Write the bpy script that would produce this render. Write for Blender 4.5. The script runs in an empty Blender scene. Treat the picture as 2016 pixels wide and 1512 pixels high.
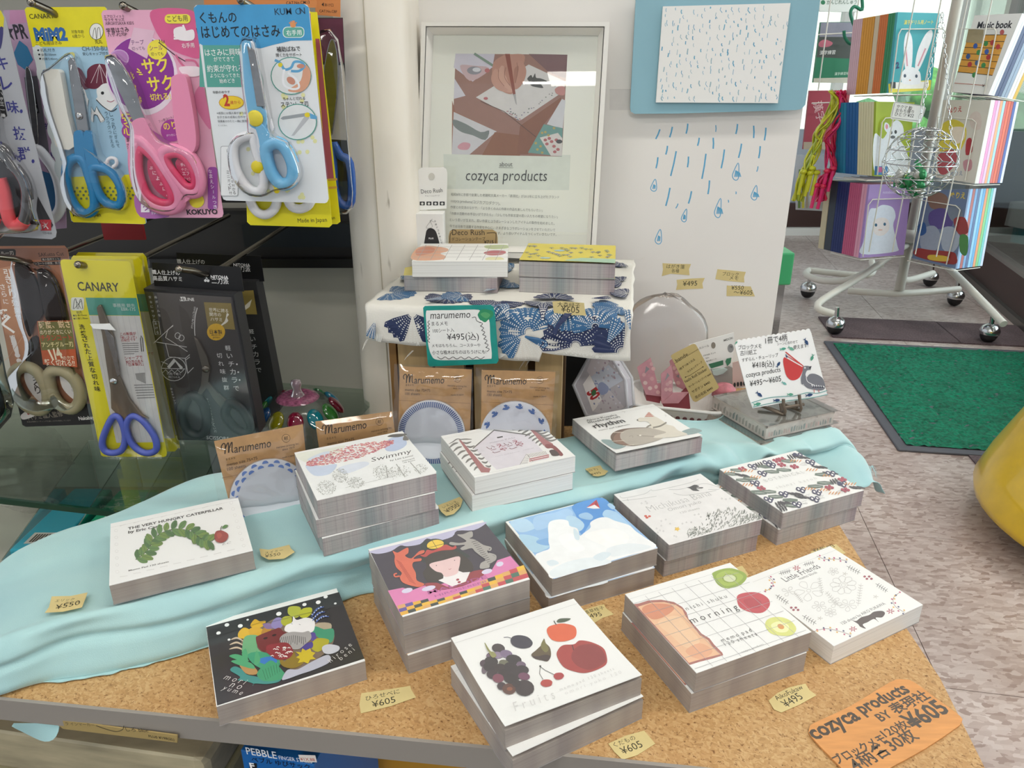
import bpy, bmesh, math, random
from mathutils import Vector, Matrix, noise
from mathutils.geometry import tessellate_polygon
random.seed(7)
PI = math.pi
S = bpy.context.scene
COL = S.collection
# ---------------------------------------------------------------- camera, world, lights, exposure
# metres; z = 0 is the top of the display board, the shop floor lies 0.51 m below it
FOC, PITCH, CAMH, FL, CEIL = 1480.0, math.radians(22.35), 0.4112, -0.51, 1.95
cam = bpy.data.cameras.new('camera'); co = bpy.data.objects.new('camera', cam); COL.objects.link(co)
cam.sensor_width = 36.0; cam.lens = FOC / 2016 * 36; cam.clip_start = 0.02; cam.clip_end = 60
co.location = (0, 0, CAMH); co.rotation_euler = (PI/2 - PITCH, 0, 0); S.camera = co
S.view_settings.view_transform = 'Standard'; S.view_settings.look = 'None'
S.view_settings.gamma = 1.0; S.view_settings.use_curve_mapping = False
S.view_settings.exposure = -0.14
w = bpy.data.worlds.new('sky'); S.world = w; w.use_nodes = True
w.node_tree.nodes['Background'].inputs[0].default_value = (0.86, 0.93, 1.0, 1)
w.node_tree.nodes['Background'].inputs[1].default_value = 0.88
def area(name, loc, sx, sy, power, color, rot=(0, 0, 0)):
    l = bpy.data.lights.new(name, 'AREA'); l.shape = 'RECTANGLE'; l.size = sx; l.size_y = sy
    l.energy = power; l.color = color
    o = bpy.data.objects.new(name, l); COL.objects.link(o); o.location = loc; o.rotation_euler = rot
    return o
TUBES = [(0.25, 0.35), (0.1, -2.1), (1.9, 0.35), (1.9, 2.2), (-1.2, -0.6), (-.18, -7.7)]
for i, (x, y) in enumerate(TUBES):
    area('ceiling_lamp_light', (x, y, CEIL - 0.1), 1.2, 0.16, (3, 34, 14, 13, 10, 20)[i], (1.0, 0.97, 0.92))
area('daylight', (3.3, 2.2, 0.7), 2.4, 2.2, 95, (0.86, 0.92, 1.0), (0, math.radians(90), math.radians(12)))
sun = bpy.data.lights.new('sun', 'SUN'); sun.energy = 7; sun.angle = 0.03; sun.color = (1, 0.96, 0.88)
so = bpy.data.objects.new('sun', sun); COL.objects.link(so); so.rotation_euler = (math.radians(45), 0, math.radians(-20))

# ---------------------------------------------------------------- helpers
CA, SA = math.cos(PITCH), math.sin(PITCH)
def ray(px, py):
    a, b = (px - 1008) / FOC, (756 - py) / FOC
    return Vector((a, CA + b * SA, -SA + b * CA))
ORG = Vector((0, 0, CAMH))
def at(px, py, y=None, z=None):
    """the point of the photograph's pixel (px, py) that lies at depth y or height z"""
    d = ray(px, py)
    return ORG + d * (y / d.y if y is not None else (z - CAMH) / d.z)
def lin(c):
    if isinstance(c, str):
        c = [int(c[i:i+2], 16) / 255 for i in (0, 2, 4)]
    return tuple((v / 12.92 if v <= 0.04045 else ((v + 0.055) / 1.055) ** 2.4) for v in c)
MATS = {}
def mat(name, col=None, rough=0.5, metal=0.0, **k):
    """procedural material: k may hold trans, alpha, emit, noise (amount, scale), bump (height, scale), coat, ior, sss"""
    if name in MATS: return MATS[name]
    m = bpy.data.materials.new(name); m.use_nodes = True; nt = m.node_tree; N = nt.nodes; L = nt.links
    b = N['Principled BSDF']; MATS[name] = m
    c = lin(col) if isinstance(col, str) else tuple(col)
    b.inputs['Base Color'].default_value = (*c, 1)
    b.inputs['Roughness'].default_value = rough; b.inputs['Metallic'].default_value = metal
    if 'trans' in k: b.inputs['Transmission Weight'].default_value = k['trans']
    if 'alpha' in k: b.inputs['Alpha'].default_value = k['alpha']
    if 'ior' in k: b.inputs['IOR'].default_value = k['ior']
    if 'coat' in k: b.inputs['Coat Weight'].default_value = k['coat']; b.inputs['Coat Roughness'].default_value = 0.06
    if 'spec' in k: b.inputs['Specular IOR Level'].default_value = k['spec']
    if 'emit' in k:
        b.inputs['Emission Color'].default_value = (*c, 1); b.inputs['Emission Strength'].default_value = k['emit']
    tc = N.new('ShaderNodeTexCoord')
    if 'noise' in k:
        am, sc = k['noise'][:2]
        mp = N.new('ShaderNodeMapping'); mp.inputs['Scale'].default_value = k['noise'][2] if len(k['noise']) > 2 else (1, 1, 1)
        n = N.new('ShaderNodeTexNoise'); n.inputs['Scale'].default_value = sc; n.inputs['Detail'].default_value = 4
        r = N.new('ShaderNodeMapRange'); r.inputs['From Min'].default_value = 0.3; r.inputs['From Max'].default_value = 0.7
        r.inputs['To Min'].default_value = 1 - am; r.inputs['To Max'].default_value = 1 + am * 0.4
        mx = N.new('ShaderNodeMix'); mx.data_type = 'RGBA'; mx.blend_type = 'MULTIPLY'; mx.inputs['Factor'].default_value = 1
        mx.inputs['A'].default_value = (*c, 1)
        L.new(tc.outputs['Object'], mp.inputs[0]); L.new(mp.outputs[0], n.inputs['Vector'])
        L.new(n.outputs['Fac'], r.inputs['Value']); L.new(r.outputs[0], mx.inputs['B']); L.new(mx.outputs['Result'], b.inputs['Base Color'])
    if 'bump' in k:
        n2 = N.new('ShaderNodeTexNoise'); n2.inputs['Scale'].default_value = k['bump'][1]; n2.inputs['Detail'].default_value = 3
        bp = N.new('ShaderNodeBump'); bp.inputs['Strength'].default_value = k['bump'][0]; bp.inputs['Distance'].default_value = 0.002
        L.new(tc.outputs['Object'], n2.inputs['Vector']); L.new(n2.outputs['Fac'], bp.inputs['Height']); L.new(bp.outputs[0], b.inputs['Normal'])
    return m
def film_mat(name, tint, lo, hi, rough=.05, dark=0.0):
    """thin clear plastic or glass: see-through, with a reflection that grows towards grazing angles"""
    m = bpy.data.materials.new(name); m.use_nodes = True; N = m.node_tree.nodes; L = m.node_tree.links
    N.remove(N['Principled BSDF']); out = N['Material Output']
    t = N.new('ShaderNodeBsdfTransparent'); t.inputs[0].default_value = (*lin(tint), 1)
    g = N.new('ShaderNodeBsdfGlossy'); g.inputs['Roughness'].default_value = rough
    lw = N.new('ShaderNodeLayerWeight'); lw.inputs['Blend'].default_value = .25
    r = N.new('ShaderNodeMapRange'); r.inputs['To Min'].default_value = lo; r.inputs['To Max'].default_value = hi
    x = N.new('ShaderNodeMixShader'); L.new(lw.outputs['Fresnel'], r.inputs['Value']); L.new(r.outputs[0], x.inputs[0])
    L.new(t.outputs[0], x.inputs[1]); L.new(g.outputs[0], x.inputs[2])
    if dark:
        d = N.new('ShaderNodeBsdfDiffuse'); d.inputs[0].default_value = (*lin(tint), 1); y = N.new('ShaderNodeMixShader'); y.inputs[0].default_value = dark
        L.new(x.outputs[0], y.inputs[1]); L.new(d.outputs[0], y.inputs[2]); x = y
    L.new(x.outputs[0], out.inputs['Surface'])
    if hasattr(m, 'use_transparent_shadow'): m.use_transparent_shadow = True
    MATS[name] = m; return m
def print_mat(name, rough, wash):
    """flat print: every face of a print carries its own ink colour"""
    m = bpy.data.materials.new(name); m.use_nodes = True; N = m.node_tree.nodes; L = m.node_tree.links
    b = N['Principled BSDF']; b.inputs['Roughness'].default_value = rough
    a = N.new('ShaderNodeVertexColor'); a.layer_name = 'ink'
    tc = N.new('ShaderNodeTexCoord'); n = N.new('ShaderNodeTexNoise'); n.inputs['Scale'].default_value = 260 if wash > .2 else 90
    n.inputs['Detail'].default_value = 5
    r = N.new('ShaderNodeMapRange'); r.inputs['From Min'].default_value = 0.3; r.inputs['From Max'].default_value = 0.7
    r.inputs['To Min'].default_value = 1 - wash; r.inputs['To Max'].default_value = 1 + wash * 0.5
    mx = N.new('ShaderNodeMix'); mx.data_type = 'RGBA'; mx.blend_type = 'MULTIPLY'; mx.inputs['Factor'].default_value = 1
    L.new(tc.outputs['Object'], n.inputs['Vector']); L.new(n.outputs['Fac'], r.inputs['Value'])
    L.new(a.outputs['Color'], mx.inputs['A']); L.new(r.outputs[0], mx.inputs['B']); L.new(mx.outputs['Result'], b.inputs['Base Color'])
    MATS[name] = m; return m
film_mat('blister', 'fbfbfb', .03, .8, .06); film_mat('bag_film', 'fafafa', .06, .7, .10); film_mat('pane_film', 'ffffff', .05, .4, .01)
film_mat('window_glass', 'f4faf8', .04, .8, .02); film_mat('shelf_glass', 'e4ece6', .05, .5, .03); film_mat('acrylic', 'f0f6f3', .05, .7, .05); film_mat('dome_film', 'fafafb', .04, .7, .15, .035)
print_mat('ink', 0.45, 0.04); print_mat('ink_gloss', 0.13, 0.04); print_mat('ink_wash', 0.45, 0.3)

class MB:
    """collects shapes and links them as one mesh object"""
    def __init__(s): s.v = []; s.f = []; s.m = []; s.smooth = set()
    def add(s, vs, fs, mi=0, M=None, smooth=False):
        o = len(s.v)
        s.v += [tuple(M @ Vector(v)) if M else tuple(v) for v in vs]
        for f in fs:
            if smooth: s.smooth.add(len(s.f))
            s.f.append([i + o for i in f]); s.m.append(mi)
        return s
    def box(s, c, d, mi=0, M=None, r=0):
        x, y, z = c; a, b, h = d[0]/2, d[1]/2, d[2]/2
        vs = [(x+i*a, y+j*b, z+k*h) for k in (-1, 1) for j in (-1, 1) for i in (-1, 1)]
        return s.add(vs, [(0,2,3,1),(4,5,7,6),(0,1,5,4),(2,6,7,3),(0,4,6,2),(1,3,7,5)], mi, M)
    def prism(s, pts, z0, z1, mi=0, M=None, mi_side=None):
        n = len(pts); ar = sum(pts[i][0]*pts[(i+1)%n][1] - pts[(i+1)%n][0]*pts[i][1] for i in range(n))
        if ar < 0: pts = pts[::-1]
        vs = [(p[0], p[1], z0) for p in pts] + [(p[0], p[1], z1) for p in pts]
        tri = tessellate_polygon([[Vector((p[0], p[1], 0)) for p in pts]])
        fs = []
        for t in tri:
            a, b, c = [pts[i] for i in t]
            if (b[0]-a[0])*(c[1]-a[1]) - (c[0]-a[0])*(b[1]-a[1]) < 0: t = t[::-1]
            fs.append(tuple(i + n for i in t)); fs.append(tuple(t[::-1]))
        s.add(vs, fs, mi, M); o = len(s.v) - 2*n
        for i in range(n):
            j = (i+1) % n; s.f.append([o+i, o+j, o+n+j, o+n+i]); s.m.append(mi if mi_side is None else mi_side)
        return s
    def tube(s, path, r, n=8, mi=0, M=None, closed=False, cap=True):
        P = [Vector(p) for p in path]; R = r if isinstance(r, (list, tuple)) else [r]*len(P)
        vs, fs = [], []; k = len(P); up = None
        for i, p in enumerate(P):
            if closed: t = P[(i+1) % k] - P[i-1]
            else: t = P[min(i+1, k-1)] - P[max(i-1, 0)]
            t.normalize()
            if up is None: up = t.orthogonal().normalized()
            up = (up - t * up.dot(t)); up = up.normalized() if up.length > 1e-6 else t.orthogonal().normalized()
            sd = t.cross(up)
            vs += [p + (up*math.cos(2*PI*j/n) + sd*math.sin(2*PI*j/n))*R[i] for j in range(n)]
        for i in range(k if closed else k-1):
            a, b = i*n, ((i+1) % k)*n
            fs += [(a+j, a+(j+1)%n, b+(j+1)%n, b+j) for j in range(n)]
        s.add(vs, fs, mi, M, True)
        if cap and not closed: s.add(vs[:n], [tuple(range(n))[::-1]], mi, M); s.add(vs[-n:], [tuple(range(n))], mi, M)
        return s
    def lathe(s, prof, n=24, mi=0, M=None, a0=0, a1=2*PI):
        full = abs(a1-a0-2*PI) < 1e-6; m = n if full else n+1; vs, fs = [], []
        for (r, z) in prof:
            vs += [(r*math.cos(a0+(a1-a0)*j/n), r*math.sin(a0+(a1-a0)*j/n), z) for j in range(m)]
        for i in range(len(prof)-1):
            for j in range(n): fs.append((i*m+j, i*m+(j+1)%m, (i+1)*m+(j+1)%m, (i+1)*m+j))
        return s.add(vs, fs, mi, M, True)
    def ball(s, c, r, n=12, mi=0, M=None):
        r = r if isinstance(r, (tuple, list)) else (r, r, r)
        vs, fs = [], []; h = n//2
        for i in range(h+1):
            a = PI*i/h
            vs += [(c[0]+r[0]*math.sin(a)*math.cos(2*PI*j/n), c[1]+r[1]*math.sin(a)*math.sin(2*PI*j/n), c[2]+r[2]*math.cos(a)) for j in range(n)]
        for i in range(h):
            for j in range(n): fs.append((i*n+j, (i+1)*n+j, (i+1)*n+(j+1)%n, i*n+(j+1)%n))
        return s.add(vs, fs, mi, M, True)
    def obj(s, name, mats, parent=None, bevel=0, merge=False):
        me = bpy.data.meshes.new(name); me.from_pydata(s.v, [], s.f)
        for m in (mats if isinstance(mats, (list, tuple)) else [mats]): me.materials.append(MATS[m] if isinstance(m, str) else m)
        me.polygons.foreach_set('material_index', s.m)
        if s.smooth:
            sm = [i in s.smooth for i in range(len(s.f))]; me.polygons.foreach_set('use_smooth', sm)
        me.update()
        o = bpy.data.objects.new(name, me); COL.objects.link(o)
        if parent: o.parent = parent
        if bevel:
            b = o.modifiers.new('bevel', 'BEVEL'); b.width = bevel; b.segments = 2; b.limit_method = 'ANGLE'; b.angle_limit = 0.6
        return o
def tag(o, label=None, cat=None, group=None, kind=None):
    for k, v in (('label', label), ('category', cat), ('group', group), ('kind', kind)):
        if v: o[k] = v
    return o
def thing(name, label, cat, M=None, group=None, loc=None, rz=0):
    o = bpy.data.objects.new(name, None); COL.objects.link(o); o.empty_display_size = 0.02
    o.matrix_world = M if M is not None else Matrix.Translation(loc or (0, 0, 0)) @ Matrix.Rotation(rz, 4, 'Z')
    return tag(o, label, cat, group)
def dup(root, M, label=None, group=None, skip=()):
    r = root.copy(); COL.objects.link(r); r.matrix_world = M
    if label: r['label'] = label
    if group: r['group'] = group
    for ch in root.children:
        if ch.name.split('.')[0] in skip: continue
        c = ch.copy(); COL.objects.link(c); c.parent = r; c.matrix_parent_inverse = ch.matrix_parent_inverse; c.matrix_basis = ch.matrix_basis
        for g in ch.children:
            d = g.copy(); COL.objects.link(d); d.parent = c; d.matrix_basis = g.matrix_basis
    return r
def TR(x, y, z, rz=0, rx=0, ry=0):
    return Matrix.Translation((x, y, z)) @ Matrix.Rotation(rz, 4, 'Z') @ Matrix.Rotation(ry, 4, 'Y') @ Matrix.Rotation(rx, 4, 'X')
def upright(x, y, z, yaw=0, lean=0, roll=0):
    """frame of something flat that stands and faces the shop: local x = its width, local y = up, local z = outwards"""
    return Matrix.Translation((x, y, z)) @ Matrix.Rotation(yaw, 4, 'Z') @ Matrix.Rotation(PI/2 - lean, 4, 'X') @ Matrix.Rotation(roll, 4, 'Z')
def rrect(x0, y0, x1, y1, r, n=5):
    pts = []
    for cx, cy, a in ((x1-r, y1-r, 0), (x0+r, y1-r, PI/2), (x0+r, y0+r, PI), (x1-r, y0+r, 3*PI/2)):
        pts += [(cx + r*math.cos(a+PI/2*i/n), cy + r*math.sin(a+PI/2*i/n)) for i in range(n+1)]
    return pts
def smoothline(pts, closed=False, n=6):
    out = []; k = len(pts)
    rng = range(k) if closed else range(k-1)
    for i in rng:
        g = lambda j: pts[j % k] if closed else pts[max(0, min(k-1, j))]
        p0, p1, p2, p3 = g(i-1), g(i), g(i+1), g(i+2)
        for q in range(n):
            t = q/n
            out.append(tuple(0.5*((2*b)+(-a+c)*t+(2*a-5*b+4*c-d)*t*t+(-a+3*b-3*c+d)*t**3) for a, b, c, d in zip(p0, p1, p2, p3)))
    if not closed: out.append(tuple(pts[-1]))
    return out

TXT = {}
def text_mesh(s, bold=0.0):
    k = (s, bold)
    if k not in TXT:
        c = bpy.data.curves.new('t', 'FONT'); c.body = s; c.size = 1; c.resolution_u = 2; c.offset = bold
        c.offset = bold*(.45 if any(ord(q) > 0x2e80 for q in s) else 1); o = bpy.data.objects.new('t', c); m = bpy.data.meshes.new_from_object(o)
        vs = [(v.co.x, v.co.y) for v in m.vertices]; fs = [tuple(p.vertices) for p in m.polygons]
        bpy.data.objects.remove(o); bpy.data.curves.remove(c); bpy.data.meshes.remove(m)
        xs = [v[0] for v in vs] or [0, 1]; TXT[k] = (vs, fs, min(xs), max(xs))
    return TXT[k]
class Ink:
    """flat print on the plane z = zoff of frame M; shapes are given in pixels of a detail of the photograph (ox, oy, scale)
    or, with crop=None, in local metres"""
    def __init__(s, M=None, crop=None, zoff=0.0, step=1.2e-5):
        s.M = M; s.I = M.inverted() if M is not None else None; s.c = crop; s.z0 = zoff; s.z = zoff + step; s.st = step
        s.v = []; s.f = []; s.col = []; s.hold = False; s.fade = 0.0; s.n_h = 0
        if M is not None:
            s.n = (M.to_3x3() @ Vector((0, 0, 1))).normalized(); s.p0 = M @ Vector((0, 0, zoff))
    def P(s, p):
        if s.c is None: return (p[0], p[1])
        px, py = s.c[0] + p[0]/s.c[2], s.c[1] + p[1]/s.c[2]
        d = ray(px, py); t = (s.p0 - ORG).dot(s.n) / d.dot(s.n); q = s.I @ (ORG + d*t)
        return (q.x, q.y)
    def up(s): s.z += s.st; s.n_h = 0
    def raw(s, vs, fs, col):
        """vs: local 2-D points"""
        o = len(s.v); c = tuple(a*(1-s.fade)+b*s.fade for a, b in zip(lin(col), (.62, .61, .60))) + (1,)
        zz = s.z + (s.n_h % 24)*s.st*.12; s.v += [(x, y, zz) for x, y in vs]
        for f in fs:
            a, b, d = vs[f[0]], vs[f[1]], vs[f[2]]
            if (b[0]-a[0])*(d[1]-a[1]) - (d[0]-a[0])*(b[1]-a[1]) < 0: f = f[::-1]
            s.f.append([i+o for i in f]); s.col.append(c)
        if s.hold: s.n_h += 1
        else: s.up()
    def local(s, L, col):
        L = [p for i, p in enumerate(L) if i == 0 or abs(p[0]-L[i-1][0]) + abs(p[1]-L[i-1][1]) > 1e-7]
        if len(L) < 3: return
        tri = tessellate_polygon([[Vector((x, y, 0)) for x, y in L]])
        s.raw(L, [tuple(t) for t in tri if len(set(t)) == 3], col)
    def poly(s, pts, col): s.local([s.P(p) for p in pts], col)
    def blob(s, pts, col, n=5): s.poly(smoothline(pts, True, n), col)
    def ell(s, x, y, rx, ry, col, rot=0, n=18, a0=0, a1=360):
        c, q = math.cos(math.radians(rot)), math.sin(math.radians(rot)); pts = []
        full = a1-a0 >= 360
        for i in range(n if full else n+1):
            a = math.radians(a0 + (a1-a0)*i/n); u, v = rx*math.cos(a), ry*math.sin(a); pts.append((x+u*c-v*q, y+u*q+v*c))
        s.poly(pts, col)
    def rect(s, x0, y0, x1, y1, col): s.poly([(x0, y0), (x1, y0), (x1, y1), (x0, y1)], col)
    def rr(s, x0, y0, x1, y1, r, col, n=4): s.poly(rrect(min(x0,x1), min(y0,y1), max(x0,x1), max(y0,y1), r, n), col)
    def line(s, pts, wd, col, smooth=False, closed=False, taper=False):
        if smooth: pts = smoothline(pts, closed, 5)
        k = len(pts); vs, fs = [], []
        for i in range(k):
            a, b = (pts[i-1], pts[(i+1) % k]) if closed else (pts[max(0, i-1)], pts[min(k-1, i+1)])
            dx, dy = b[0]-a[0], b[1]-a[1]; l = math.hypot(dx, dy) or 1; h = wd/2
            if taper: h *= 0.25 + 0.75*math.sin(PI*(i+0.3)/(k-0.4))
            vs += [s.P((pts[i][0]-dy/l*h, pts[i][1]+dx/l*h)), s.P((pts[i][0]+dy/l*h, pts[i][1]-dx/l*h))]
        for i in range(k if closed else k-1):
            a, b = 2*i, 2*((i+1) % k); fs.append((a, a+1, b+1, b))
        s.raw(vs, fs, col)
    def txt(s, t, x0, y0, x1, y1, col='2a2a2a', bold=0.0, sy=1.0, slant=0.0, left=False):
        """one line of writing whose baseline runs from (x0, y0) to (x1, y1)"""
        vs, fs, a, b = text_mesh(t, bold)
        if not fs: return
        p, q = s.P((x0, y0)), s.P((x1, y1)); dx, dy = q[0]-p[0], q[1]-p[1]; k = 1/(b-a)
        L = [(p[0] + dx*(x-a+slant*y)*k - dy*y*k*sy, p[1] + dy*(x-a+slant*y)*k + dx*y*k*sy) for x, y in vs]
        s.raw(L, fs, col)
    def vtxt(s, t, x0, y0, x1, y1, size, col='2a2a2a', bold=0.0):
        """Japanese writing set downwards from (x0, y0) to (x1, y1), size = width of a character"""
        n = len(t); h = s.hold; s.hold = True
        for i, ch in enumerate(t):
            if ch in ' 　': continue
            f = i/max(1, n-1); cx, cy = x0+(x1-x0)*f, y0+(y1-y0)*f
            if ch in 'ー-―':
                s.line([(cx, cy-size*.38), (cx+size*.03, cy+size*.38)], size*.1, col); continue
            s.txt(ch, cx-size*.42, cy+size*.38, cx+size*.42, cy+size*.38, col, bold)
        s.hold = h; s.z += 2.5*s.st; s.up()
    def many(s): s.hold = True; return s
    def done(s): s.hold = False; s.z += 2.5*s.st; s.up(); return s
    def obj(s, name='cover_print', parent=None, mat='ink'):
        if not s.f: return None
        me = bpy.data.meshes.new(name); me.from_pydata(s.v, [], s.f); me.materials.append(MATS[mat])
        ca = me.color_attributes.new('ink', 'FLOAT_COLOR', 'CORNER'); buf = []
        for f, c in zip(s.f, s.col): buf += list(c)*len(f)
        ca.data.foreach_set('color', buf); me.update()
        o = bpy.data.objects.new(name, me); COL.objects.link(o)
        if parent: o.parent = parent
        return o
# ---------------------------------------------------------------- surface materials of the setting
def node_mat(name, build, rough=0.5):
    m = bpy.data.materials.new(name); m.use_nodes = True; N = m.node_tree.nodes; L = m.node_tree.links
    b = N['Principled BSDF']; b.inputs['Roughness'].default_value = rough; tc = N.new('ShaderNodeTexCoord')
    build(N, L, b, tc); MATS[name] = m; return m
def ramp(N, L, src, stops, inter='LINEAR'):
    r = N.new('ShaderNodeValToRGB'); r.color_ramp.interpolation = inter; e = r.color_ramp.elements
    while len(e) < len(stops): e.new(0.5)
    for i, (p, c) in enumerate(stops): e[i].position = p; e[i].color = (*lin(c), 1)
    L.new(src, r.inputs[0]); return r.outputs[0]
def mapping(N, L, src, scale, rot=(0, 0, 0)):
    mp = N.new('ShaderNodeMapping'); mp.inputs['Scale'].default_value = scale; mp.inputs['Rotation'].default_value = rot
    L.new(src, mp.inputs[0]); return mp.outputs[0]
def mul(N, L, a, b, mode='MULTIPLY', f=1):
    mx = N.new('ShaderNodeMix'); mx.data_type = 'RGBA'; mx.blend_type = mode; mx.inputs['Factor'].default_value = f
    L.new(a, mx.inputs['A']); L.new(b, mx.inputs['B']); return mx.outputs['Result']
def tex(N, L, kind, vec, scale, **k):
    n = N.new('ShaderNodeTex' + kind); n.inputs['Scale'].default_value = scale; L.new(vec, n.inputs['Vector'])
    for a, v in k.items():
        if a in ('feature', 'distance'): setattr(n, a, v)
        else: n.inputs[a].default_value = v
    return n
def b_tile(N, L, b, tc):
    geo = N.new('ShaderNodeNewGeometry'); v = mapping(N, L, geo.outputs['Position'], (1, 2.1, 1), (0, 0, .35))
    w_ = tex(N, L, 'Noise', v, 30, Detail=2); a = N.new('ShaderNodeVectorMath'); a.operation = 'MULTIPLY_ADD'
    a.inputs[1].default_value = (.02, .02, .02); L.new(w_.outputs['Color'], a.inputs[0]); L.new(v, a.inputs[2])
    c = tex(N, L, 'Voronoi', a.outputs[0], 62, distance='CHEBYCHEV'); sep = N.new('ShaderNodeSeparateColor'); L.new(c.outputs['Color'], sep.inputs[0])
    col = ramp(N, L, sep.outputs[0], [(0, 'a8948c'), (.25, 'bfaea7'), (.6, 'cdbeb8'), (1, 'd9cdc8')])
    n = tex(N, L, 'Noise', geo.outputs['Position'], 3.5, Detail=4)
    L.new(mul(N, L, col, ramp(N, L, n.outputs['Fac'], [(.3, 'd9d2d0'), (.7, 'ffffff')])), b.inputs['Base Color'])
    n2 = tex(N, L, 'Noise', geo.outputs['Position'], 20); bp = N.new('ShaderNodeBump'); bp.inputs['Strength'].default_value = .12
    L.new(n2.outputs['Fac'], bp.inputs['Height']); L.new(bp.outputs[0], b.inputs['Normal'])
node_mat('vinyl_tile', b_tile, 0.3)
def b_board(N, L, b, tc):
    v = mapping(N, L, tc.outputs['Object'], (1, 1.0, 1), (0, 0, .5))
    w_ = tex(N, L, 'Noise', v, 120, Detail=3); a = N.new('ShaderNodeVectorMath'); a.operation = 'MULTIPLY_ADD'
    a.inputs[1].default_value = (.012, .012, .012); L.new(w_.outputs['Color'], a.inputs[0]); L.new(v, a.inputs[2])
    c = tex(N, L, 'Voronoi', mapping(N, L, a.outputs[0], (1, 1.6, 1), (0, 0, .8)), 420); sep = N.new('ShaderNodeSeparateColor'); L.new(c.outputs['Color'], sep.inputs[0])
    col = ramp(N, L, sep.outputs[0], [(0, 'ab8656'), (.12, 'b9935f'), (.5, 'c29c69'), (1, 'cfae7d')])
    n = tex(N, L, 'Noise', v, 330, Detail=2, Roughness=.7)
    col = mul(N, L, col, ramp(N, L, n.outputs['Fac'], [(.31, 'ad9879'), (.42, 'ffffff'), (1, 'ffffff')]))
    n3 = tex(N, L, 'Noise', v, 9, Detail=3)
    L.new(mul(N, L, col, ramp(N, L, n3.outputs['Fac'], [(.3, 'f2e6d8'), (.7, 'ffffff')])), b.inputs['Base Color'])
    bp = N.new('ShaderNodeBump'); bp.inputs['Strength'].default_value = .25; bp.inputs['Distance'].default_value = .001
    L.new(n.outputs['Fac'], bp.inputs['Height']); L.new(bp.outputs[0], b.inputs['Normal'])
node_mat('chipboard', b_board, 0.6)
def b_carpet(c0, c1, sc):
    def f(N, L, b, tc):
        n = tex(N, L, 'Noise', tc.outputs['Object'], sc, Detail=4, Roughness=.7)
        n2 = tex(N, L, 'Noise', tc.outputs['Object'], 11, Detail=2)
        L.new(mul(N, L, ramp(N, L, n.outputs['Fac'], [(.35, c0), (.65, c1)]), ramp(N, L, n2.outputs['Fac'], [(.3, 'dddddd'), (.7, 'ffffff')])), b.inputs['Base Color'])
        bp = N.new('ShaderNodeBump'); bp.inputs['Strength'].default_value = .9; bp.inputs['Distance'].default_value = .004
        L.new(n.outputs['Fac'], bp.inputs['Height']); L.new(bp.outputs[0], b.inputs['Normal'])
    return f
node_mat('green_pile', b_carpet('00513a', '008a66', 90), 0.95)
node_mat('brown_carpet', b_carpet('5b4a4c', '77666a', 160), 0.95)
def b_cloth(N, L, b, tc):
    n = tex(N, L, 'Noise', tc.outputs['Object'], 9, Detail=3)
    col = ramp(N, L, n.outputs['Fac'], [(.3, '99c3c8'), (.55, 'a9cfcf'), (.8, 'b6d8d3')])
    L.new(col, b.inputs['Base Color'])
    wv = tex(N, L, 'Noise', tc.outputs['Object'], 1500); bp = N.new('ShaderNodeBump'); bp.inputs['Strength'].default_value = .25; bp.inputs['Distance'].default_value = .0006
    L.new(wv.outputs['Fac'], bp.inputs['Height']); L.new(bp.outputs[0], b.inputs['Normal'])
    b.inputs['Sheen Weight'].default_value = .4; b.inputs['Sheen Roughness'].default_value = .4
    b.inputs['Transmission Weight'].default_value = 0.0
node_mat('gauze', b_cloth, 0.75)
def b_worn(N, L, b, tc):
    v = mapping(N, L, tc.outputs['Object'], (9, 9, 3.0)); n = tex(N, L, 'Noise', v, 1.3, Detail=5, Roughness=.6)
    v2 = mapping(N, L, tc.outputs['Object'], (60, 60, 14)); n2 = tex(N, L, 'Noise', v2, 1.0, Detail=3)
    c = ramp(N, L, n.outputs['Fac'], [(.25, 'dcd5c6'), (.45, 'eae4d7'), (.7, 'f0ebe0')])
    L.new(mul(N, L, c, ramp(N, L, n2.outputs['Fac'], [(.2, 'a39d8c'), (.28, 'ffffff')])), b.inputs['Base Color'])
node_mat('worn_cream', b_worn, 0.35)
def b_edges(N, L, b, tc):
    """cut edges of printed pages: colour streaks that run straight down through the block, plus the fine lines of the sheets"""
    v = mapping(N, L, tc.outputs['Object'], (1, 1, 0)); n = tex(N, L, 'Noise', v, 130, Detail=5, Roughness=.75)
    c = ramp(N, L, n.outputs['Fac'], [(.25, '7c7a7c'), (.4, 'a8a3a2'), (.52, 'b9b4b1'), (.62, 'a8a6a6'), (.75, 'c6c2be')])
    n2 = tex(N, L, 'Noise', v, 26, Detail=2); c2 = ramp(N, L, n2.outputs['Fac'], [(.3, 'c9dde0'), (.5, 'ffffff'), (.7, 'ecd3dc')])
    n3 = tex(N, L, 'Noise', mapping(N, L, tc.outputs['Object'], (6, 6, 2600)), 1, Detail=2)
    c = mul(N, L, c, c2)
    L.new(mul(N, L, c, ramp(N, L, n3.outputs['Fac'], [(.3, 'dddddd'), (.6, 'ffffff')])), b.inputs['Base Color'])
node_mat('page_edges_streaked', b_edges, 0.6)
def b_edges2(N, L, b, tc):
    n = tex(N, L, 'Noise', mapping(N, L, tc.outputs['Object'], (9, 9, 2600)), 1, Detail=2)
    n2 = tex(N, L, 'Noise', mapping(N, L, tc.outputs['Object'], (1, 1, 0)), 45, Detail=2)
    c = ramp(N, L, n.outputs['Fac'], [(.3, 'a0978e'), (.6, 'ada49b')])
    L.new(mul(N, L, c, ramp(N, L, n2.outputs['Fac'], [(.35, 'e8e6ea'), (.6, 'ffffff')])), b.inputs['Base Color'])
node_mat('page_edges', b_edges2, 0.6)
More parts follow.
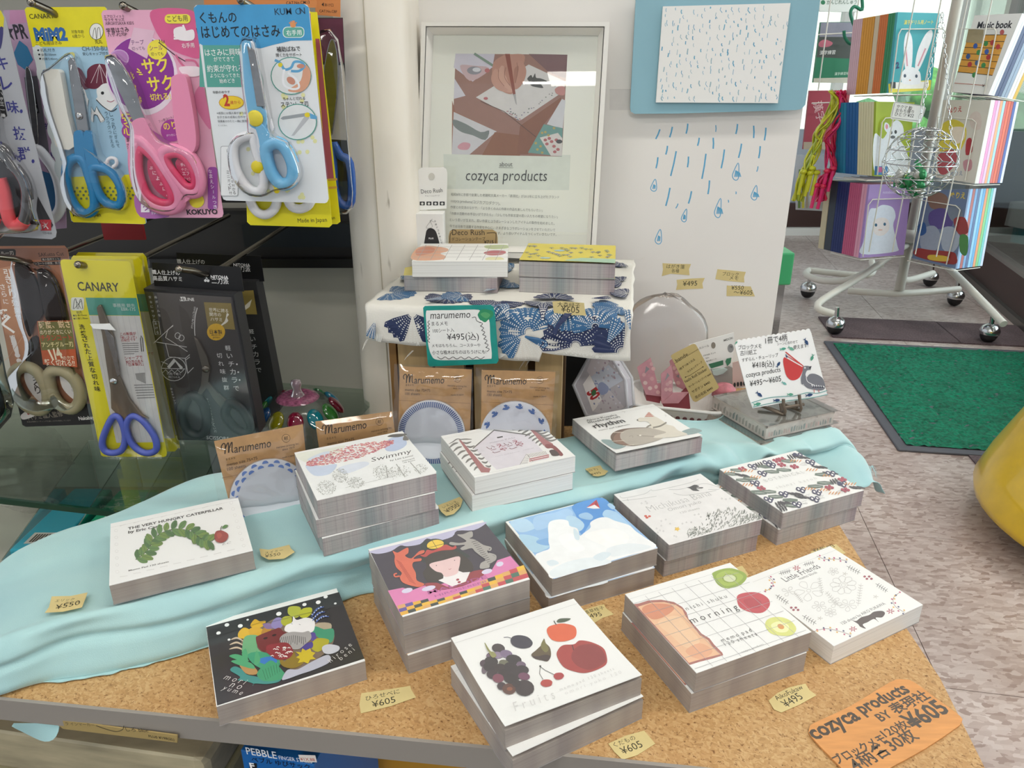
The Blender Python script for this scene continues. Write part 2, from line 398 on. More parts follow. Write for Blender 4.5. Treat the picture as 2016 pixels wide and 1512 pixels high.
def b_edges3(N, L, b, tc):
    n = tex(N, L, 'Noise', mapping(N, L, tc.outputs['Object'], (9, 9, 2600)), 1, Detail=2)
    L.new(ramp(N, L, n.outputs['Fac'], [(.3, 'd6d4ce'), (.6, 'e9e8e3')]), b.inputs['Base Color'])
node_mat('page_edges_white', b_edges3, 0.6)
mat('white_paper', 'eaeae7', .55); mat('kraft', 'c39a69', .75, noise=(.12, 120)); mat('masking', 'd5c389', .6, noise=(.06, 60))
mat('chrome', 'c9c9c9', .18, 1.0); mat('dark_chrome', '8b8479', .25, 1.0); mat('black_plastic', '17171a', .4)
mat('white_plastic', 'eceae6', .3); mat('cream_metal', 'e4ddcd', .35, noise=(.08, 20)); mat('white_panel', 'e6e3de', .55, noise=(.03, 3))
mat('clear', 'ffffff', .03, trans=1.0, ior=1.25, alpha=.35);
mat('steel_blade', '8f8f90', .25, 1.0, noise=(.15, 30, (1, 8, 1)))

# ---------------------------------------------------------------- the setting
fl = MB().box((1.0, -.4, FL - .03), (5.6, 12.2, .05)).obj('floor', mat('floor_bed', '4a4038', .8)); tag(fl, kind='structure')
yawf = math.radians(-10); ts = .4565
tile = None; b0 = Vector((.699, .943)); ex = Vector((math.cos(yawf), math.sin(yawf))); ey = Vector((-math.sin(yawf), math.cos(yawf)))
for i in range(-3, 6):
    for j in range(-2, 9):
        c = b0 + ex*(i+.5)*ts + ey*(j+.5)*ts
        if c.x > 2.75 or c.x < -.1: continue
        if tile is None:
            g = ts - .0016
            tile = MB().box((0, 0, 0), (g, g, .006)).obj('floor_tile', 'vinyl_tile', fl); o = tile
        else: o = tile.copy(); COL.objects.link(o); o.parent = fl
        o.location = (c.x, c.y, FL - .003 + .0002*((i*7+j*3) % 3)); o.rotation_euler = (0, 0, yawf)
cl = MB().box((1.2, -1.6, CEIL + .03), (6.5, 13.4, .06)).obj('ceiling', mat('ceiling_white', 'dcdad4', .8)); tag(cl, kind='structure')
for i, (x, y) in enumerate(TUBES):
    t = thing('ceiling_lamp', ('fluorescent ceiling lamp above the display board', 'fluorescent ceiling lamp behind the camera', 'fluorescent ceiling lamp above the yellow stool', 'fluorescent ceiling lamp above the book rack', 'fluorescent ceiling lamp on the scissors wall side', 'square ceiling lamp at the far rear, mirrored in the frame glass')[i], 'lamp', TR(x, y, CEIL), 'fluorescent strip lamps')
    if y < -6:
        MB().box((0, 0, -.03), (.64, .95, .05)).obj('housing', 'white_plastic', t); MB().box((0, 0, -.062), (.57, .86, .012)).obj('diffuser', 'lamp_glow', t); continue
    MB().box((0, 0, -.03), (1.3, .2, .05)).obj('housing', 'white_plastic', t)
    MB().box((0, 0, -.062), (1.2, .12, .012)).obj('diffuser', mat('lamp_glow', (1, .97, .9), .5, emit=14.0), t)
def wall(name, pts, z0, z1, m, th=.04):
    (x0, y0), (x1, y1) = pts; d = Vector((x1-x0, y1-y0)); n = Vector((-d.y, d.x)).normalized()*th
    return tag(MB().prism([(x0, y0), (x1, y1), (x1+n.x, y1+n.y), (x0+n.x, y0+n.y)], z0, z1).obj(name, m), kind='structure')
# far end of the shop: panel below the windows, dark skirting, white ledge
mat('blue_grey_paint', 'a9b0bd', .5); mat('brown_metal', '4a3430', .4, .3); mat('white_paint', 'eeeeea', .4)
wall('wall_back', ((-1.4, 4.75), (3.2, 4.75)), FL, FL + .62, 'blue_grey_paint')
wall('baseboard_back', ((1.0, 4.70), (3.1, 4.70)), FL + .03, FL + .19, 'brown_metal')
wall('trim_1', ((1.0, 4.66), (3.1, 4.66)), FL, FL + .045, 'white_paint')
wall('wall_back_top', ((-1.4, 4.75), (3.2, 4.75)), CEIL - .45, CEIL, 'white_paint')
w1 = wall('window_1', ((.6, 4.74), (3.2, 4.74)), FL + .62, CEIL - .45, 'window_glass', .008)
for k in range(5):
    x = .62 + k*.64; tag(MB().box((x, 4.73, .72), (.05, .06, 1.42)).obj('mullion', 'white_paint', w1))
# glazed door front along the right-hand side, brown metal rail at the floor
D0, D1 = Vector((1.86, 2.25)), Vector((2.52, 4.6)); dd = (D1-D0).normalized(); dn = Vector((dd.y, -dd.x))
def along(a, b, o0, o1): return [tuple(D0+dd*a+dn*o0), tuple(D0+dd*b+dn*o0), tuple(D0+dd*b+dn*o1), tuple(D0+dd*a+dn*o1)]
dr = tag(MB().prism(along(-1.2, 2.6, .02, .028), FL+.16, CEIL-.3).obj('door_1', 'window_glass'), kind='structure')
MB().prism(along(-1.2, 2.6, -.01, .06), FL, FL+.17).obj('door_rail', 'brown_metal', dr)
MB().prism(along(-1.2, 2.6, -.03, -.01), FL, FL+.03).obj('door_track', mat('track_metal', '6f6a66', .35, .8), dr)
for a in (-1.1, .62, 1.7): MB().prism(along(a, a+.07, -.01, .05), FL+.17, CEIL-.3).obj('door_stile', mat('stile_metal', '8d8a86', .4, .6), dr)
# door knob low on the frame
kn = D0+dd*.28; t = thing('door_stopper', 'small chrome door stopper low on the brown rail', 'stopper', TR(kn.x-.02, kn.y, FL+.13))
MB().tube([(0, 0, 0), (-.05, 0, 0)], .012, 10).ball((-.06, 0, 0), .026).obj('stopper_knob', 'chrome', t)
# outdoors
g = MB().box((5.5, 4.5, FL - .1), (9, 12, .06)).obj('street', mat('paving', 'c9c6c0', .8, noise=(.15, 2))); tag(g, kind='structure')
g = MB().box((4, 9.4, 1.0), (14, .2, 3.6)).obj('exterior_wall', mat('outer_wall', 'e4e9e4', .8, noise=(.2, .8))); tag(g, kind='structure')
for i, (x, y, s, c, nm) in enumerate(((3.2, 7.4, .5, '3f7a44', 0), (4.3, 7.9, .7, '5c9a50', 1), (2.1, 7.8, .55, '4a8a58', 2), (5.6, 7.0, .6, '3d7f3d', 3))):
    m = MB()
    for k in range(16):
        a = k*2.4; m.ball((s*.5*math.cos(a), s*.4*math.sin(a), s*(.5+.9*((k*5) % 16)/16)), (s*.3, s*.3, s*.24), 8)
    b = m.obj('shrub', mat('shrub_%d' % nm, c, .8, noise=(.5, 14))); b.location = (x, y, FL-.07)
    tag(b, ('dark green shrub outside the windows', 'tall light green shrub outside the windows', 'bluish green shrub outside, behind the book rack', 'green shrub outside beyond the glass door')[i], 'shrub')
t = thing('playground_slide', 'pale blue and yellow plastic toy slide outside the glass door', 'slide', TR(3.35, 4.35, FL-.07, .3))
MB().prism([(-.3, -.25), (.3, -.25), (.3, .25), (-.3, .25)], 0, .16).obj('base', mat('cyan_plastic', '37b6bd', .4), t)
MB().prism([(-.34, -.28), (.34, -.28), (.34, .28), (-.34, .28)], .16, .3).obj('step', 'white_plastic', t)
MB().lathe([(.0, .3), (.26, .3), (.26, .38), (.2, .42), (0, .42)], 18).obj('seat_cap', mat('yellow_plastic', 'e8cc1a', .3, coat=.5), t)

# ---------------------------------------------------------------- mats on the floor
t = thing('entrance_mat', 'large green pile entrance mat with grey rubber border', 'mat', TR(1.021, 1.771, FL, math.radians(-9)))
MB().prism([(0, 0), (1.5, 0), (1.5, .89), (0, .89)], 0, .006).obj('rubber_border', mat('grey_rubber', '55555c', .7), t, bevel=.003)
m = MB(); nx, ny = 130, 78; rnd = random.Random(2)
vs = [(.028+1.444*i/nx, .028+.834*j/ny, .0075+.006*noise.noise(Vector((i*.9, j*.9, 0)))+.002*rnd.random()) for j in range(ny+1) for i in range(nx+1)]
m.add(vs, [(j*(nx+1)+i, j*(nx+1)+i+1, (j+1)*(nx+1)+i+1, (j+1)*(nx+1)+i) for j in range(ny) for i in range(nx)])
m.obj('pile', 'green_pile', t)
for i in range(4):
    m = MB().prism(rrect(0, 0, .452, .26 + (.0 if i else 0), .004, 1), 0, .006); o = m.obj('carpet_tile', 'brown_carpet')
    o.location = (1.215+.455*i*math.cos(yawf)*.99, 2.70+.455*i*math.sin(math.radians(-9)), FL); o.rotation_euler = (0, 0, math.radians(-9))
    tag(o, ('brown carpet tile beside the near caster of the book rack', 'second brown carpet tile behind the green mat', 'brown carpet tile under the caster by the glass door', 'brown carpet tile at the foot of the glass door')[i], 'carpet tile')
o = MB().prism([(0, 0), (.5, -.08), (.58, .1), (.03, .2)], 0, .004).obj('carpet_tile', 'brown_carpet'); o.location = (1.17, 1.60, FL)
tag(o, 'brown carpet tile partly under the near edge of the green mat', 'carpet tile')

# ---------------------------------------------------------------- display board on its cream counter
t = thing('display_board', 'chipboard display shelf with grey edge band, carrying the memo pads', 'board', TR(0, 0, 0))
bp = [(-.62, .442), (.08, .3555), (.30, .331), (.3155, .43), (.319, .56), (.327, .70), (.337, 1.0), (-.185, 1.0), (-.175, .70), (-.37, .575), (-.45, .50), (-.62, .50)]
MB().prism(bp, -.018, 0).obj('board_panel', 'chipboard', t)
m = MB(); m.prism([(-.62, .4395), (.30, .3285), (.3005, .3312), (-.62, .4422)], -.0185, .0006).obj('edge_band', mat('grey_edging', '97918a', .45), t)
t = thing('counter', 'worn cream metal counter base under the display board', 'counter', TR(0, 0, 0))
q0 = at(0, 1440, z=-.06); q1 = at(420, 1500, z=-.06)
dirn = (q1-q0).normalized(); nn = Vector((-dirn.y, dirn.x, 0)).normalized()
def strip(a, b, o0, o1): return [tuple((q0+dirn*a+nn*o0).xy), tuple((q0+dirn*b+nn*o0).xy), tuple((q0+dirn*b+nn*o1).xy), tuple((q0+dirn*a+nn*o1).xy)]
MB().prism(strip(-.4, .17, 0, .09), -.10, -.06).obj('ledge', mat('olive_cream', 'b3a98c', .4, noise=(.3, 16, (1, 3, 6))), t, bevel=.008)
MB().prism(strip(-.4, .17, .01, .085), -.30, -.10).obj('front_panel', mat('olive_metal', 'a39a76', .45, noise=(.25, 12)), t, bevel=.004)
MB().prism(strip(-.4, .14, .045, .06), -.06, -.03).obj('price_rail', mat('pale_rail', 'd6d4cf', .4), t)
t2 = thing('lower_cabinet', 'grey metal cabinet behind the blue box, under the board', 'cabinet', TR(0, 0, 0))
MB().box((.02, .64, -.28), (.52, .2, .44)).obj('cabinet_body', mat('grey_metal', '8f8c86', .5, noise=(.2, 8)), t2)
MB().box((-.086, .531, -.22), (.085, .018, .3)).obj('yellow_label_strip', mat('ochre', 'b98a1e', .5), t2)
M = upright(*at(112, 1420, y=.404), yaw=dirn.xy.angle_signed(Vector((1, 0))) if False else math.atan2(dirn.y, dirn.x))
t = thing('price_card', 'long kraft price card under the board edge', 'price card', M)
ink = Ink(M, (0, 1120, 1774/460))
MB().prism([ink.P(p) for p in smoothline([(455, 1150), (1345, 1265), (1345, 1320), (1100, 1290), (480, 1215), (443, 1190)], False, 1)], -.001, 0).obj('card', mat('kraft_light', 'a8925d', .7), t)
ink.z0 = 0; ink.txt('ラ インマーカー', 500, 1185, 720, 1195, '3a3428'); ink.line([(730, 1190), (800, 1215), (880, 1235), (930, 1220), (940, 1190)], 5, '3a3428', True)
ink.txt('しろ blue', 960, 1232, 1130, 1240, '3a3428'); ink.txt('PLUS ¥198(込)', 1130, 1278, 1325, 1305, '2c281e', .02)
ink.obj('card_lettering', t)
# the hem of the cloth hanging below the board at the far end
M = TR(0, 0, 0)
# blue box under the board
M = TR(-.12, .405, -.30, math.radians(-7)); t = thing('finger_stall_box', 'blue cardboard box with white lettering standing under the board', 'box', M)
p0 = at(470, 1460, y=.402); p1 = at(628, 1475, y=.402)
M = TR(p0.x, .402, -.22, math.atan2(-.013, p1.x-p0.x)); t.matrix_world = M; wbx = p1.x-p0.x+.001
MB().box((wbx/2, .05, .085+.01), (wbx, .10, .17)).obj('carton', mat('box_blue', '1464ae', .4), t, bevel=.001)
MF = M @ Matrix.Rotation(PI/2, 4, 'X')
ink = Ink(MF, (400, 1380, 2016/580)); ink.z = .0002
ink.txt('PEBBLE', 300, 362, 508, 395, 'e8eef4', .01, 1.2); ink.txt('FINGER STALLS', 522, 398, 748, 426, 'dfe8f2', 0, 1.3)
ink.txt('ペブル ゆびサック', 335, 412, 735, 468, '0b1a33', .01); ink.rr(318, 425, 368, 462, 6, '10151c'); ink.txt('F', 325, 458, 358, 462, 'ffffff', .03, .8)
ink.poly([(652, 366), (768, 370), (780, 418), (665, 414)], 'e9e2dc'); ink.txt('¥1X.88', 668, 405, 768, 410, 'b5594a', .01)
o = ink.obj('box_lettering', t); o.matrix_basis = Matrix.Rotation(PI/2, 4, 'X')

# ---------------------------------------------------------------- white notice panel, column
YP = .985
t = thing('notice_panel', 'tall white panel with blue raindrops drawn on it', 'panel', upright(0, YP, 0))
xr = at(1610, 0, y=YP).x
MB().box(((xr-.16)/2-.02, .42, -.008), (xr+.20, .86, .016)).obj('panel_sheet', 'white_panel', t)
ink = Ink(t.matrix_world, (1200, 0, 1270/420)); B = '5ea6cc'
ink.line([(0, 533), (130, 533)], 3, 'b3b1b0'); ink.poly([(0, 533), (125, 533), (125, 655), (0, 655)], 'd9d6d2')
ink.many()
for a in ((300,770,275,828),(374,755,358,818),(466,736,456,796),(632,745,632,785),(762,738,752,798),(858,748,858,822),(931,760,922,836),(534,820,524,868),(617,820,617,886),(345,868,335,920),
          (786,855,768,940),(897,870,888,942),(288,936,277,1002),(397,900,364,1048),(470,932,464,996),(574,915,550,1065),(684,890,665,1002),(595,1074,586,1156),(360,1118,335,1226),(488,1138,470,1212),
          (408,1212,394,1240),(884,990,876,1022),(752,1140,752,1156),(706,1190,708,1206)):
    w_ = 9 if abs(a[3]-a[1]) > 45 else 6
    ink.line([(a[0], a[1]), ((a[0]+a[2])/2+2, (a[1]+a[3])/2), (a[2], a[3])], w_, B)
def drop(ink, x, y, h, wd, tilt=0, fill=False):
    pts = [(x+tilt, y-h*.55), (x+wd*.42, y+h*.1), (x+wd*.3, y+h*.4), (x-wd*.05, y+h*.48), (x-wd*.42, y+h*.34), (x-wd*.42, y+h*.08)]
    ink.line(pts, 5, B, True, True)
    for k in range(4 if not fill else 8): ink.line([(x-wd*.2+k*wd*.13, y+h*.28), (x-wd*.02+k*wd*.08, y-h*.12+k*2)], 4, B)
for a in ((264,1105,70,40,8),(444,1285,75,34,14),(645,1242,112,42,16,1),(752,1025,100,42,14,1),(862,1150,85,40,12,1),(292,1412,85,42,10)): drop(ink, *a)
ink.done(); ink.obj('raindrop_drawing', t)
# masking tape labels
def label_tape(crop, outline, lines, label, M=None, y=None, z=None, parent_name='price_label', col='masking', curl=0, lift=.0003, strokes=()):
    if M is None:
        c = (crop[0] + sum(p[0] for p in outline)/len(outline)/crop[2], crop[1] + sum(p[1] for p in outline)/len(outline)/crop[2])
        q = at(c[0], c[1], y=y, z=z); M = upright(q.x, q.y - lift, q.z) if y is not None else TR(q.x, q.y, q.z + lift)
    t = thing(parent_name, label, 'price label', M, 'handwritten tape labels')
    ink = Ink(M, crop); L = [ink.P(p) for p in outline]
    MB().prism(L, -.0001, 0).obj('paper_strip', col, t)
    for l in lines: ink.txt(*l[:5], *(l[5:] or ('33301f',)))
    ink.many()
    for s_ in strokes: ink.line(s_, 4, '33301f')
    ink.done(); ink.obj('handwriting', t)
    return t
c2 = (1100, 480, 3.36)
label_tape(c2, [(686,128),(760,132),(875,134),(862,168),(866,208),(740,198),(682,214),(690,170)], [('はがき箋',712,160,832,164),('各種',745,188,795,190)], 'masking tape label topmost of the four on the white panel', y=YP)
label_tape(c2, [(780,238),(870,230),(966,226),(950,262),(955,296),(850,300),(776,305),(784,270)], [('¥495',820,280,915,276)], 'narrow masking tape label reading 495 yen on the white panel', y=YP)
label_tape(c2, [(1050,168),(1140,176),(1238,186),(1226,220),(1228,256),(1120,246),(1036,234)], [('ブロック',1082,208,1188,214),('メモ',1128,236,1186,240)], 'masking tape label for block memos on the white panel', y=YP)
label_tape(c2, [(1112,276),(1200,280),(1270,282),(1298,348),(1200,345),(1110,346)], [('¥550',1140,304,1222,304),('〜¥605',1155,336,1280,336)], 'lowest masking tape label reading 550 to 605 yen on the white panel', y=YP)
# pale blue board with the rain picture, taped to the panel
M = upright(0, YP-.012, 0); t = thing('blue_backing_board', 'pale blue rounded board fixed at the top of the white panel', 'board', M)
ink = Ink(M, (1200, 0, 1270/420))
out = [(160,-60),(146,200),(123,640),(128,665),(150,678),(400,676),(800,664),(1110,655),(1140,650),(1165,625),(1200,400),(1235,150),(1262,-60)]
MB().prism([ink.P(p) for p in out], -.003, 0).obj('sheet', mat('pale_blue_board', '8bb6c4', .4, noise=(.04, 8)), t)
M = upright(0, YP-.016, 0); t = thing('rain_picture', 'white print of many short blue rain strokes on the pale blue board', 'picture', M)
ink = Ink(M, (1200, 0, 1270/420))
MB().prism([ink.P(p) for p in [(318,38),(1078,18),(1002,614),(276,610)]], -.002, 0).obj('paper', 'white_paper', t)
rnd = random.Random(11); ink.many(); n = 0
for r in range(17):
    for c_ in range(17):
        u, v = (c_+.15+.7*rnd.random())/17, (r+.1+.8*rnd.random())/17
        v = min(v, .94); x0 = 318+(276-318)*v; x1 = 1078+(1002-1078)*v; x = x0+(x1-x0)*u; y = 30+580*v; y = min(y, 596)
        if rnd.random() < .28: continue
        l = 10+26*rnd.random(); tl = rnd.uniform(-.25, .25); ws = rnd.choice((3, 4, 6, 7))
        y2 = min(y+l, 610); ink.line([(x, y), (x-l*.1+tl*4, (y+y2)/2), (x-l*tl, y2)], ws, rnd.choice(('6aa9c4', '7fb3c9', '5f9fbf', '9cb9c2')))
ink.done(); ink.obj('rain_print', t)
# column
t = thing('round_column', 'worn cream painted column beside the draped stand', 'column', TR(0, 0, 0)); t['kind'] = 'structure'
a, b = at(668, 0, y=.875).x, at(824, 0, y=.95).x-.008
m = MB(); pr = rrect(a-.012, .862, b+.004, 1.10, .034, 8); n = len(pr)
m.add([(x, y, z) for z in (-.02, .4, .9, CEIL) for x, y in pr], [(k*n+i, k*n+(i+1) % n, (k+1)*n+(i+1) % n, (k+1)*n+i) for k in range(3) for i in range(n)], smooth=True)
m.obj('column_shaft', 'worn_cream', t)
s_ = MB(); x2 = at(715, 0, y=.862).x
s_.box((x2, .8610, .5), (.0008, .0012, 1.1)).obj('vinyl_seam', mat('seam_cream', 'b9b09a', .4), t)
# ---------------------------------------------------------------- cloth draped along the back of the board
CO, CT = Vector((-.131, .586)), math.radians(26); CS, CN = Vector((math.cos(CT), math.sin(CT))), Vector((-math.sin(CT), math.cos(CT)))
def sst(x, a, b):
    t = max(0, min(1, (x-a)/(b-a))); return t*t*(3-2*t)
def gauss(x, c, w_): return math.exp(-((x-c)/w_)**2)
def cloth_at(s, v):
    """v runs 0..1 from the back hem up over the top and down the front"""
    top = .0435 - .008*sst(s, .37, .43) - .020*gauss(s, .385, .022)*sst(v, .5, .7)
    tb = .088 + .05*gauss(s, -.12, .07) - .035*sst(s, .1, .25) - .0*sst(s, .3, .5) - .02*sst(s, .34, .4)+.025*sst(s, .43, .48)
    tf = -.052 - .004*math.sin(s*31) - .006*gauss(s, .385, .03)
    ap = .0 + .055*sst(s, .45, .52) + .016*gauss(s, -.16, .12)
    e = 1.0
    if s < -.235:                                         # rounded far end of the roll
        e = math.sqrt(max(0.0004, 1-((s+.235)/-.085)**2)); mid = -.005; tb = mid+(tb-mid)*(.35+.65*e); tf = mid+(tf-mid)*(.35+.65*e); top *= .25+.75*e
    def fold(k, a, ph): return a*math.sin(k*s+ph)
    if v < .16:
        k = v/.16; return tb + .012*(1-k)**2, top*sst(k, 0, 1)
    if v < .60:
        k = (v-.16)/.44; t = tb+(tf+.008-tb)*k
        cr = .0022*noise.noise(Vector((s*26, t*40, 1))) + .0045*noise.noise(Vector((s*9+t*10, t*18, 5)))
        pad = 1-sst(abs(t), .03, .05)
        return t, top + cr*(1-.75*pad) - .0015*pad
    k = (v-.60)/.40
    rt = sst(s, .16, .26); a1, a2 = .0042+.004*math.sin(s*13+1)+.002*rt, .006+.004*math.sin(s*9)
    b1, b2 = .33+.06*math.sin(s*11+.5), .74+.05*math.sin(s*15+2)
    sc = sst(s, -.34, -.25)
    bulge = a1*math.exp(-((k-b1*.55)/.13)**2) + a2*math.exp(-((k-b2)/.12)**2) - (.0045*math.exp(-((k-(b1+.12))/.05)**2))*sc
    drop_ = sst(k, 0, .92)
    t = tf+.008 - .008*math.sin(min(1, k*3)*PI/2) - bulge - ap*k**1.7 + (.006*noise.noise(Vector((s*12, k*2.6, 9))) + .0025*math.sin(s*62+k*5+2*math.sin(s*21)))*sst(k, .05, .3)
    z = top*(1-drop_)
    if ap > .02: z = top*(1-k) + .007*math.sin(k*9+s*40)*sst(s, .47, .53)*k
    return t, max(z, .0012) if s < .5 else z
m = MB(); NS, NV = 300, 96; ss = [-.3195+.893*i/NS for i in range(NS+1)]; vs = []
for s in ss:
    for j in range(NV+1):
        t, z = cloth_at(s, j/NV); p = CO+CS*s+CN*t
        q = sst(s, .53, .60); z = z - .03*q*sst(j/NV, .0, .35)*1.0 - .035*q*q
        # deep folds running to the front between the last pad and the glossy boxes
        z += (.006*math.sin((s-.36)*150+t*25)*gauss(s, .40, .05) + .0035*math.sin(s*170+t*60)*sst(s, .55, .58))*sst(j/NV, .45, .62)*(z > .004)
        edge = .003*noise.noise(Vector((s*90, j, 3))) if j in (0, NV) else 0
        vs.append((p.x+CN.x*edge, p.y+CN.y*edge, max(z, .0012) if p.x < .317 else z))
m.add(vs, [(i*(NV+1)+j, (i+1)*(NV+1)+j, (i+1)*(NV+1)+j+1, i*(NV+1)+j+1) for i in range(NS) for j in range(NV)], smooth=True)
t = thing('draped_cloth', 'pale turquoise gauze cloth draped in folds over the back of the board', 'cloth', TR(0, 0, 0))
o = m.obj('cloth_sheet', 'gauze', t); sl = o.modifiers.new('thick', 'SOLIDIFY'); sl.thickness = .0006; sl.offset = -1
# frayed hem: a twisted tuft on the board and loose threads at the far corner
rnd = random.Random(5); m = MB()
def thread(m, p, d, l, r=.00022, wob=.3):
    pts = [Vector(p)]; d = Vector(d).normalized()
    for k in range(4):
        d = (d + Vector((rnd.uniform(-wob, wob), rnd.uniform(-wob, wob), rnd.uniform(-wob, wob)*.4))).normalized(); q = pts[-1]+d*l/4; q.z = max(q.z, .0006) if q.x < .317 else q.z; pts.append(q)
    m.tube(pts, [r, r, r*.8, r*.6, r*.3], 4)
c = at(225, 1290, z=.002)
for k in range(34): thread(m, (c.x+rnd.uniform(-.004, .010), c.y+rnd.uniform(-.002, .004)+.004, .002+.001*rnd.random()), (-1.0, -.9, 0), rnd.uniform(.008, .014))
e0, e1 = at(1655, 935, z=-.01), at(1722, 925, z=-.03)
for k in range(70):
    f = rnd.random(); p = e0.lerp(e1, f); thread(m, (p.x, p.y+.004, p.z+.004), (rnd.uniform(-.2, .6), -.5, -1), rnd.uniform(.008, .02), .0003, .5)
m.obj('frayed_threads', mat('thread', 'b9dadd', .8), t)['kind'] = 'stuff'
m = MB(); p = at(232, 1284, z=.003)
for dx, l, w_ in ((0, .034, .0042), (.010, .030, .0034), (.020, .028, .003)):
    m.tube([(p.x-.006+dx, p.y-.001+dx*.3, .0035), (p.x+.006+dx, p.y+.004+dx*.3, .0042), (p.x+l*.6+dx, p.y+.009+dx*.35, .0045), (p.x+l+dx, p.y+.018+dx*.3, .0065)], [w_*.5, w_, w_, w_*.7], 8)
m.obj('hem_corner', 'gauze', t)
# hem fold hanging below the board edge
m = MB(); a = at(30, 1410, y=.4035)
m.add([(a.x+.017*math.cos(PI*i/12)+.012, .4035-.003*math.sin(PI*i/6), -.019-.0135*math.sin(PI*i/12)*(1-j*.25*0)) if j else (a.x+.017*math.cos(PI*i/12)+.012, .406, -.0186) for j in (0, 1) for i in range(13)],
      [(i, i+1, 14+i, 13+i) for i in range(12)], smooth=True)
m.obj('hanging_fold', 'gauze', t)

# ---------------------------------------------------------------- memo pads
PW, PD, PT = .102, .092, .0174
GRP = 'memo pads on the display board'
def pad(M, label, art=None, edge='page_edges', strip=True, w_=PW, d=PD, t_=PT, gloss='ink', lift=0, group=GRP, cover='white_paper'):
    """M: frame at the centre of the pad's underside"""
    t = thing('memo_pad', label, 'memo pad', M, group)
    MB().box((0, 0, .0004+(t_-.0010)/2), (w_, d, t_-.0012)).obj('page_block', edge, t)
    MB().box((0, 0, .0002), (w_+.0006, d+.0006, .0004)).obj('backing_card', mat('grey_card', '9b9795', .7), t)
    if lift:
        m = MB(); n = 12
        vs = [(w_/2*(2*i-1), d/2*(1-2*j/n), t_-.0003+lift*max(0, j/n-.45)**2*3.3*(1-.25*i) + k*.0003) for k in (0, 1) for j in range(n+1) for i in (0, 1)]
        q = 2*(n+1); fs = []
        for j in range(n): a = 2*j; fs += [(q+a, q+a+2, q+a+3, q+a+1), (a, a+1, a+3, a+2), (a, a+2, q+a+2, q+a), (a+1, q+a+1, q+a+3, a+3)]
        m.add(vs, fs); m.obj('cover', cover, t)
    else:
        MB().box((0, 0, t_-.0003), (w_, d, .0004)).obj('cover', cover, t)
    if art:
        crop, fn = art; ink = Ink(M, crop, t_-.0001)
        if strip: ink.c, cc = None, ink.c; ink.poly([(-w_/2, d/2-.0065), (w_/2, d/2-.0065), (w_/2, d/2-.0067), (-w_/2, d/2-.0067)], 'b5b5b3'); ink.c = cc
        ink.fade = .13 if gloss == 'ink' else .05; fn(ink)  # pale grey mixed into the inks mutes them like glare haze on covers
        if lift:
            for i, (x, y, z) in enumerate(ink.v):
                j = (d/2-y)/d; ink.v[i] = (x, y, z+.00035+lift*max(0, j-.45)**2*3.3*(1-.25*(x/w_+.5)))
        ink.obj('cover_print', t, gloss)
    return t
def stack(x, y, z, yaw, n, offs, labels, **k):
    """n pads piled on (x, y, z); the topmost is built and copied downwards. offs: (dx, dy, dyaw) of each lower pad in the top one's frame"""
    r = math.radians(yaw); h = k.get('t_', PT)
    top = pad(TR(x, y, z+(n-1)*h, r), labels[0], **k)
    for i in range(1, n):
        dx, dy, da = offs[i-1]; c, s_ = math.cos(r), math.sin(r)
        dup(top, TR(x+dx*c-dy*s_, y+dx*s_+dy*c, z+(n-1-i)*h, r+math.radians(da)), labels[i], k.get('group', GRP))
    return top
rnd = random.Random(3)

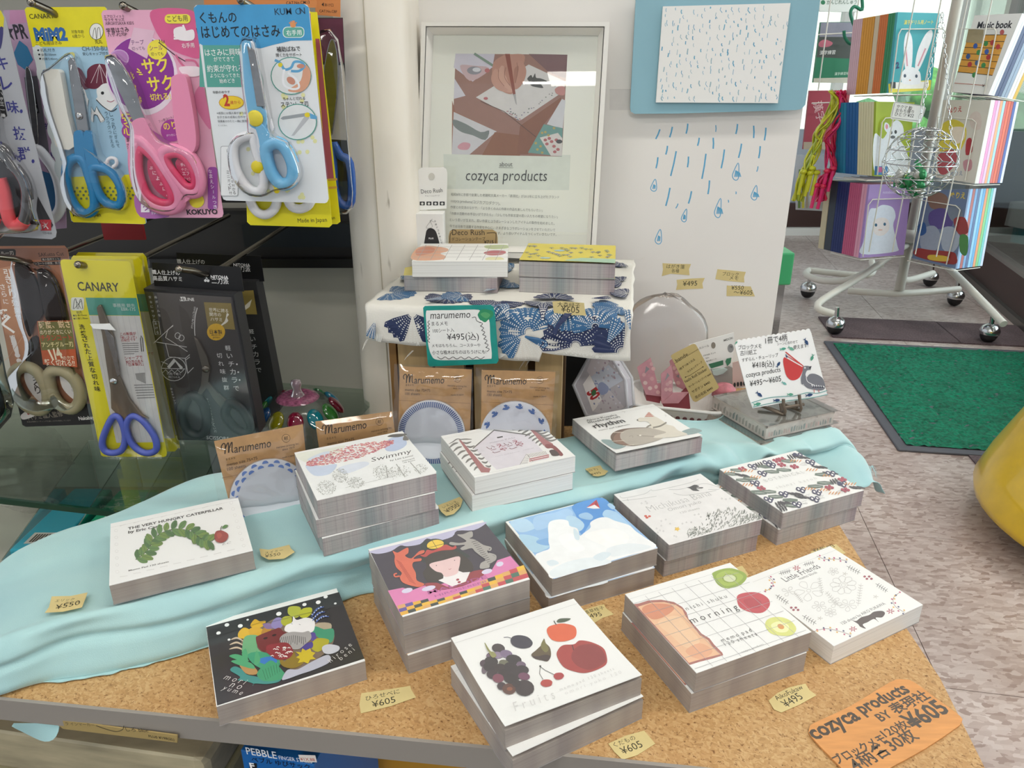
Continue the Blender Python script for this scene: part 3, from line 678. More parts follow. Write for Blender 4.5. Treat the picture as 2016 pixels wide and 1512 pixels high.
def art_forest(k):
    k.poly([(72,380),(1243,70),(1466,658),(168,1072)], '2b2829')
    k.many()
    for x, y, r in ((1125,112,19),(1060,160,22),(938,180,19),(1210,171,12),(712,262,24),(437,314,11),(372,369,22),(254,360,21),(180,432,20),(273,490,13)): k.ell(x, y, r, r*.72, 'f6f6f4', -15)
    k.done()
    k.blob([(560,370),(690,300),(760,330),(1090,340),(1195,420),(1190,520),(1130,600),(1000,690),(850,760),(730,690),(420,560),(400,480)], '7d6a5a')
    for x0, y0, x1, y1 in ((400,505,290,490),(405,545,280,535),(415,590,275,575)): k.line([(x0,y0),((x0+x1)/2,y0-30),(x1,y1)], 16, 'cbb79c', True, taper=True)
    for pts, c in (([(460,370),(500,310),(545,330),(597,325),(575,370),(520,392)], 'dcae1c'), ([(355,430),(400,385),(450,400),(470,440),(430,480),(360,475)], 'dfb224'),
                   ([(450,400),(500,380),(570,400),(560,440),(500,470),(450,440)], 'd9a81e'), ([(570,400),(610,375),(650,390),(620,430),(560,440)], 'b9852a'),
                   ([(570,350),(640,350),(660,390),(600,395)], '8b6f9c'), ([(650,340),(690,298),(740,305),(745,370),(700,400),(650,380)], '9184b8'),
                   ([(735,310),(770,285),(825,290),(820,350),(770,370),(735,350)], 'b0b22c'), ([(790,240),(800,205),(850,195),(905,210),(895,280),(850,300),(800,270)], 'b3b838'),
                   ([(895,250),(930,215),(1000,210),(1000,260),(950,300),(900,290)], 'b6b81c'), ([(1030,360),(1090,340),(1170,350),(1170,400),(1100,410),(1050,390)], 'b3a48a'),
                   ([(1000,400),(1040,375),(1110,400),(1190,395),(1200,460),(1170,520),(1090,490),(1020,440)], '3e9470'), ([(980,440),(1030,430),(1040,490),(1000,500)], '5a4a96'),
                   ([(1000,530),(1050,480),(1150,490),(1140,540),(1060,600),(1000,570)], 'b1a92a'), ([(900,560),(1000,510),(1010,560),(940,590)], '4b3f8c'),
                   ([(390,560),(410,470),(480,450),(540,470),(520,560),(580,620),(540,640),(440,640),(390,610)], '6fae7c'), ([(440,620),(560,600),(700,650),(720,720),(600,760),(480,700)], '3f9c74'),
                   ([(520,670),(640,640),(700,680),(650,720),(560,700)], '3378c0'), ([(360,700),(430,680),(520,760),(510,800),(420,790)], 'b98f56')): k.blob(pts, c, 3)
    for pts in ([(275,640),(330,620),(400,640),(450,680),(380,680)], [(290,685),(370,670),(470,700),(500,750),(400,730)], [(385,620),(420,570),(440,640),(430,690)], [(500,640),(520,590),(550,680),(500,720)]): k.blob(pts, '4fa573', 3)
    k.blob([(285,765),(320,730),(380,750),(430,800),(520,820),(640,850),(730,840),(700,870),(600,885),(500,880),(480,905),(485,880),(400,855),(350,850),(370,820)], '3b8d86', 4)
    k.blob([(520,790),(600,700),(660,680),(740,760),(765,800),(740,840),(640,860),(560,850)], '3f9a6e', 4)
    k.many()
    for i in range(7): k.line([(570+i*24, 760-i*10), (600+i*20, 850-i*12)], 3, '1d5c42')
    k.done()
    k.blob([(740,845),(790,760),(880,755),(1000,690),(1130,630),(1170,650),(1150,700),(1020,760),(900,800),(790,840)], 'b9bac8', 4)
    k.blob([(1095,560),(1150,535),(1240,550),(1240,590),(1170,620),(1110,610)], 'c9cad2', 4)
    k.blob([(720,690),(740,640),(760,690),(810,630),(850,600),(870,650),(940,630),(930,700),(850,745),(760,735)], '8c7420', 3)
    k.poly([(860,600),(910,605),(920,570),(950,590),(990,570),(1000,600),(1035,610),(1010,640),(1040,665),(990,670),(970,705),(930,690),(880,700),(900,665),(865,650),(895,630)], 'cdb622')
    k.blob([(770,420),(775,370),(830,340),(840,285),(870,320),(950,300),(1020,320),(1030,380),(1000,430),(880,440)], 'efeceb', 4)
    k.blob([(510,480),(530,460),(600,430),(680,400),(720,390),(750,420),(780,440),(720,510),(700,540),(610,570),(590,605),(530,560)], '742c2b', 4)
    k.blob([(720,500),(750,450),(830,425),(920,430),(980,420),(1000,480),(950,530),(880,580),(780,560)], 'a7a3a0', 4)
    k.many()
    for i in range(13): k.line([(740+i*17, 455+abs(i-6)*3), (722+i*19, 520+(i % 3)*10)], 4, '3d3a3b')
    for x, y in ((820,352),(890,358)): k.line([(x, y), (x+14, y+6)], 3, '55504e')
    k.ell(595, 482, 20, 9, '2e1110', -15); k.ell(672, 455, 20, 9, '2e1110', -15)
    k.done()
    k.blob([(600,590),(610,545),(680,530),(740,520),(800,530),(840,600),(800,660),(700,670),(620,620)], '8d2e33', 4)
    k.many()
    for i in range(22): x, y = 640+rnd.random()*170, 560+rnd.random()*95; k.line([(x, y), (x+14, y-6), (x+26, y+2)], 7, 'e9e2dd')
    k.done(); k.many()
    for (x0, y0, x1, y1) in ((1000,300,1110,205),(1010,330,1120,250),(1040,345,1155,292)):
        k.line([(x0,y0),((x0+x1)/2-8,(y0+y1)/2-25),(x1,y1)], 15, '4a62a5', True, taper=True)
        for q in range(5): f = (q+.7)/5.6; k.ell(x0+(x1-x0)*f-8, y0+(y1-y0)*f-16, 5, 5, 'dfe6ee')
    k.done()
    for s_, a in (('m o r i', (222,842,400,892)), ('n o', (272,910,366,936)), ('y u m e', (210,935,378,985)), ('h i r o s e', (1172,700,1362,545)), ('b e n i', (1262,680,1385,590))): k.txt(s_, *a, 'dcd8d4', -.008, 1.15, .15)
    for a in ((80,480,600,330),(560,360,1260,190)): k.line([(a[0],a[1]),(a[2],a[3])], 2, '3b3939')
def art_girl(k):
    k.poly([(140,370),(1205,92),(1612,598),(425,955)], '38313f')
    k.blob([(135,355),(400,290),(660,225),(930,155),(1195,85),(1203,105),(1100,160),(945,165),(900,220),(760,260),(665,237),(600,290),(480,310),(415,303),(330,355),(220,380),(150,372)], 'c3c1dc', 3)
    k.blob([(610,290),(720,240),(830,260),(960,340),(1060,400),(1010,420),(640,460),(620,380)], '26332e', 4)
    k.poly([(300,722),(440,695),(520,720),(640,675),(740,680),(1180,540),(1270,525),(1320,440),(1440,400),(1612,598),(425,955)], 'df7fb4')
    k.blob([(640,660),(760,650),(900,690),(1050,560),(1180,530),(1190,580),(1000,680),(740,720)], '963039', 3)
    # patchwork hem
    cols = ['e8b02c','4b4592','c8414b','2d3a35','dca565','3f6f5c','eebb2d','5b4c9a','c2474a','e3ab5f']
    k.many()
    lo = lambda f: (425+(1612-425)*f, 955+(598-955)*f)
    for i in range(17):
        f0, f1 = i/17, (i+1)/17
        h = 60 + 90*abs(f0-.35)
        for r in range(3):
            if r == 2 and 3 < i < 11: continue
            a, b = lo(f0), lo(f1); y0, y1 = r*h/3, (r+1)*h/3
            sx = -.42
            k.poly([(a[0]+sx*y0, a[1]-y0), (b[0]+sx*y0, b[1]-y0), (b[0]+sx*y1, b[1]-y1), (a[0]+sx*y1, a[1]-y1)], cols[(i*3+r*7+i//4) % 10])
    k.done()
    for x, y, rx in ((480,722,52),(680,702,66),(1222,545,50),(1342,476,34)): k.ell(x, y, rx, 22, 'dcd6ec', -14)
    k.txt('MADODE', 680, 758, 1230, 605, 'a8508c', .01, .5); k.txt('HIROSEBENI', 742, 785, 1218, 645, 'b5609a', .01, .45)
    # girl
    k.blob([(640,400),(700,360),(860,340),(960,370),(1060,440),(1095,500),(1080,545),(1000,555),(900,560),(830,610),(740,645),(670,640),(625,560),(660,500)], '342b24', 4)
    k.poly([(770,628),(815,610),(820,570),(960,540),(1000,555),(1065,550),(1025,640),(900,685)], 'f1eceb')
    k.blob([(688,478),(820,440),(960,405),(972,460),(960,520),(950,560),(900,585),(830,595),(800,560),(740,540)], 'eccac8', 4)
    k.many(); k.ell(950, 622, 15, 10, 'a83145', -14); k.ell(964, 645, 15, 10, 'a83145', -14); k.ell(752, 490, 5, 4, '4a2a2a'); k.ell(921, 442, 5, 4, '4a2a2a'); k.line([(865,522),(878,528),(890,518)], 4, 'b8616a'); k.done()
    k.blob([(600,395),(640,385),(665,345),(720,350),(790,320),(840,296),(900,320),(930,305),(938,330),(900,345),(800,352),(700,380),(650,412)], 'c0453f', 4)
    k.ell(743, 297, 80, 44, 'f0cc3f', -10, a0=150, a1=360); k.ell(743, 300, 80, 34, 'f0cc3f', -10)
    k.line([(668,330),(822,288)], 4, '3d3117'); k.line([(712,258),(760,335)], 4, '3d3117')
    # orange cat, grey cat
    for col, col2, P_ in (('dd6a4d', 'b23f2f', ([(365,400),(345,355),(390,372),(440,345),(488,325),(490,375),(460,400),(520,425),(590,360),(638,350),(635,375),(570,400),(540,430),(610,425),(605,450),(540,460),(530,500),(560,560),(570,630),(640,662),(600,692),(520,680),(440,650),(412,600),(430,560),(380,510),(362,450)],)),
                          ('a8a49e', '4f4a4b', ([(945,205),(1000,200),(1080,172),(1090,220),(1060,240),(1110,250),(1190,300),(1260,320),(1225,350),(1240,380),(1300,410),(1300,440),(1250,480),(1240,512),(1160,520),(1165,470),(1210,440),(1160,400),(1110,360),(1080,330),(1000,350),(975,330),(1020,300),(930,305),(875,295),(885,272),(960,282),(1030,268),(1000,240)],))):
        for pts in P_: k.blob(pts, col, 3)
    k.many()
    for i in range(14): k.line([(380+i*9, 440+i*15), (430+i*10, 470+i*15)], 5, 'b9442f')
    for i in range(13): k.line([(1080+i*13, 275+i*17), (1130+i*12, 262+i*17)], 5, '55504f')
    k.done()
    k.line([(412,590),(370,595),(360,575),(385,565)], 14, 'dd6a4d', True); k.line([(1210,340),(1250,350),(1260,330),(1235,320)], 13, 'a8a49e', True); k.line([(1240,380),(1300,400),(1295,440),(1240,465)], 14, 'a8a49e', True)
def art_fruit(k):
    k.blob([(1000,540),(1015,480),(1060,445),(1150,438),(1200,405),(1300,420),(1400,470),(1432,540),(1430,620),(1350,670),(1250,698),(1160,685),(1060,640)], 'a8352f')
    k.blob([(1140,500),(1200,450),(1320,440),(1400,500),(1420,600),(1300,670),(1190,640),(1130,570)], '8c2a29'); k.line([(1146,490),(1140,465),(1133,445)], 8, '3b2622')
    k.blob([(915,335),(925,290),(990,265),(1060,258),(1150,280),(1172,330),(1150,385),(1050,415),(960,400)], 'df6033')
    k.line([(996,270),(982,250),(975,234)], 9, '43433a'); k.blob([(998,240),(1030,215),(1120,215),(1080,240),(1020,250)], '44523a')
    k.blob([(597,405),(620,370),(680,360),(750,378),(790,425),(765,465),(690,475),(620,450)], '33303f'); k.line([(600,385),(570,377),(537,380)], 5, '4a4858')
    k.blob([(778,530),(820,490),(870,440),(884,395),(893,395),(905,430),(940,470),(949,540),(920,588),(870,580),(810,565)], '5b4a2c'); k.blob([(860,460),(884,400),(905,430),(930,480),(900,510)], '77703a')
    k.blob([(785,540),(830,545),(900,530),(945,545),(920,585),(860,575),(810,562)], '3a2622')
    k.many(); k.line([(880,752),(850,700),(856,635)], 5, '55524a'); k.line([(978,710),(900,670),(856,635)], 5, '55524a'); k.ell(856, 632, 9, 8, '3d3a35'); k.done()
    k.blob([(858,785),(880,758),(930,755),(960,775),(950,810),(905,822),(870,808)], 'b23b33'); k.blob([(972,725),(990,698),(1040,695),(1062,722),(1040,752),(995,755)], 'a93236')
    k.many()
    gs = [(492,475,58,40,'3b3033'),(425,545,40,33,'6f5a6b'),(485,535,45,30,'8e7d93'),(560,525,55,35,'7b6a86'),(380,610,50,36,'4b3944'),(370,660,24,40,'6a5a66'),(430,590,60,42,'2f2628'),(625,575,70,44,'2b2327'),(540,605,45,30,'6b6a55'),(690,620,42,30,'6d5a6e'),
          (420,640,62,44,'2d2427'),(510,650,60,40,'332628'),(600,640,60,42,'2c2226'),(700,665,58,40,'2f2429'),(440,705,52,40,'38292f'),(550,700,60,44,'2c2125'),(640,710,58,44,'30252a'),(715,725,52,34,'70405a'),(490,740,50,40,'7a3c4f'),
          (600,745,62,46,'2a2023'),(520,810,40,36,'3c2a30'),(585,838,60,50,'5b3528'),(720,832,84,74,'33262a'),(650,790,40,36,'2c2125')]
    for g in gs: k.ell(g[0], g[1], g[2], g[3], g[4], 10, 14); k.up()
    k.ell(590, 838, 26, 18, '8a4f33', 0, 10)
    k.done(); k.line([(460,540),(410,500),(372,430)], 16, '8d8b4a', True, taper=True); k.blob([(410,515),(450,510),(475,545),(440,560)], '96945a')
    k.txt('F r u i t s', 640, 1050, 990, 935, 'd2d0cd', -.012, 1.5, .25); k.txt('m e m o  p a d   1 2 0  s h e e t s', 1030, 868, 1500, 680, 'bfbdba', -.01, 1.2, .2); k.txt('o m o r i   y u k o   1 2 0', 1075, 905, 1565, 715, 'd2d0cd', -.01, 1.0, .2)
def art_sky(k):
    k.poly([(122,390),(1208,118),(1830,686),(640,1048)], '8fbce8')
    k.blob([(850,215),(1000,150),(1200,118),(1310,220),(1350,340),(1100,370),(960,540),(900,330)], '4d95dd', 4)
    for pts, c in (([(140,400),(300,350),(420,440),(400,480),(250,510)], 'b5d6ee'), ([(420,340),(640,290),(800,240),(850,330),(560,460),(430,480)], 'a5cbee'), ([(780,340),(880,330),(990,420),(940,500),(830,470)], 'b3d5ec'),
                   ([(930,310),(1020,285),(1090,330),(1060,370),(950,350)], '9cc6ea'), ([(1200,300),(1240,255),(1330,270),(1390,310),(1480,400),(1530,450),(1400,430),(1230,345)], 'a9d0ef'), ([(1255,200),(1290,180),(1345,225),(1310,250)], 'a9d0ef'),
                   ([(240,560),(330,540),(470,580),(440,620),(580,660),(560,700),(400,740)], 'acd3ea'), ([(440,620),(560,580),(600,600),(600,660),(500,655)], '79aee2')): k.blob(pts, c, 4)
    k.blob([(430,790),(500,735),(590,700),(580,620),(580,540),(575,450),(600,390),(700,365),(800,380),(825,440),(910,470),(940,550),(985,520),(1060,460),(1060,400),(1150,350),(1250,342),(1340,380),(1500,430),(1580,500),(1680,570),(1815,685),(1500,780),(1100,900),(645,1040),(560,950)], 'f4f6f6', 4)
    for pts, c in (([(700,560),(850,530),(900,610),(1000,700),(900,740),(760,680)], 'fbfbfa'), ([(1000,560),(1100,500),(1330,470),(1500,560),(1400,700),(1200,660)], 'fcfbf9'), ([(600,960),(800,850),(1100,800),(1300,860),(900,960),(660,1030)], 'e9f1f4'), ([(1250,700),(1500,640),(1760,680),(1500,760),(1300,790)], 'e8eff2'), ([(870,470),(930,530),(930,600),(880,580)], 'd6e7ef'),
                   ([(1090,800),(1200,740),(1300,760),(1190,840)], 'dbe8ee'), ([(560,850),(640,830),(700,870),(600,900)], 'dce9ef')): k.blob(pts, c, 4)
    k.poly([(1015,232),(1130,140),(1172,242),(1108,198)], 'c8323c'); k.poly([(1015,232),(1108,198),(1170,240),(1100,245)], 'f3f0ef'); k.poly([(1108,198),(1130,140),(1140,205)], '9c2230')
def art_meadow(k):
    k.poly([(105,348),(738,205),(1200,532),(515,722)], 'e9e7e5')
    for pts in ([(150,360),(180,375),(330,345),(380,315),(410,320),(640,270),(730,238)], [(170,395),(300,380),(420,362)], [(510,312),(600,310),(760,270),(860,290),(880,310),(800,312)], [(545,340),(640,355),(860,320)], [(210,380),(205,390),(215,395)]): k.line(pts, 3, 'b7b7b5', True)
    k.blob([(640,298),(662,295),(700,278),(735,290),(710,298),(760,296),(755,305),(712,306),(735,322),(690,322),(665,305)], '3a393a', 3)
    k.txt('Michikusa Bana', 372, 478, 830, 355, 'b0afad', -.018, 1.2, .15); k.txt('Omori yuko', 512, 474, 752, 412, 'aaa9a7', -.012, 1, .2); k.txt('120 sheets', 600, 490, 740, 455, 'bcbbb8', 0, .8, .1)
    k.many()
    for x, y in ((340,508),(350,520),(368,510)): k.ell(x, y, 11, 7, 'd2553c')
    for a in range(5): k.line([(572+12*math.cos(a*1.3), 604+9*math.sin(a*1.3)), (572+22*math.cos(a*1.3), 604+18*math.sin(a*1.3))], 5, 'e9c95a')
    k.ell(572, 604, 15, 11, 'ecc34a')
    for x, y in ((310,415),(340,402),(350,415),(900,380),(930,385),(960,380),(700,500),(730,495),(745,515),(420,600),(445,615),(470,620),(455,580),(430,630),(550,655),(565,660),(455,545),(488,535),(520,565),(675,555),(610,565),(640,555)):
        k.line([(x-6, y), (x, y-6), (x+6, y), (x, y+5)], 2.5, 'aeadab', closed=True)
    r2 = random.Random(8)
    for i in range(300):
        u, v = r2.random(), r2.random(); x = 640+550*u; ytop = 620-210*(u**.45 if u > .25 else u*1.2) + (max(0, u-.62))*300; yb = 690-(u*150)
        y = ytop+(yb-ytop)*v
        if y > yb-8: continue
        a = r2.uniform(-1.9, -.5); l = r2.uniform(12, 30); k.line([(x, y), (x+l*.5*math.cos(a)+3, y+l*.5*math.sin(a)), (x+l*math.cos(a), y+l*math.sin(a))], r2.uniform(4, 8), r2.choice(('6d716b', '7d817a', '8b8f86', '9b9e95')), taper=True)
    k.done()
def art_botanical(k):
    r2 = random.Random(4); C = Vector
    a, b, c, d = (880,165), (1450,28), (1955,305), (1345,490)
    def uv(u, v): return ((a[0]*(1-u)+b[0]*u)*(1-v)+(d[0]*(1-u)+c[0]*u)*v, (a[1]*(1-u)+b[1]*u)*(1-v)+(d[1]*(1-u)+c[1]*u)*v)
    def L(u, v, du, dv, wd, col): k.line([uv(u-du, v-dv), uv(u, v), uv(u+du, v+dv)], wd, col, taper=True)
    k.many(); pos = []
    for j in range(9):
        for i in range(10):
            u, v = (i+.5+.18*((j*7+i*3) % 5-2)/2)/10, (j+.5+.18*((i*5+j) % 5-2)/2)/9
            if .2 < u < .8 and .30 < v < .66: continue
            pos.append((u, v, r2.choice((0, 1, 2, 3, 4, 5, 2, 0))))
    for i_, (u, v, kind) in enumerate(pos):
        u += r2.uniform(-.02, .02); v += r2.uniform(-.03, .03)
        u = min(max(u, .06), .94); v = min(max(v, .09), .93); p = uv(u, v)
        if kind == 0:
            for q in range(3): L(u-.03+q*.03, v+(i_ % 2)*.02*q, .018, (-.05, .04)[i_ % 2], 13, '2e2c33')
        elif kind == 1:
            for q in (-.02, .02):
                for w_ in (-.02, .02): x, y = uv(u+q, v+w_); k.ell(x, y, 14, 10, 'a73d52', 20, 6)
        elif kind == 2:
            for q, w_ in ((-.02, -.02), (.025, 0), (-.01, .03)): x, y = uv(u+q, v+w_); k.ell(x, y, 21, 14, '2c2d55', 30, 9); k.up(); k.ell(x, y, 10, 6, 'f4f2ee', 30, 7)
        elif kind == 3:
            for q in range(4): L(u-.035+q*.024, v-.025+q*.016, .03, -.018, 8, 'd9914e')
        elif kind == 4:
            L(u, v, .06, .04, 27, '66756a'); k.up(); L(u, v, .04, .027, 2.5, 'e8ebe6')
        else:
            x, y = uv(u, v); k.line([(x-28, y+6), (x-8, y-6), (x+18, y-14), (x+8, y), (x+26, y+8), (x-4, y+8)], 2.5, 'b9b8b6', closed=True)
    k.done()
    k.txt('B O T A N I C A L', 1225, 262, 1510, 195, 'b3b2b0', -.014, 1.2); k.txt('s h i n z i   k a t o h', 1305, 312, 1600, 240, 'c5c4c1', -.01, 1, .2)
def art_morning(k):
    k.poly([(150,408),(180,404),(240,385),(320,380),(400,395),(450,425),(478,460),(490,500),(545,560),(570,590),(620,620),(650,660),(700,710),(705,725),(640,745),(560,765),(497,785)], 'a8655a')
    k.poly([(176,424),(260,398),(340,395),(410,412),(452,440),(470,480),(530,560),(560,600),(610,630),(645,680),(690,718),(600,740),(492,772)], 'e8b890')
    k.blob([(200,440),(260,405),(370,410),(400,440),(330,490),(260,500)], 'd68a66', 4); k.blob([(300,520),(420,480),(500,560),(560,640),(480,680),(380,600)], 'ecc49c', 4); k.blob([(470,700),(560,650),(640,700),(560,750)], 'e2a680', 4)
    k.blob([(640,232),(642,212),(700,190),(760,186),(830,210),(852,240),(830,275),(790,300),(720,310),(670,285)], '8fa83a', 4); k.blob([(660,235),(720,200),(790,210),(830,240),(780,285),(710,292)], 'a5bb4c', 4); k.ell(745, 248, 38, 22, 'd5dcb4', 5)
    k.many()
    for i in range(26): a_ = i*2*PI/26; k.ell(745+43*math.cos(a_), 248+27*math.sin(a_), 2.5, 2, '3a3b22', 0, 5)
    k.done()
    k.blob([(790,380),(800,350),(860,335),(930,340),(985,375),(992,420),(950,460),(880,460),(810,430)], 'c23f4a', 4); k.blob([(830,385),(890,370),(940,390),(930,430),(870,430)], 'b23440', 4)
    k.blob([(965,540),(985,500),(1050,488),(1120,510),(1158,560),(1130,600),(1070,605),(1000,590)], 'd9dc7c', 4); k.blob([(1000,540),(1050,515),(1110,540),(1100,580),(1040,580)], 'ecedae', 4); k.ell(1062, 548, 22, 15, 'dd9a4e', 25)
    a, b, c, d = (92,348), (745,160), (1252,590), (545,838)
    def uv(u, v): return ((a[0]*(1-u)+b[0]*u)*(1-v)+(d[0]*(1-u)+c[0]*u)*v, (a[1]*(1-u)+b[1]*u)*(1-v)+(d[1]*(1-u)+c[1]*u)*v)
    k.many()
    for i in range(1, 8): k.line([uv(i/8+.02, .075), uv(i/8+.02, .985)], 2, 'a9a8a8')
    k.done(); k.many()
    for j in range(7): v = .12+j*.138; k.line([uv(.01, v), uv(.99, v)], 2, 'a9a8a8')
    k.done()
    k.txt('n i s h i   s h u k u', 480, 448, 732, 368, '6f6d6b', -.004, 1.1, .1); k.txt('m o r n i n g', 512, 530, 805, 440, '413f3e', -.006, 1.1, .1); k.txt('m e m o  p a d', 700, 645, 886, 578, '6f6d6b', 0, 1.1, .1); k.txt('1 2 0  s h e e t s', 720, 668, 918, 602, '6f6d6b', 0, 1.1, .1); k.txt('cozyca products', 822, 712, 958, 662, 'b3b1af', 0, .8)
def art_friends(k):
    k.txt('Little Friends', 1095, 270, 1312, 180, '3f3c3a', 0, 1.1); k.txt('memo block', 1182, 258, 1292, 214, '55514e', 0, 1); k.txt('120 sheets by AIKO FUKAWA', 1448, 535, 1715, 408, '6a6663', 0, 1)
    k.blob([(1505,508),(1530,512),(1560,490),(1610,475),(1640,455),(1690,450),(1708,465),(1690,490),(1650,492),(1670,520),(1640,500),(1600,520),(1570,535),(1590,560),(1555,548),(1540,530)], '4a3a38', 4)
    k.many()
    def leafy(x0, y0, x1, y1, n, col='6b6a68', l=22):
        k.line([(x0, y0), (x1, y1)], 2.5, col); dx, dy = (x1-x0)/n, (y1-y0)/n
        for i in range(1, n):
            x, y = x0+dx*i, y0+dy*i; k.line([(x, y), (x-dy*.9+dx*.3, y+dx*.9+dy*.3)], 5, col, taper=True); k.line([(x, y), (x+dy*.9+dx*.3, y-dx*.9+dy*.3)], 5, col, taper=True)
    for a in ((1050,220,1125,200),(1200,165,1270,148),(1030,350,1110,405),(1195,478,1282,530),(1470,172,1555,215),(1650,280,1725,330)): leafy(*a, 6)
    for x, y in ((1160,184),(1510,562),(1742,452)):
        for q in range(6): a_ = q*PI/3; k.line([(x+5*math.cos(a_), y+4*math.sin(a_)), (x+24*math.cos(a_), y+17*math.sin(a_))], 9, 'b4606c', taper=True)
    def garland(pts):
        P_ = smoothline(pts, False, 4); k.line(P_, 2.5, '7a5a5a')
        for i, (x, y) in enumerate(P_[1:]): k.ell(x+(-9 if i % 2 else 9), y+(7 if i % 2 else -7), 7, 5, ('c2587e', 'e0b25c', '4a4a72')[i % 3], 30, 6)
    garland([(1285,110),(1340,130),(1400,128),(1475,140)]); garland([(985,240),(1015,270),(1000,310),(950,330)]); garland([(1265,578),(1340,560),(1420,575),(1500,600)]); garland([(1800,335),(1760,370),(1770,420),(1830,460)])
    for x, y in ((1600,245),(1145,438)):
        for q in range(4): k.ell(x-18+q*14, y-8+(q % 2)*14, 9, 7, '9c4654', 0, 7)
    k.done(); k.many(); g = 'c6c4c0'
    def flower(x, y, r, n, pr):
        for q in range(n): a_ = q*2*PI/n+.4; k.line([(x+pr*math.cos(a_+s_)*1.0*w_, y+pr*math.sin(a_+s_)*.7*w_) for s_, w_ in ((0, .3), (-.35, .9), (0, 1.15), (.35, .9))], 2.5, g, True, True)
        k.line([(x+r*math.cos(a_*.9), y+r*.7*math.sin(a_*.9)) for a_ in range(7)], 2.5, g, closed=True)
    flower(1235, 325, 14, 5, 80); flower(1450, 290, 14, 9, 72); flower(1110, 330, 8, 4, 38); flower(1388, 205, 8, 5, 30)
    flower(1300, 420, 9, 5, 40); flower(1370, 460, 8, 6, 34); flower(1480, 415, 9, 5, 48); flower(1400, 400, 8, 4, 40)
    for a in ((1320,350,1300,240,8),(1200,400,1150,340,7),(1540,420,1560,280,9),(1420,420,1340,330,8)): leafy(*a, g)
    for x, y in ((1460,220),(1650,362),(1305,496)):
        for q in range(5): a_ = q*2*PI/5; k.line([(x, y), (x+17*math.cos(a_), y+12*math.sin(a_))], 6, 'cfccc6', taper=True)
    k.done()
def art_green(k):
    """the printed creature is left out: a plain garland of green leaves of the same size and colours stands in for it"""
    k.many()
    for i in range(8): k.line([(258+i*124-4, 348-i*27), (310+i*124, 330-i*27)], 9, 'dbdad6', taper=True)
    for i in range(9): k.line([(255+i*121, 805-i*29), (325+i*121, 795-i*30)], 9, 'dbdad6', taper=True)
    for i in range(7): k.ell(222+i*2, 388+i*62, 16, 13, 'e0dfdb'); 
    for i in range(8): k.ell(1262+i*16, 138+i*55, 16, 13, 'e0dfdb')
    k.done(); k.many()
    for i in range(7): k.ell(222+i*2, 388+i*62, 12, 9, 'f1f1ee')
    for i in range(8): k.ell(1262+i*16, 138+i*55, 12, 9, 'f1f1ee')
    k.done()
    k.txt('THE VERY HUNGRY CATERPILLAR', 330, 382, 1190, 195, '24221f', .028, 1.15); k.txt('by Eric Carle', 330, 415, 640, 352, '24221f', .03, 1.15); k.txt('Memo Pad 120 sheets', 335, 757, 698, 674, '45423e', .01, .9)
    P_ = smoothline([(400,650),(470,600),(530,530),(560,470),(640,410),(760,375),(880,395),(950,440),(1010,480),(1060,490)], False, 4); r2 = random.Random(9)
    k.line(P_, 10, '4a5a2c'); cs = ['3f6b2f','2f6a4c','5c8440','2d7a5c','6c8a34','37806a']
    for i in range(1, len(P_), 2):
        (x, y), (x0, y0) = P_[i], P_[i-1]; dx, dy = x-x0, y-y0; l = math.hypot(dx, dy) or 1; dx /= l; dy /= l
        for sd in (-1, 1):
            L_ = r2.uniform(95, 120); ex, ey_ = x+(dx*.55-sd*dy*.8)*L_, y+(dy*.55+sd*dx*.8)*L_*.8; mx, my = (x+ex)/2, (y+ey_)/2
            k.line([(x, y), (x*.75+ex*.25, y*.75+ey_*.25), (mx, my), (x*.25+ex*.75, y*.25+ey_*.75), (ex, ey_)], 52, cs[(i+sd) % 6], True, taper=True); k.line([(x, y), (ex, ey_)], 3, '24502c')
    k.blob([(1110,450),(1125,405),(1165,395),(1195,402),(1235,430),(1225,475),(1180,505),(1130,495)], '9a3327', 4); k.blob([(1130,430),(1160,415),(1180,440),(1150,470)], 'b04a38', 4); k.line([(1170,400),(1168,375),(1180,355)], 6, '4a3a24', True); k.blob([(1178,372),(1205,345),(1235,350),(1210,375)], '4c7c34', 3)
    k.txt('E.C.', 1180, 530, 1262, 510, '8a8783', 0, .8, .4)
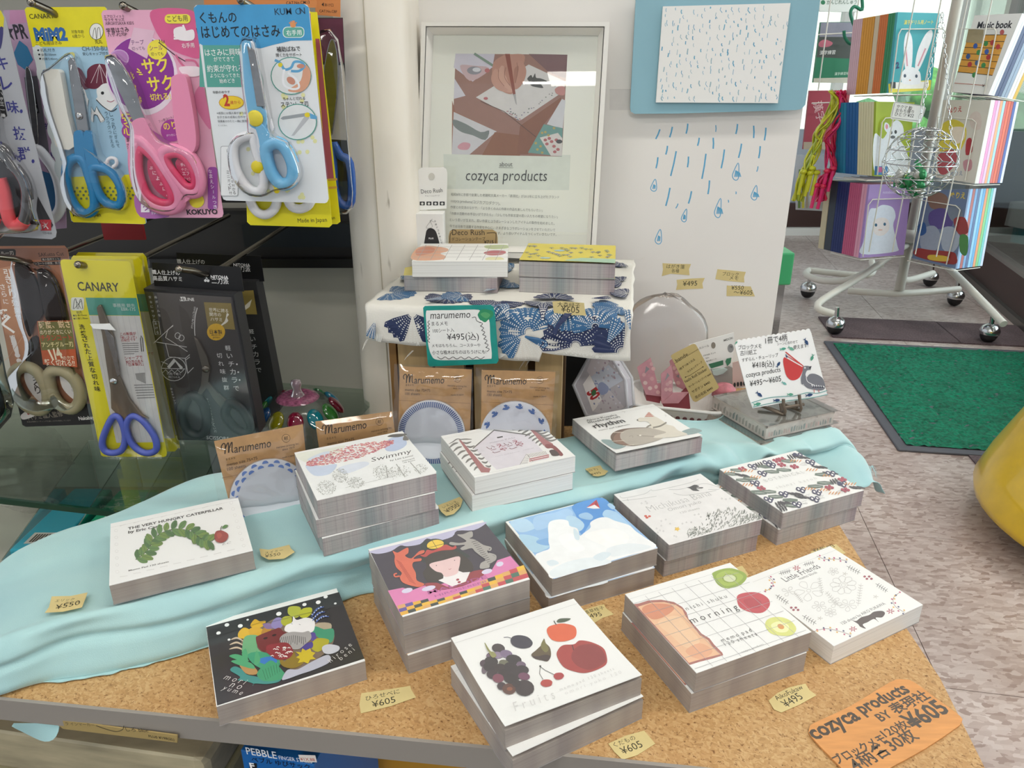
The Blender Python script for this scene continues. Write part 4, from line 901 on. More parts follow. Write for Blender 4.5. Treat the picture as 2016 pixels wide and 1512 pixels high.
def art_reef(k):
    """pale wash with a mottled pink patch instead of the picture-book scene"""
    k.poly([(118,310),(1365,75),(1745,520),(385,840)], 'eef0ee')
    for pts, c in (([(130,320),(500,250),(700,215),(560,330),(300,420)], 'e5e8dc'), ([(1200,140),(1350,110),(1400,200),(1300,270),(1180,280),(1150,230)], 'bccbe6'), ([(240,440),(420,450),(600,430),(520,540),(340,560)], 'c9d6ea'), ([(620,470),(900,400),(960,440),(700,540)], 'dce3ee'), ([(260,380),(420,300),(520,290),(420,400)], 'd3deea')): k.blob(pts, c, 4)
    r2 = random.Random(6); k.many()
    for i in range(520):
        u = r2.random(); v = r2.uniform(-1, 1); x = 260+u*980; c = 430-u*250; h = 30+100*math.sin(PI*min(1, u*1.02))**.8; y = c+v*h*.62
        k.line([(x-13, y+3), (x, y-4), (x+14, y+1)], 10, r2.choice(('c9626f', 'd98086', 'b95c74', 'de9a8e', 'c4586a', 'e3a79c')), taper=True)
    k.done()
    k.txt('Swimmy', 998, 405, 1455, 300, '2b2a28', -.006, 1.0, .3); k.txt('by Leo Lionni', 1210, 398, 1470, 340, '4b4947', 0, 1, .3); k.txt('memopad', 1352, 402, 1490, 368, '6b6967', 0, 1); k.txt('120 sheets', 1362, 422, 1498, 388, '6b6967', 0, 1)
    k.many()
    for cx, cy, rx, ry, n in ((640,560,90,80,170),(820,640,100,65,140),(480,700,110,80,170),(1110,520,95,85,130),(1250,530,70,70,60),(1360,510,90,60,80),(1560,480,80,50,70)):
        for i in range(n):
            a_ = r2.uniform(0, 2*PI); q = math.sqrt(r2.random()); x, y = cx+rx*q*math.cos(a_), cy+ry*q*math.sin(a_); b_ = r2.uniform(0, 3)
            k.line([(x, y), (x+9*math.cos(b_), y+7*math.sin(b_)), (x+9*math.cos(b_+1.3), y+9*math.sin(b_+1.3))], 3.5, r2.choice(('b9bab5', 'a4a6a0', 'c7c8c2', '95978f')))
    for a in ((1160,445,1180,590),(1280,430,1380,580),(1440,410,1560,545)): k.line([(a[0],a[1]),(a[2],a[3])], 9, 'adafaa')
    for i in range(5): k.line([(700+i*110, 700-i*26), (800+i*120, 676-i*28)], 3, 'b4b6b1')
    k.blob([(1180,112),(1240,90),(1380,82),(1395,98),(1300,122),(1200,120)], '565552', 3); k.blob([(1355,150),(1380,100),(1425,150),(1390,160)], '6b6a66', 3); k.done()
def art_house(k):
    k.line([(545,785),(1900,530)], 2, 'b9b8b5')
    k.poly([(560,425),(828,180),(1290,252),(1545,540),(1520,560),(860,705)], 'ded9e0')
    for pts in ([(1260,150),(1240,110),(1340,105),(1410,98)], [(1065,178),(1130,165),(1190,125),(1240,108)], [(225,365),(280,335),(330,300),(380,298)], [(360,305),(440,300),(530,302)]): k.line(pts, 14, '6c6a66', True, taper=True)
    k.many()
    for i in range(7):
        f = i/6; x, y = 350+f*300, 320+f*310
        k.line([(x, y+28), (x-60, y+45), (x-120+f*30, y+95-f*10)], 26, '787672', True, taper=True); k.line([(x+60, y+20), (x+110, y+35), (x+175-f*40, y+15)], 24, '787672', True, taper=True)
        x, y = 1240+f*250, 130+f*190
        if i < 6: k.line([(x+50, y+10), (x+130, y+35), (x+220, y+5)], 24, '787672', True, taper=True)
        k.line([(x, y+20), (x-50, y+45), (x-100+f*30, y+70)], 24, '787672', True, taper=True)
    k.done()
    k.poly([(358,312),(385,312),(700,670),(780,690),(760,742),(655,742)], 'ab6f70'); k.poly([(1245,110),(1275,118),(1510,310),(1600,360),(1610,385),(1480,385)], 'ab6f70')
    k.line([(545,425),(825,182),(1300,248)], 14, '5f5d59'); k.poly([(860,275),(935,260),(943,275),(870,290)], '3c3a38')
    k.blob([(1490,385),(1530,365),(1600,375),(1665,420),(1740,505),(1690,520),(1600,425),(1530,425)], '8b4a4c', 3); k.blob([(1555,455),(1600,440),(1650,460),(1690,515),(1605,525),(1570,490)], '4b3f3d', 3)
    k.poly([(1165,640),(1255,498),(1500,455),(1515,495),(1560,540),(1280,615),(1255,615)], 'efece9')
    k.many()
    for i in range(13): k.line([(1268+i*19, 500-i*3.4), (1298+i*19, 545-i*3.4)], 5, '524f4d')
    for i in range(8): k.line([(1175+i*11, 628-i*17), (1268+i*3.5, 618-i*13)], 3, '524f4d')
    for i in range(26): k.ell(1300+(i % 13)*20, 590-(i % 13)*4.4-(i//13)*24, 13, 9, 'b5646a', 0, 8)
    k.done(); k.line([(1165,642),(1252,500),(1340,600)], 4, '524f4d')
    for s_, a in (('い', (760,440,850,415)), ('え', (885,415,975,388)), ('い', (985,390,1075,368)), ('え', (1100,368,1190,338)), ('こ', (820,490,910,465)), ('や', (925,465,1015,440)), ('こ', (1045,438,1130,412)), ('や', (1145,410,1240,380))): k.txt(s_, *a, 'a5344f' if s_ in 'えや' else '9b6a74', .0, .9)
    k.txt('memo PAD', 775, 362, 1110, 290, 'bfb9c0', -.005, .8); k.txt('100% ORANGE', 850, 538, 1165, 470, 'c5bfc6', 0, .5); k.txt('120枚綴', 1215, 455, 1355, 425, 'bfb9c0', 0, .6)
def art_bear(k):
    
    k.blob([(510,610),(600,602),(680,625),(800,690),(850,710),(715,752),(600,690)], '8ba3a3', 4); k.blob([(1610,505),(1690,465),(1785,450),(1890,500),(1700,550)], '8ba3a3', 4)
    k.blob([(640,570),(680,500),(800,455),(1000,435),(1200,435),(1300,445),(1200,640),(1000,705),(850,700),(700,660)], '6e5848', 5)
    k.blob([(680,580),(720,520),(800,490),(800,600),(840,660),(920,695),(800,680),(700,640)], '8a6a58', 4)
    k.blob([(770,560),(790,500),(900,455),(1100,440),(1300,440),(1420,480),(1400,560),(1260,640),(1020,700),(900,690),(800,620)], 'b5ada0', 5)
    k.many(); k.line([(680,502),(820,500)], 7, 'd6ccbc'); k.line([(660,628),(830,622)], 7, 'd6ccbc'); k.line([(800,705),(960,690)], 7, 'd6ccbc'); k.done()
    k.blob([(998,330),(1040,300),(1100,300),(1110,290),(1240,285),(1300,310),(1380,360),(1400,390),(1500,420),(1560,480),(1690,545),(1500,585),(1260,590),(1240,560),(1400,510),(1260,460),(1190,440),(1180,390),(1130,350),(1040,350)], 'ddd7c8', 5)
    k.blob([(998,330),(1012,320),(1020,335),(1010,342)], '4b4844', 3); k.line([(1130,438),(1160,415),(1195,400)], 22, '8c877a', True); k.line([(1220,438),(1320,415),(1405,365)], 22, '7f7a6d', True)
    k.poly([(1165,218),(1250,285),(1105,287)], 'd8d0c4'); k.many()
    for i in range(4): h = i/4; k.line([(1165-14-48*h-4, 236+i*15), (1165+16+60*h, 235+i*15)], 9, 'c25b47')
    k.done(); k.line([(1000,552),(1120,560),(1240,572)], 6, '857c6f'); k.line([(895,570),(910,553),(945,560),(940,580)], 4, '857c6f', True); k.ell(1045, 550, 16, 10, 'f0ebe2')
    k.txt('Akira Kusaka', 318, 350, 735, 268, '5d5b58', .0, .8); k.txt('illustration', 345, 378, 775, 295, '5d5b58', .0, .75); k.txt('rhythm', 432, 445, 850, 358, '262523', .012, 1.05); k.txt('memo pad 120sheets', 482, 482, 908, 396, '55534f', .0, .75)
    for a in ((790,215,835,235),(1380,265,1400,290)): k.line([(a[0],a[1]),(a[2],a[1]+4),(a[2]-8,a[3])], 3, 'a9a6a1', True)
def art_yellow(k):
    
    k.poly([(1500,694),(1600,680),(1843,688),(1838,722),(1480,704)], '9ec4a3')
    k.many(); r2 = random.Random(1)
    for i in range(44):
        x, y = 1215+r2.random()*600, 594+r2.random()*86
        c = r2.choice(('7e8257', '8f9a6b', 'a09b5a', '8b8a8f'))
        if 592+(x-1213)*.04 < y < 680: k.ell(x, y, 17, 7, c, 0, 10, 180, 360); k.line([(x, y), (x, y+7)], 5, '6b6a48')
    for x, y in ((1445,626),(1345,682)): k.ell(x, y, 38, 6, '9fc0c4')
    k.done()
def art_morning2(k):
    k.blob([(400,688),(430,612),(500,590),(600,598),(655,612),(650,630),(600,645),(640,665),(600,690)], 'dfa27c', 4); k.blob([(430,620),(500,598),(560,610),(540,640),(440,660)], 'cf7c58', 4)
    k.blob([(920,605),(925,588),(1060,584),(1082,594),(1075,608),(980,614)], 'b4c389', 4); k.blob([(908,640),(960,625),(1050,626),(1065,640),(1030,655),(950,658)], 'b24a56', 4); k.blob([(925,690),(940,672),(1020,670),(1050,688)], 'e3dfa8', 4)
    k.many()
    for i in range(7): x = 470+i*92; k.line([(x+30, 584), (x-32, 692)], 3, '9b9a9a')
    for j in range(4): y = 598+j*24; k.line([(455-j*16, y), (1084, y)], 2, 'b5b4b4')
    k.txt('memo pad', 690, 612, 770, 612, '8b8987', 0, .8); k.txt('morning', 800, 668, 890, 668, '6d6b69', 0, .6)
    k.done()
SK = 'pads on the chipboard'
pad(TR(-.1724, .4492, 0, math.radians(24.9)), 'glossy black memo pad with sleeping animals among colourful leaves', ((390, 1150, 4.48), art_forest), gloss='ink_gloss')
stack(-.0520, .4988, 0, 25.3, 3, [(.0006, .0004, -.3), (.0012, -.0012, .4)], ['memo pad with a black-haired girl between an orange and a grey cat, topmost', 'middle memo pad under the one with the girl and two cats', 'lowest memo pad of the pile with the girl and two cats'], art=((700, 1010, 4.725), art_girl), t_=.0172)
stack(.0218, .4135, 0, 25.6, 2, [(-.0015, -.0052, 3.4)], ['white memo pad with painted grapes, fig, mandarin and apple, slightly curled cover', 'white memo pad turned askew beneath the fruit one'], art=((870, 1170, 4.421), art_fruit), lift=.0032)
stack(.0596, .5643, 0, 24.6, 2, [(-.0022, -.0016, -1.2)], ['memo pad with white clouds in a blue sky and a red paper plane', 'lower memo pad under the cloud one, its blue cover edge showing'], art=((980, 960, 5.815), art_sky), t_=.0177)
stack(.1642, .6124, 0, 23.8, 2, [(-.0006, .0016, -.8)], ['pale grey memo pad with a black bird and meadow grasses', 'lower memo pad beneath the bird and meadow one'], art=((1180, 880, 3.733), art_meadow), edge='page_edges_streaked')
stack(.2798, .6631, 0, 24.1, 2, [(-.0035, .001, 1.2)], ['memo pad patterned all over with berries, leaves and small flowers', 'lower memo pad beneath the berry and leaf patterned one'], art=((1180, 880, 3.733), art_botanical), edge='page_edges_streaked')
stack(.1538, .4609, 0, 23.7, 2, [(-.0016, -.0004, -.6)], ['white gridded memo pad with toast, kiwi and tomato on the chipboard', 'lower memo pad beneath the toast and kiwi one on the chipboard'], art=((1200, 1060, 3.15), art_morning))
pad(TR(.2638, .5084, 0, math.radians(27.7)), 'cream memo pad with faint flowers, garlands and a running squirrel', ((1200, 1060, 3.15), art_friends), edge='page_edges_white')
G2 = 'memo pads on the turquoise cloth'; CZ = .0445
pad(TR(-.2713, .5201, CZ+.0008, math.radians(25.7)), 'white memo pad with a green leafy branch and a red apple on its cover', ((180, 960, 4.582), art_green), edge='page_edges', group=G2)
stack(-.1309, .5864, CZ-.0014, 26, 3, [(-.002, -.001, -.8), (-.0004, -.0015, 1)], ['pale blue memo pad with a mottled pink patch and grey scribbles, topmost', 'middle memo pad under the pink and pale blue one', 'lowest memo pad of the pile with the pink and blue cover'], art=((560, 840, 5.815), art_reef), edge='page_edges_streaked', group=G2)
stack(-.0055, .6513, CZ-.0005, 24.1, 2, [(-.0022, -.0006, -.8)], ['white memo pad with a lilac house between two striped trees', 'lower memo pad beneath the lilac house one'], art=((850, 820, 6.72), art_house), edge='page_edges_white', group=G2)
pad(TR(.1305, .7152, .0498, math.radians(23.3)), 'memo pad with a white bear in a striped party hat, cover lifting', ((1110, 780, 6.952), art_bear), edge='page_edges_streaked', lift=.0028, group=G2)
G3 = 'memo pads on the draped stand'
pad(TR(-.0556, .8357, .2104, math.radians(-.1)), 'gridded memo pad with toast and fruit lying atop the draped stand', ((700, 320, 3.6), art_morning2), edge='page_edges_white', group=G3, t_=.0172)
pad(TR(-.0619, .8392, .1932, math.radians(-6)), 'memo pad under the toast one, yellow cover corner peeking out on the stand', ((700, 320, 3.6), lambda k: k.poly([(340,800),(350,745),(405,735),(400,800)], 'e2d153')), edge='page_edges_streaked', group=G3, t_=.0172)
stack(.0641, .8310, .1932, -7.5, 2, [(0, .0003, .5)], ['yellow memo pad with small grey-green trees atop the draped stand', 'lower memo pad beneath the yellow tree one on the stand'], art=((700, 320, 3.6), art_yellow), edge='page_edges_streaked', group=G3, lift=.0012, cover=mat('yellow_cover', 'd8c750', .45), t_=.0172)

# ---------------------------------------------------------------- handwritten tape labels on board and cloth
cA = (390, 1150, 4.48); cF = (870, 1170, 4.421); cM = (1200, 1060, 3.15); cP = (560, 840, 5.815)
label_tape(cA, [(1440,962),(1600,940),(1870,897),(1880,930),(1922,998),(1700,1075),(1436,1140),(1422,1060)], [('ひろせべに',1480,1028,1780,960),('¥605',1540,1090,1745,1040)], 'torn masking tape label on the board beside the black pad', z=.0002)
label_tape(cF, [(1447,1300),(1600,1230),(1760,1186),(1857,1300),(1700,1400),(1572,1440),(1500,1370)], [('くだもの',1505,1330,1690,1260),('¥605',1580,1395,1755,1325)], 'masking tape label beside the fruit memo pads', z=.0002)
label_tape(cM, [(987,1005),(1040,960),(1110,925),(1215,900),(1240,940),(1284,972),(1180,1030),(1065,1080),(1020,1060)], [('AikoFukaw',1040,1005,1205,930),('¥495',1100,1050,1205,990)], 'masking tape label below the toast memo pads', z=.0002)
label_tape((980, 960, 5.815), [(985,1400),(1110,1360),(1215,1335),(1240,1380),(1330,1450),(1200,1490),(1090,1560),(1040,1500)], [('植草桂子',1000,1448,1225,1385),('495',1065,1495,1200,1465)], 'masking tape label partly covered by the fruit memo pad', z=.0002)
label_tape((1180, 880, 3.733), [(1550,770),(1650,735),(1740,714),(1812,780),(1740,800),(1620,840)], [('¥X45 493',1580,772,1735,735)], 'masking tape label mostly hidden behind the squirrel memo pad', z=.0002)
label_tape((1180, 880, 3.733), [(960,900),(1050,872),(1098,940),(1040,990),(980,960)], [], 'blank masking tape corner beside the kiwi drawing', z=.0002)
q = (0, 1120, 1774/460)
label_tape(q, [(392,208),(540,205),(665,178),(650,222),(622,292),(480,325),(340,333),(372,290)], [('エリック',415,252,560,238),('カール',490,270,605,255),('¥550',418,310,605,270)], 'masking tape label on the cloth beside the leafy branch memo pad', z=.0462)
label_tape((180, 960, 4.582), [(1515,550),(1600,560),(1785,515),(1800,550),(1835,580),(1740,640),(1600,650),(1530,615)], [('スイミー',1565,600,1730,570),('¥550',1565,632,1705,610)], 'masking tape label between the green and the pink memo pads', z=.0462)
label_tape((850, 820, 6.72), [(75,1175),(200,1130),(370,1062),(410,1100),(380,1200),(290,1290),(190,1315),(125,1260)], [('いえいえ',160,1215,345,1130),('こやこや',220,1240,378,1150),('¥550',210,1275,380,1180)], 'masking tape label beside the lilac house memo pads', z=.0462)
label_tape((1110, 780, 6.952), [(290,995),(400,965),(500,945),(535,1000),(608,1022),(560,1075),(470,1098),(400,1090)], [('(日下)',335,1030,470,1005),('¥495',380,1085,515,1055)], 'masking tape label below the bear memo pad', z=.0445)
# large kraft card at the near corner
M = TR(*at(1740, 1430, z=.0015)); cO = (1560, 1300, 2016/456)
t = thing('price_card', 'large orange kraft card with thick brush lettering on the board corner', 'price card', M); ink = Ink(M, cO)
L_ = [ink.P(p) for p in smoothline([(150,585),(200,540),(500,400),(850,190),(960,165),(1060,190),(1250,330),(1460,485),(1470,540),(1420,590),(1150,770),(850,935),(620,1060),(520,1040),(430,940),(170,670)], True, 3)]
MB().prism(L_, -.0012, 0).obj('card', mat('orange_kraft', 'd9995a', .6, noise=(.14, 35, (1, 7, 1))), t)
K = '4c4238'
for a in (('cozyca', 200, 695, 600, 505, .03, 1.0), ('products', 615, 470, 1030, 270, .03, 1.0), ('BY', 775, 535, 880, 485, .02, .9), ('表現社', 900, 470, 1205, 320, .05, .8), ('¥605', 1060, 605, 1375, 440, .03, .95),
          ('ブロックメモ', 395, 905, 830, 700, .05, 1.0), ('120枚', 815, 672, 1030, 575, .03, .8), ('4柄各30枚', 560, 965, 1105, 670, .03, .85)): ink.txt(*a[:5], K, a[5], a[6])
ink.obj('lettering', t)
# ---------------------------------------------------------------- scissors wall: backing, rails, hooks
mat('fixture_grey', 'bfbcaf', .6, noise=(.12, 2)); mat('fixture_dark', '2c2a28', .5); mat('rail_black', '151514', .35)
YB = 1.02
t = thing('scissors_wall_unit', 'grey metal wall unit with dark hook rails behind the scissors', 'shelf unit', TR(0, 0, 0))
MB().box((-.72, YB+.02, .27), (1.14, .03, 1.44)).obj('back_panel', 'fixture_grey', t)
MB().box((-.72, YB-.17, .70), (1.14, .36, .03)).obj('shade_shelf', 'fixture_dark', t)  # unseen shelf added above to keep lamp light off the packs
z0, z1 = at(600, 525, y=YB-.02).z, at(600, 415, y=YB-.02).z
MB().box((-.72, YB-.008, (z0+z1)/2), (1.14, .02, z1-z0)).obj('rail_plate', 'fixture_dark', t)
MB().box((-.72, YB-.03, z0+.008), (1.14, .012, .012)).obj('hook_rail', 'rail_black', t)
MB().box((-.72, YB-.03, z1+.02), (1.14, .012, .014)).obj('hook_rail', 'rail_black', t)
MB().box((-.72, YB-.03, .60), (1.14, .012, .014)).obj('hook_rail', 'rail_black', t)
MB().box((-.72, YB-.008, .64), (1.14, .02, .22)).obj('rail_plate', 'fixture_dark', t)
MB().box((at(590, 490, y=YB-.03).x, YB-.03, (z0+z1)/2+.008), (.14, .016, .03)).obj('rail_joiner', mat('blue_black', '20262b', .3), t)
def hook(px, py, y0, label, dx=-.012, up=.012, grp='chrome hooks of the scissors wall'):
    """display hook: tip at pixel (px, py) on plane y0, rod running back to the wall"""
    p = at(px, py, y=y0); t = thing('display_hook', label, 'hook', TR(p.x, p.y, p.z), grp)
    m = MB(); m.tube([(0, 0, 0), (.006, .014, -.005), (.010, .024, -.011), (.012, .036, -.014), (.014, .07, -.014), (.02, YB-.03-y0, -.012)], [.0032, .0031, .0031, .0029, .0027, .0027], 10)
    m.ball((0, 0, 0), .0036, 10); m.obj('hook_rod', 'dark_chrome', t)
    return t
hook(200, 20, .700, 'chrome hook through the top of the yellow and blue scissors card') if False else None
hook(62, 5, .712, 'chrome hook in front of the yellow children\'s scissors card')
hook(243, 12, .712, 'chrome hook through the pink scissors card')
hook(474, 0, .700, 'chrome hook through the pale blue scissors card')
hook(154, 521, .665, 'chrome hook through the yellow office scissors cards')
hook(353, 530, .675, 'chrome hook through the black boxed scissors')
hook(-8, 505, .69, 'chrome hook through the brown scissors card', )

def film_sheet(q, z, parent, name='clear_bag'):
    """slightly crinkled clear film over the quad q, closed to the card behind along its rim"""
    m = MB(); n = 18; vs = []
    for j in range(n+1):
        for i in range(n+1):
            u, v = i/n, j/n; x, y = [(q[0][c]*(1-u)+q[1][c]*u)*(1-v)+(q[3][c]*(1-u)+q[2][c]*u)*v for c in (0, 1)]
            e = min(1, 9*min(u, 1-u, v, 1-v)); vs.append((x, y, z*(.1+.9*e)+e*(.0016*noise.noise(Vector((u*9+q[0][0]*50, v*7, 1)))+.0009*noise.noise(Vector((u*22, v*18, 4))))))
    m.add(vs, [(j*(n+1)+i, (j+1)*(n+1)+i, (j+1)*(n+1)+i+1, j*(n+1)+i+1) for j in range(n) for i in range(n)], smooth=True)
    return m.obj(name, 'bag_film', parent)
class Pack:
    def __init__(s, label, crop, y, outline, col, name='scissors_pack', group='scissors packs on the wall hooks', cat='scissors', th=.0006, smooth=False):
        cx = crop[0]+sum(p[0] for p in outline)/len(outline)/crop[2]; cy = crop[1]+max(p[1] for p in outline)/crop[2]
        q = at(cx, cy, y=y); s.M = upright(q.x, q.y, q.z); s.t = thing(name, label, cat, s.M, group); s.ink = Ink(s.M, crop, .0001)
        MB().prism([s.ink.P(p) for p in outline], -th, 0).obj('card', col, s.t)
        s.parts = []
    def P(s, pts): return [s.ink.P(p) for p in pts]
    def plate(s, name, pts, z0, z1, m, smooth=True, bevel=.0012):
        L = s.P(smoothline(pts, True, 3) if smooth else pts)
        return MB().prism(L, z0, z1).obj(name, m, s.t, bevel=bevel)
    def loop(s, name, pts, r, z, m, closed=True):
        L = [(x, y, z) for x, y in s.P(smoothline(pts, closed, 4))]
        return MB().tube(L, r, 10, closed=closed).obj(name, m, s.t)
    def dot(s, name, p, r, z, m, h=.0015):
        x, y = s.ink.P(p); return MB().lathe([(0, h), (r*.8, h), (r, h*.6), (r, 0)], 18, M=Matrix.Translation((x, y, z))).obj(name, m, s.t)
    def film(s, pts, h=.013, name='blister'):
        L = s.P(smoothline(pts, True, 3)); cx = sum(p[0] for p in L)/len(L); cy = sum(p[1] for p in L)/len(L); n = len(L); vs = []
        for k, z in ((1.0, .0004), (.985, h*.75), (.93, h), (.5, h*1.12)): vs += [(cx+(x-cx)*k, cy+(y-cy)*k, z) for x, y in L]
        vs.append((cx, cy, h*1.15)); fs = [(k*n+i, k*n+(i+1) % n, (k+1)*n+(i+1) % n, (k+1)*n+i) for k in range(3) for i in range(n)] + [(3*n+i, 3*n+(i+1) % n, 4*n) for i in range(n)]
        return MB().add(vs, fs, smooth=True).obj(name, 'blister', s.t)
    def bag(s, pts, name='clear_bag'):
        return film_sheet(s.P(pts), .0064, s.t, name)
    def end(s, nm='card_print', m='ink'): s.ink.obj(nm, s.t, m)
A = (0, 0, 3.15); Bc = (370, 0, 3.149); Cc = (0, 470, 3.36); Dc = (270, 470, 3.36)
for n_, c_, r_ in (('hard_blue', '1680b8', .3), ('hard_pink', 'e88fb2', .3), ('deep_pink', 'd93f6c', .35), ('hard_white', 'e2e2e6', .3), ('sky_plastic', '6fb4dd', .25), ('yellow_disc', 'e6d21c', .35), ('violet_blue', '4a57a6', .35), ('olive_grip', '9d9474', .5), ('red_grip', 'e0525a', .45), ('orange_card', 'd98a4c', .55),
                   ('card_yellow', 'ece01c', .45), ('card_pink', 'e7aac5', .4), ('card_white', 'e3e7ea', .35), ('card_blue', 'a5cbe2', .4), ('card_silver', 'a3a5ab', .3), ('card_mauve', 'b99ab6', .4), ('card_copper', 'a26d52', .35), ('card_black', '1b1b1e', .4)): mat(n_, c_, r_)
# far packs first: small header cards at the top, blue-handled pair by the column
p = Pack('orange header card at the very top with black lettering, wider one', Bc, .80, [(95,-60), (795,-60), (795,48), (100,30)], 'orange_card', 'header_card', 'orange header cards', 'card')
p.ink.txt('CAT.No.CM13', 610, 28, 755, 22, '3a2418', .01); p.end()
p = Pack('orange header card beside the column with an arrow and small lettering', Bc, .835, [(788,-60), (945,-60), (945,105), (790,92)], 'orange_card', 'header_card', 'orange header cards', 'card')
p.ink.poly([(828,28), (842,15), (842,40)], '33231a'); p.ink.txt('あけ口', 848, 38, 902, 40, '4a2f20', .01); p.ink.txt('CAT.No.CBF', 815, 75, 925, 80, '3a2418', .01); p.end()
p = Pack('blue handled scissors half hidden between the yellow cards and the column', Bc, .83, [(790,110), (960,110), (1010,1290), (905,1290)], 'card_black')
p.ink.poly([(792,115),(960,115),(968,390),(800,380)], '5b1f3a'); p.ink.poly([(870,540),(915,540),(920,690),(880,690)], 'c9b02a'); p.ink.poly([(806,400),(968,405),(985,870),(840,860)], 'a9a6a2'); p.ink.poly([(900,1130),(1000,1120),(1008,1240),(905,1240)], '32424c'); p.end()
p.plate('blade', [(880,260),(920,270),(940,480),(900,830),(870,760),(840,500)], .002, .004, 'steel_blade')
p.loop('handle', [(905,890),(950,960),(1010,1010),(1020,1240),(960,1260),(920,1180),(910,1050)], .0045, .006, mat('deep_blue', '1450a0', .3)); p.film([(800,240),(940,240),(1010,900),(1030,1280),(880,1270),(840,700)])
yb = []
for i, (dy, pts) in enumerate(((.045, [(420,70),(800,75),(945,1375),(925,1390),(500,1380),(400,80)]), (.022, [(330,70),(758,70),(894,1392),(876,1410),(388,1396),(366,1376)]))):
    p = Pack(('hindmost yellow scissors card showing a strip beside the column', 'yellow scissors card hanging directly behind the pale blue one')[i], Bc, .705+dy, pts, 'card_yellow')
    if i:
        p.ink.txt('Made in Japan', 682, 1380, 862, 1374, '3b3a1c', 0, 1.1); p.loop('handle', [(430,1120),(395,1220),(430,1300),(490,1325),(545,1290),(560,1220),(520,1130)], .0045, .005, 'hard_white'); p.loop('handle', [(620,1150),(640,1260),(700,1290),(760,1260),(775,1180),(700,1120)], .0045, .005, 'hard_white')
        p.ink.poly([(760,80),(770,260),(870,1110),(850,1110),(740,90)], 'b56a80')
    else:
        p.ink.poly([(790,240),(815,240),(905,1110),(860,1110)], 'b0566f'); p.ink.txt('an', 888, 1360, 912, 1358, '3b3a1c')
        for q in (1115, 1165): p.ink.line([(860,q),(925,q-4)], 14, 'd9a94a')
    p.end()
# pale blue children's scissors
p = Pack('pale blue topped card with sky blue and white child scissors', Bc, .700, [(35,50),(48,32),(62,30),(718,25),(738,30),(750,50),(872,1232),(862,1254),(848,1260),(238,1243),(220,1236),(210,1215)], 'card_white')
k = p.ink
k.poly([(35,50),(60,30),(720,25),(748,45),(768,250),(640,252),(520,280),(350,330),(200,300),(70,280)], '429bd0'); k.rr(72, 280, 358, 540, 6, '58a598')
k.poly([(72,270),(105,540),(120,545),(90,280)], 'e3e7ea')
k.many(); r2 = random.Random(3)
for i in range(40):
    x, y = 250+r2.random()*520+i % 3*10, 560+r2.random()*670
    if x < 230+(y-560)*.1 or x > 760+(y-560)*.1: continue
    k.ell(x, y, 13, 14, 'e4e4a8', 0, 8)
k.done()
k.txt('くもんの', 78, 140, 305, 135, '14202b', .028, 1.15); k.txt('はじめてのはさみ', 88, 232, 575, 222, '14202b', .03, 1.25); k.txt('KUM   N', 540, 93, 728, 86, '1f3c55', .006, 1); k.line([(685+17*math.cos(a*.5), 70+17*math.sin(a*.5)) for a in range(13)], 4, '1f3c55', closed=True)
k.rr(588, 166, 722, 234, 26, 'e9f2f0'); k.rr(592, 170, 718, 230, 24, '5fae9f'); k.txt('右手用', 612, 218, 706, 214, 'f2f6f4', .015)
k.ell(652, 157, 18, 14, 'e0955c'); k.many(); [k.line([(652, 155), (652+28*math.cos(a), 155+28*math.sin(a))], 8, 'e0955c') for a in (-2.6, -2.1, -1.6, -1.2, -.6)]; k.done()
for s_, a in (('はさみに興味', (108,344,332,340)), ('がでてきて', (162,380,288,378)), ('約束が守れる', (122,444,345,440)), ('ようになってきたら', (140,480,345,477)), ('始めどき', (198,514,292,511))): k.txt(s_, *a, 'f4f7f5', .012, 1.15)
k.txt('年齢のめやす', 155, 580, 262, 577, '2a2a2a', .01); k.ell(270, 636, 78, 43, 'c98a2a'); k.ell(270, 636, 74, 40, 'f1cf2e'); k.txt('2', 226, 655, 262, 655, 'c23a2a', .04, 1.3); k.txt('歳から', 264, 645, 328, 643, 'c23a2a', .02)
for i, s_ in enumerate(('※成長には個人差があります', 'お子さまの成長に合わせて、', '保護者のかたと一緒に使用し', 'てください。')): k.txt(s_, 180+i*3, 708+i*25, 380 if i < 3 else 245, 706+i*25, '55585c', 0, 1)
k.rr(203, 905, 312, 1216, 12, '9a9da0'); k.rr(206, 908, 309, 1213, 11, 'eceef0'); k.vtxt('はさみの替えかたが分かる', 252, 935, 290, 1195, 22, '26282a', .01); k.vtxt('ミニガイド付', 250, 1070, 266, 1195, 21, '26282a', .01)
k.txt('補助ばねで', 552, 320, 698, 314, '1d2022', .025, 1.1); k.txt('開く力をサポート', 548, 352, 708, 348, '1d2022', .015, 1.1); k.txt('ちゃんと切れる', 592, 622, 728, 618, '1d2022', .015, 1.1); k.txt('ステンレス刃', 578, 662, 748, 656, '1d2022', .03, 1.15)
for (x, y, r) in ((640,470,126),(680,756,121)): k.ell(x, y, r, r*.93, '4f9a8c', 0, 28); k.ell(x, y, r-6, (r-6)*.93, 'dfe3e4', 0, 28)
k.blob([(620,560),(700,500),(720,400),(760,440),(752,520),(700,570)], 'd9a184', 4); k.line([(540,372),(575,392),(600,430),(640,420),(660,385),(700,385),(722,410),(690,440),(640,440)], 16, '5fa6d2', True); k.line([(600,430),(590,480),(600,530),(650,552),(690,540),(670,490),(620,450)], 13, 'eceef2', True); k.ell(574, 402, 14, 14, 'e3cf2a'); k.ell(652, 495, 9, 9, 'e3cf2a'); k.ell(700, 410, 24, 14, 'c98d78'); k.ell(640, 500, 30, 20, 'c98d78', 40)
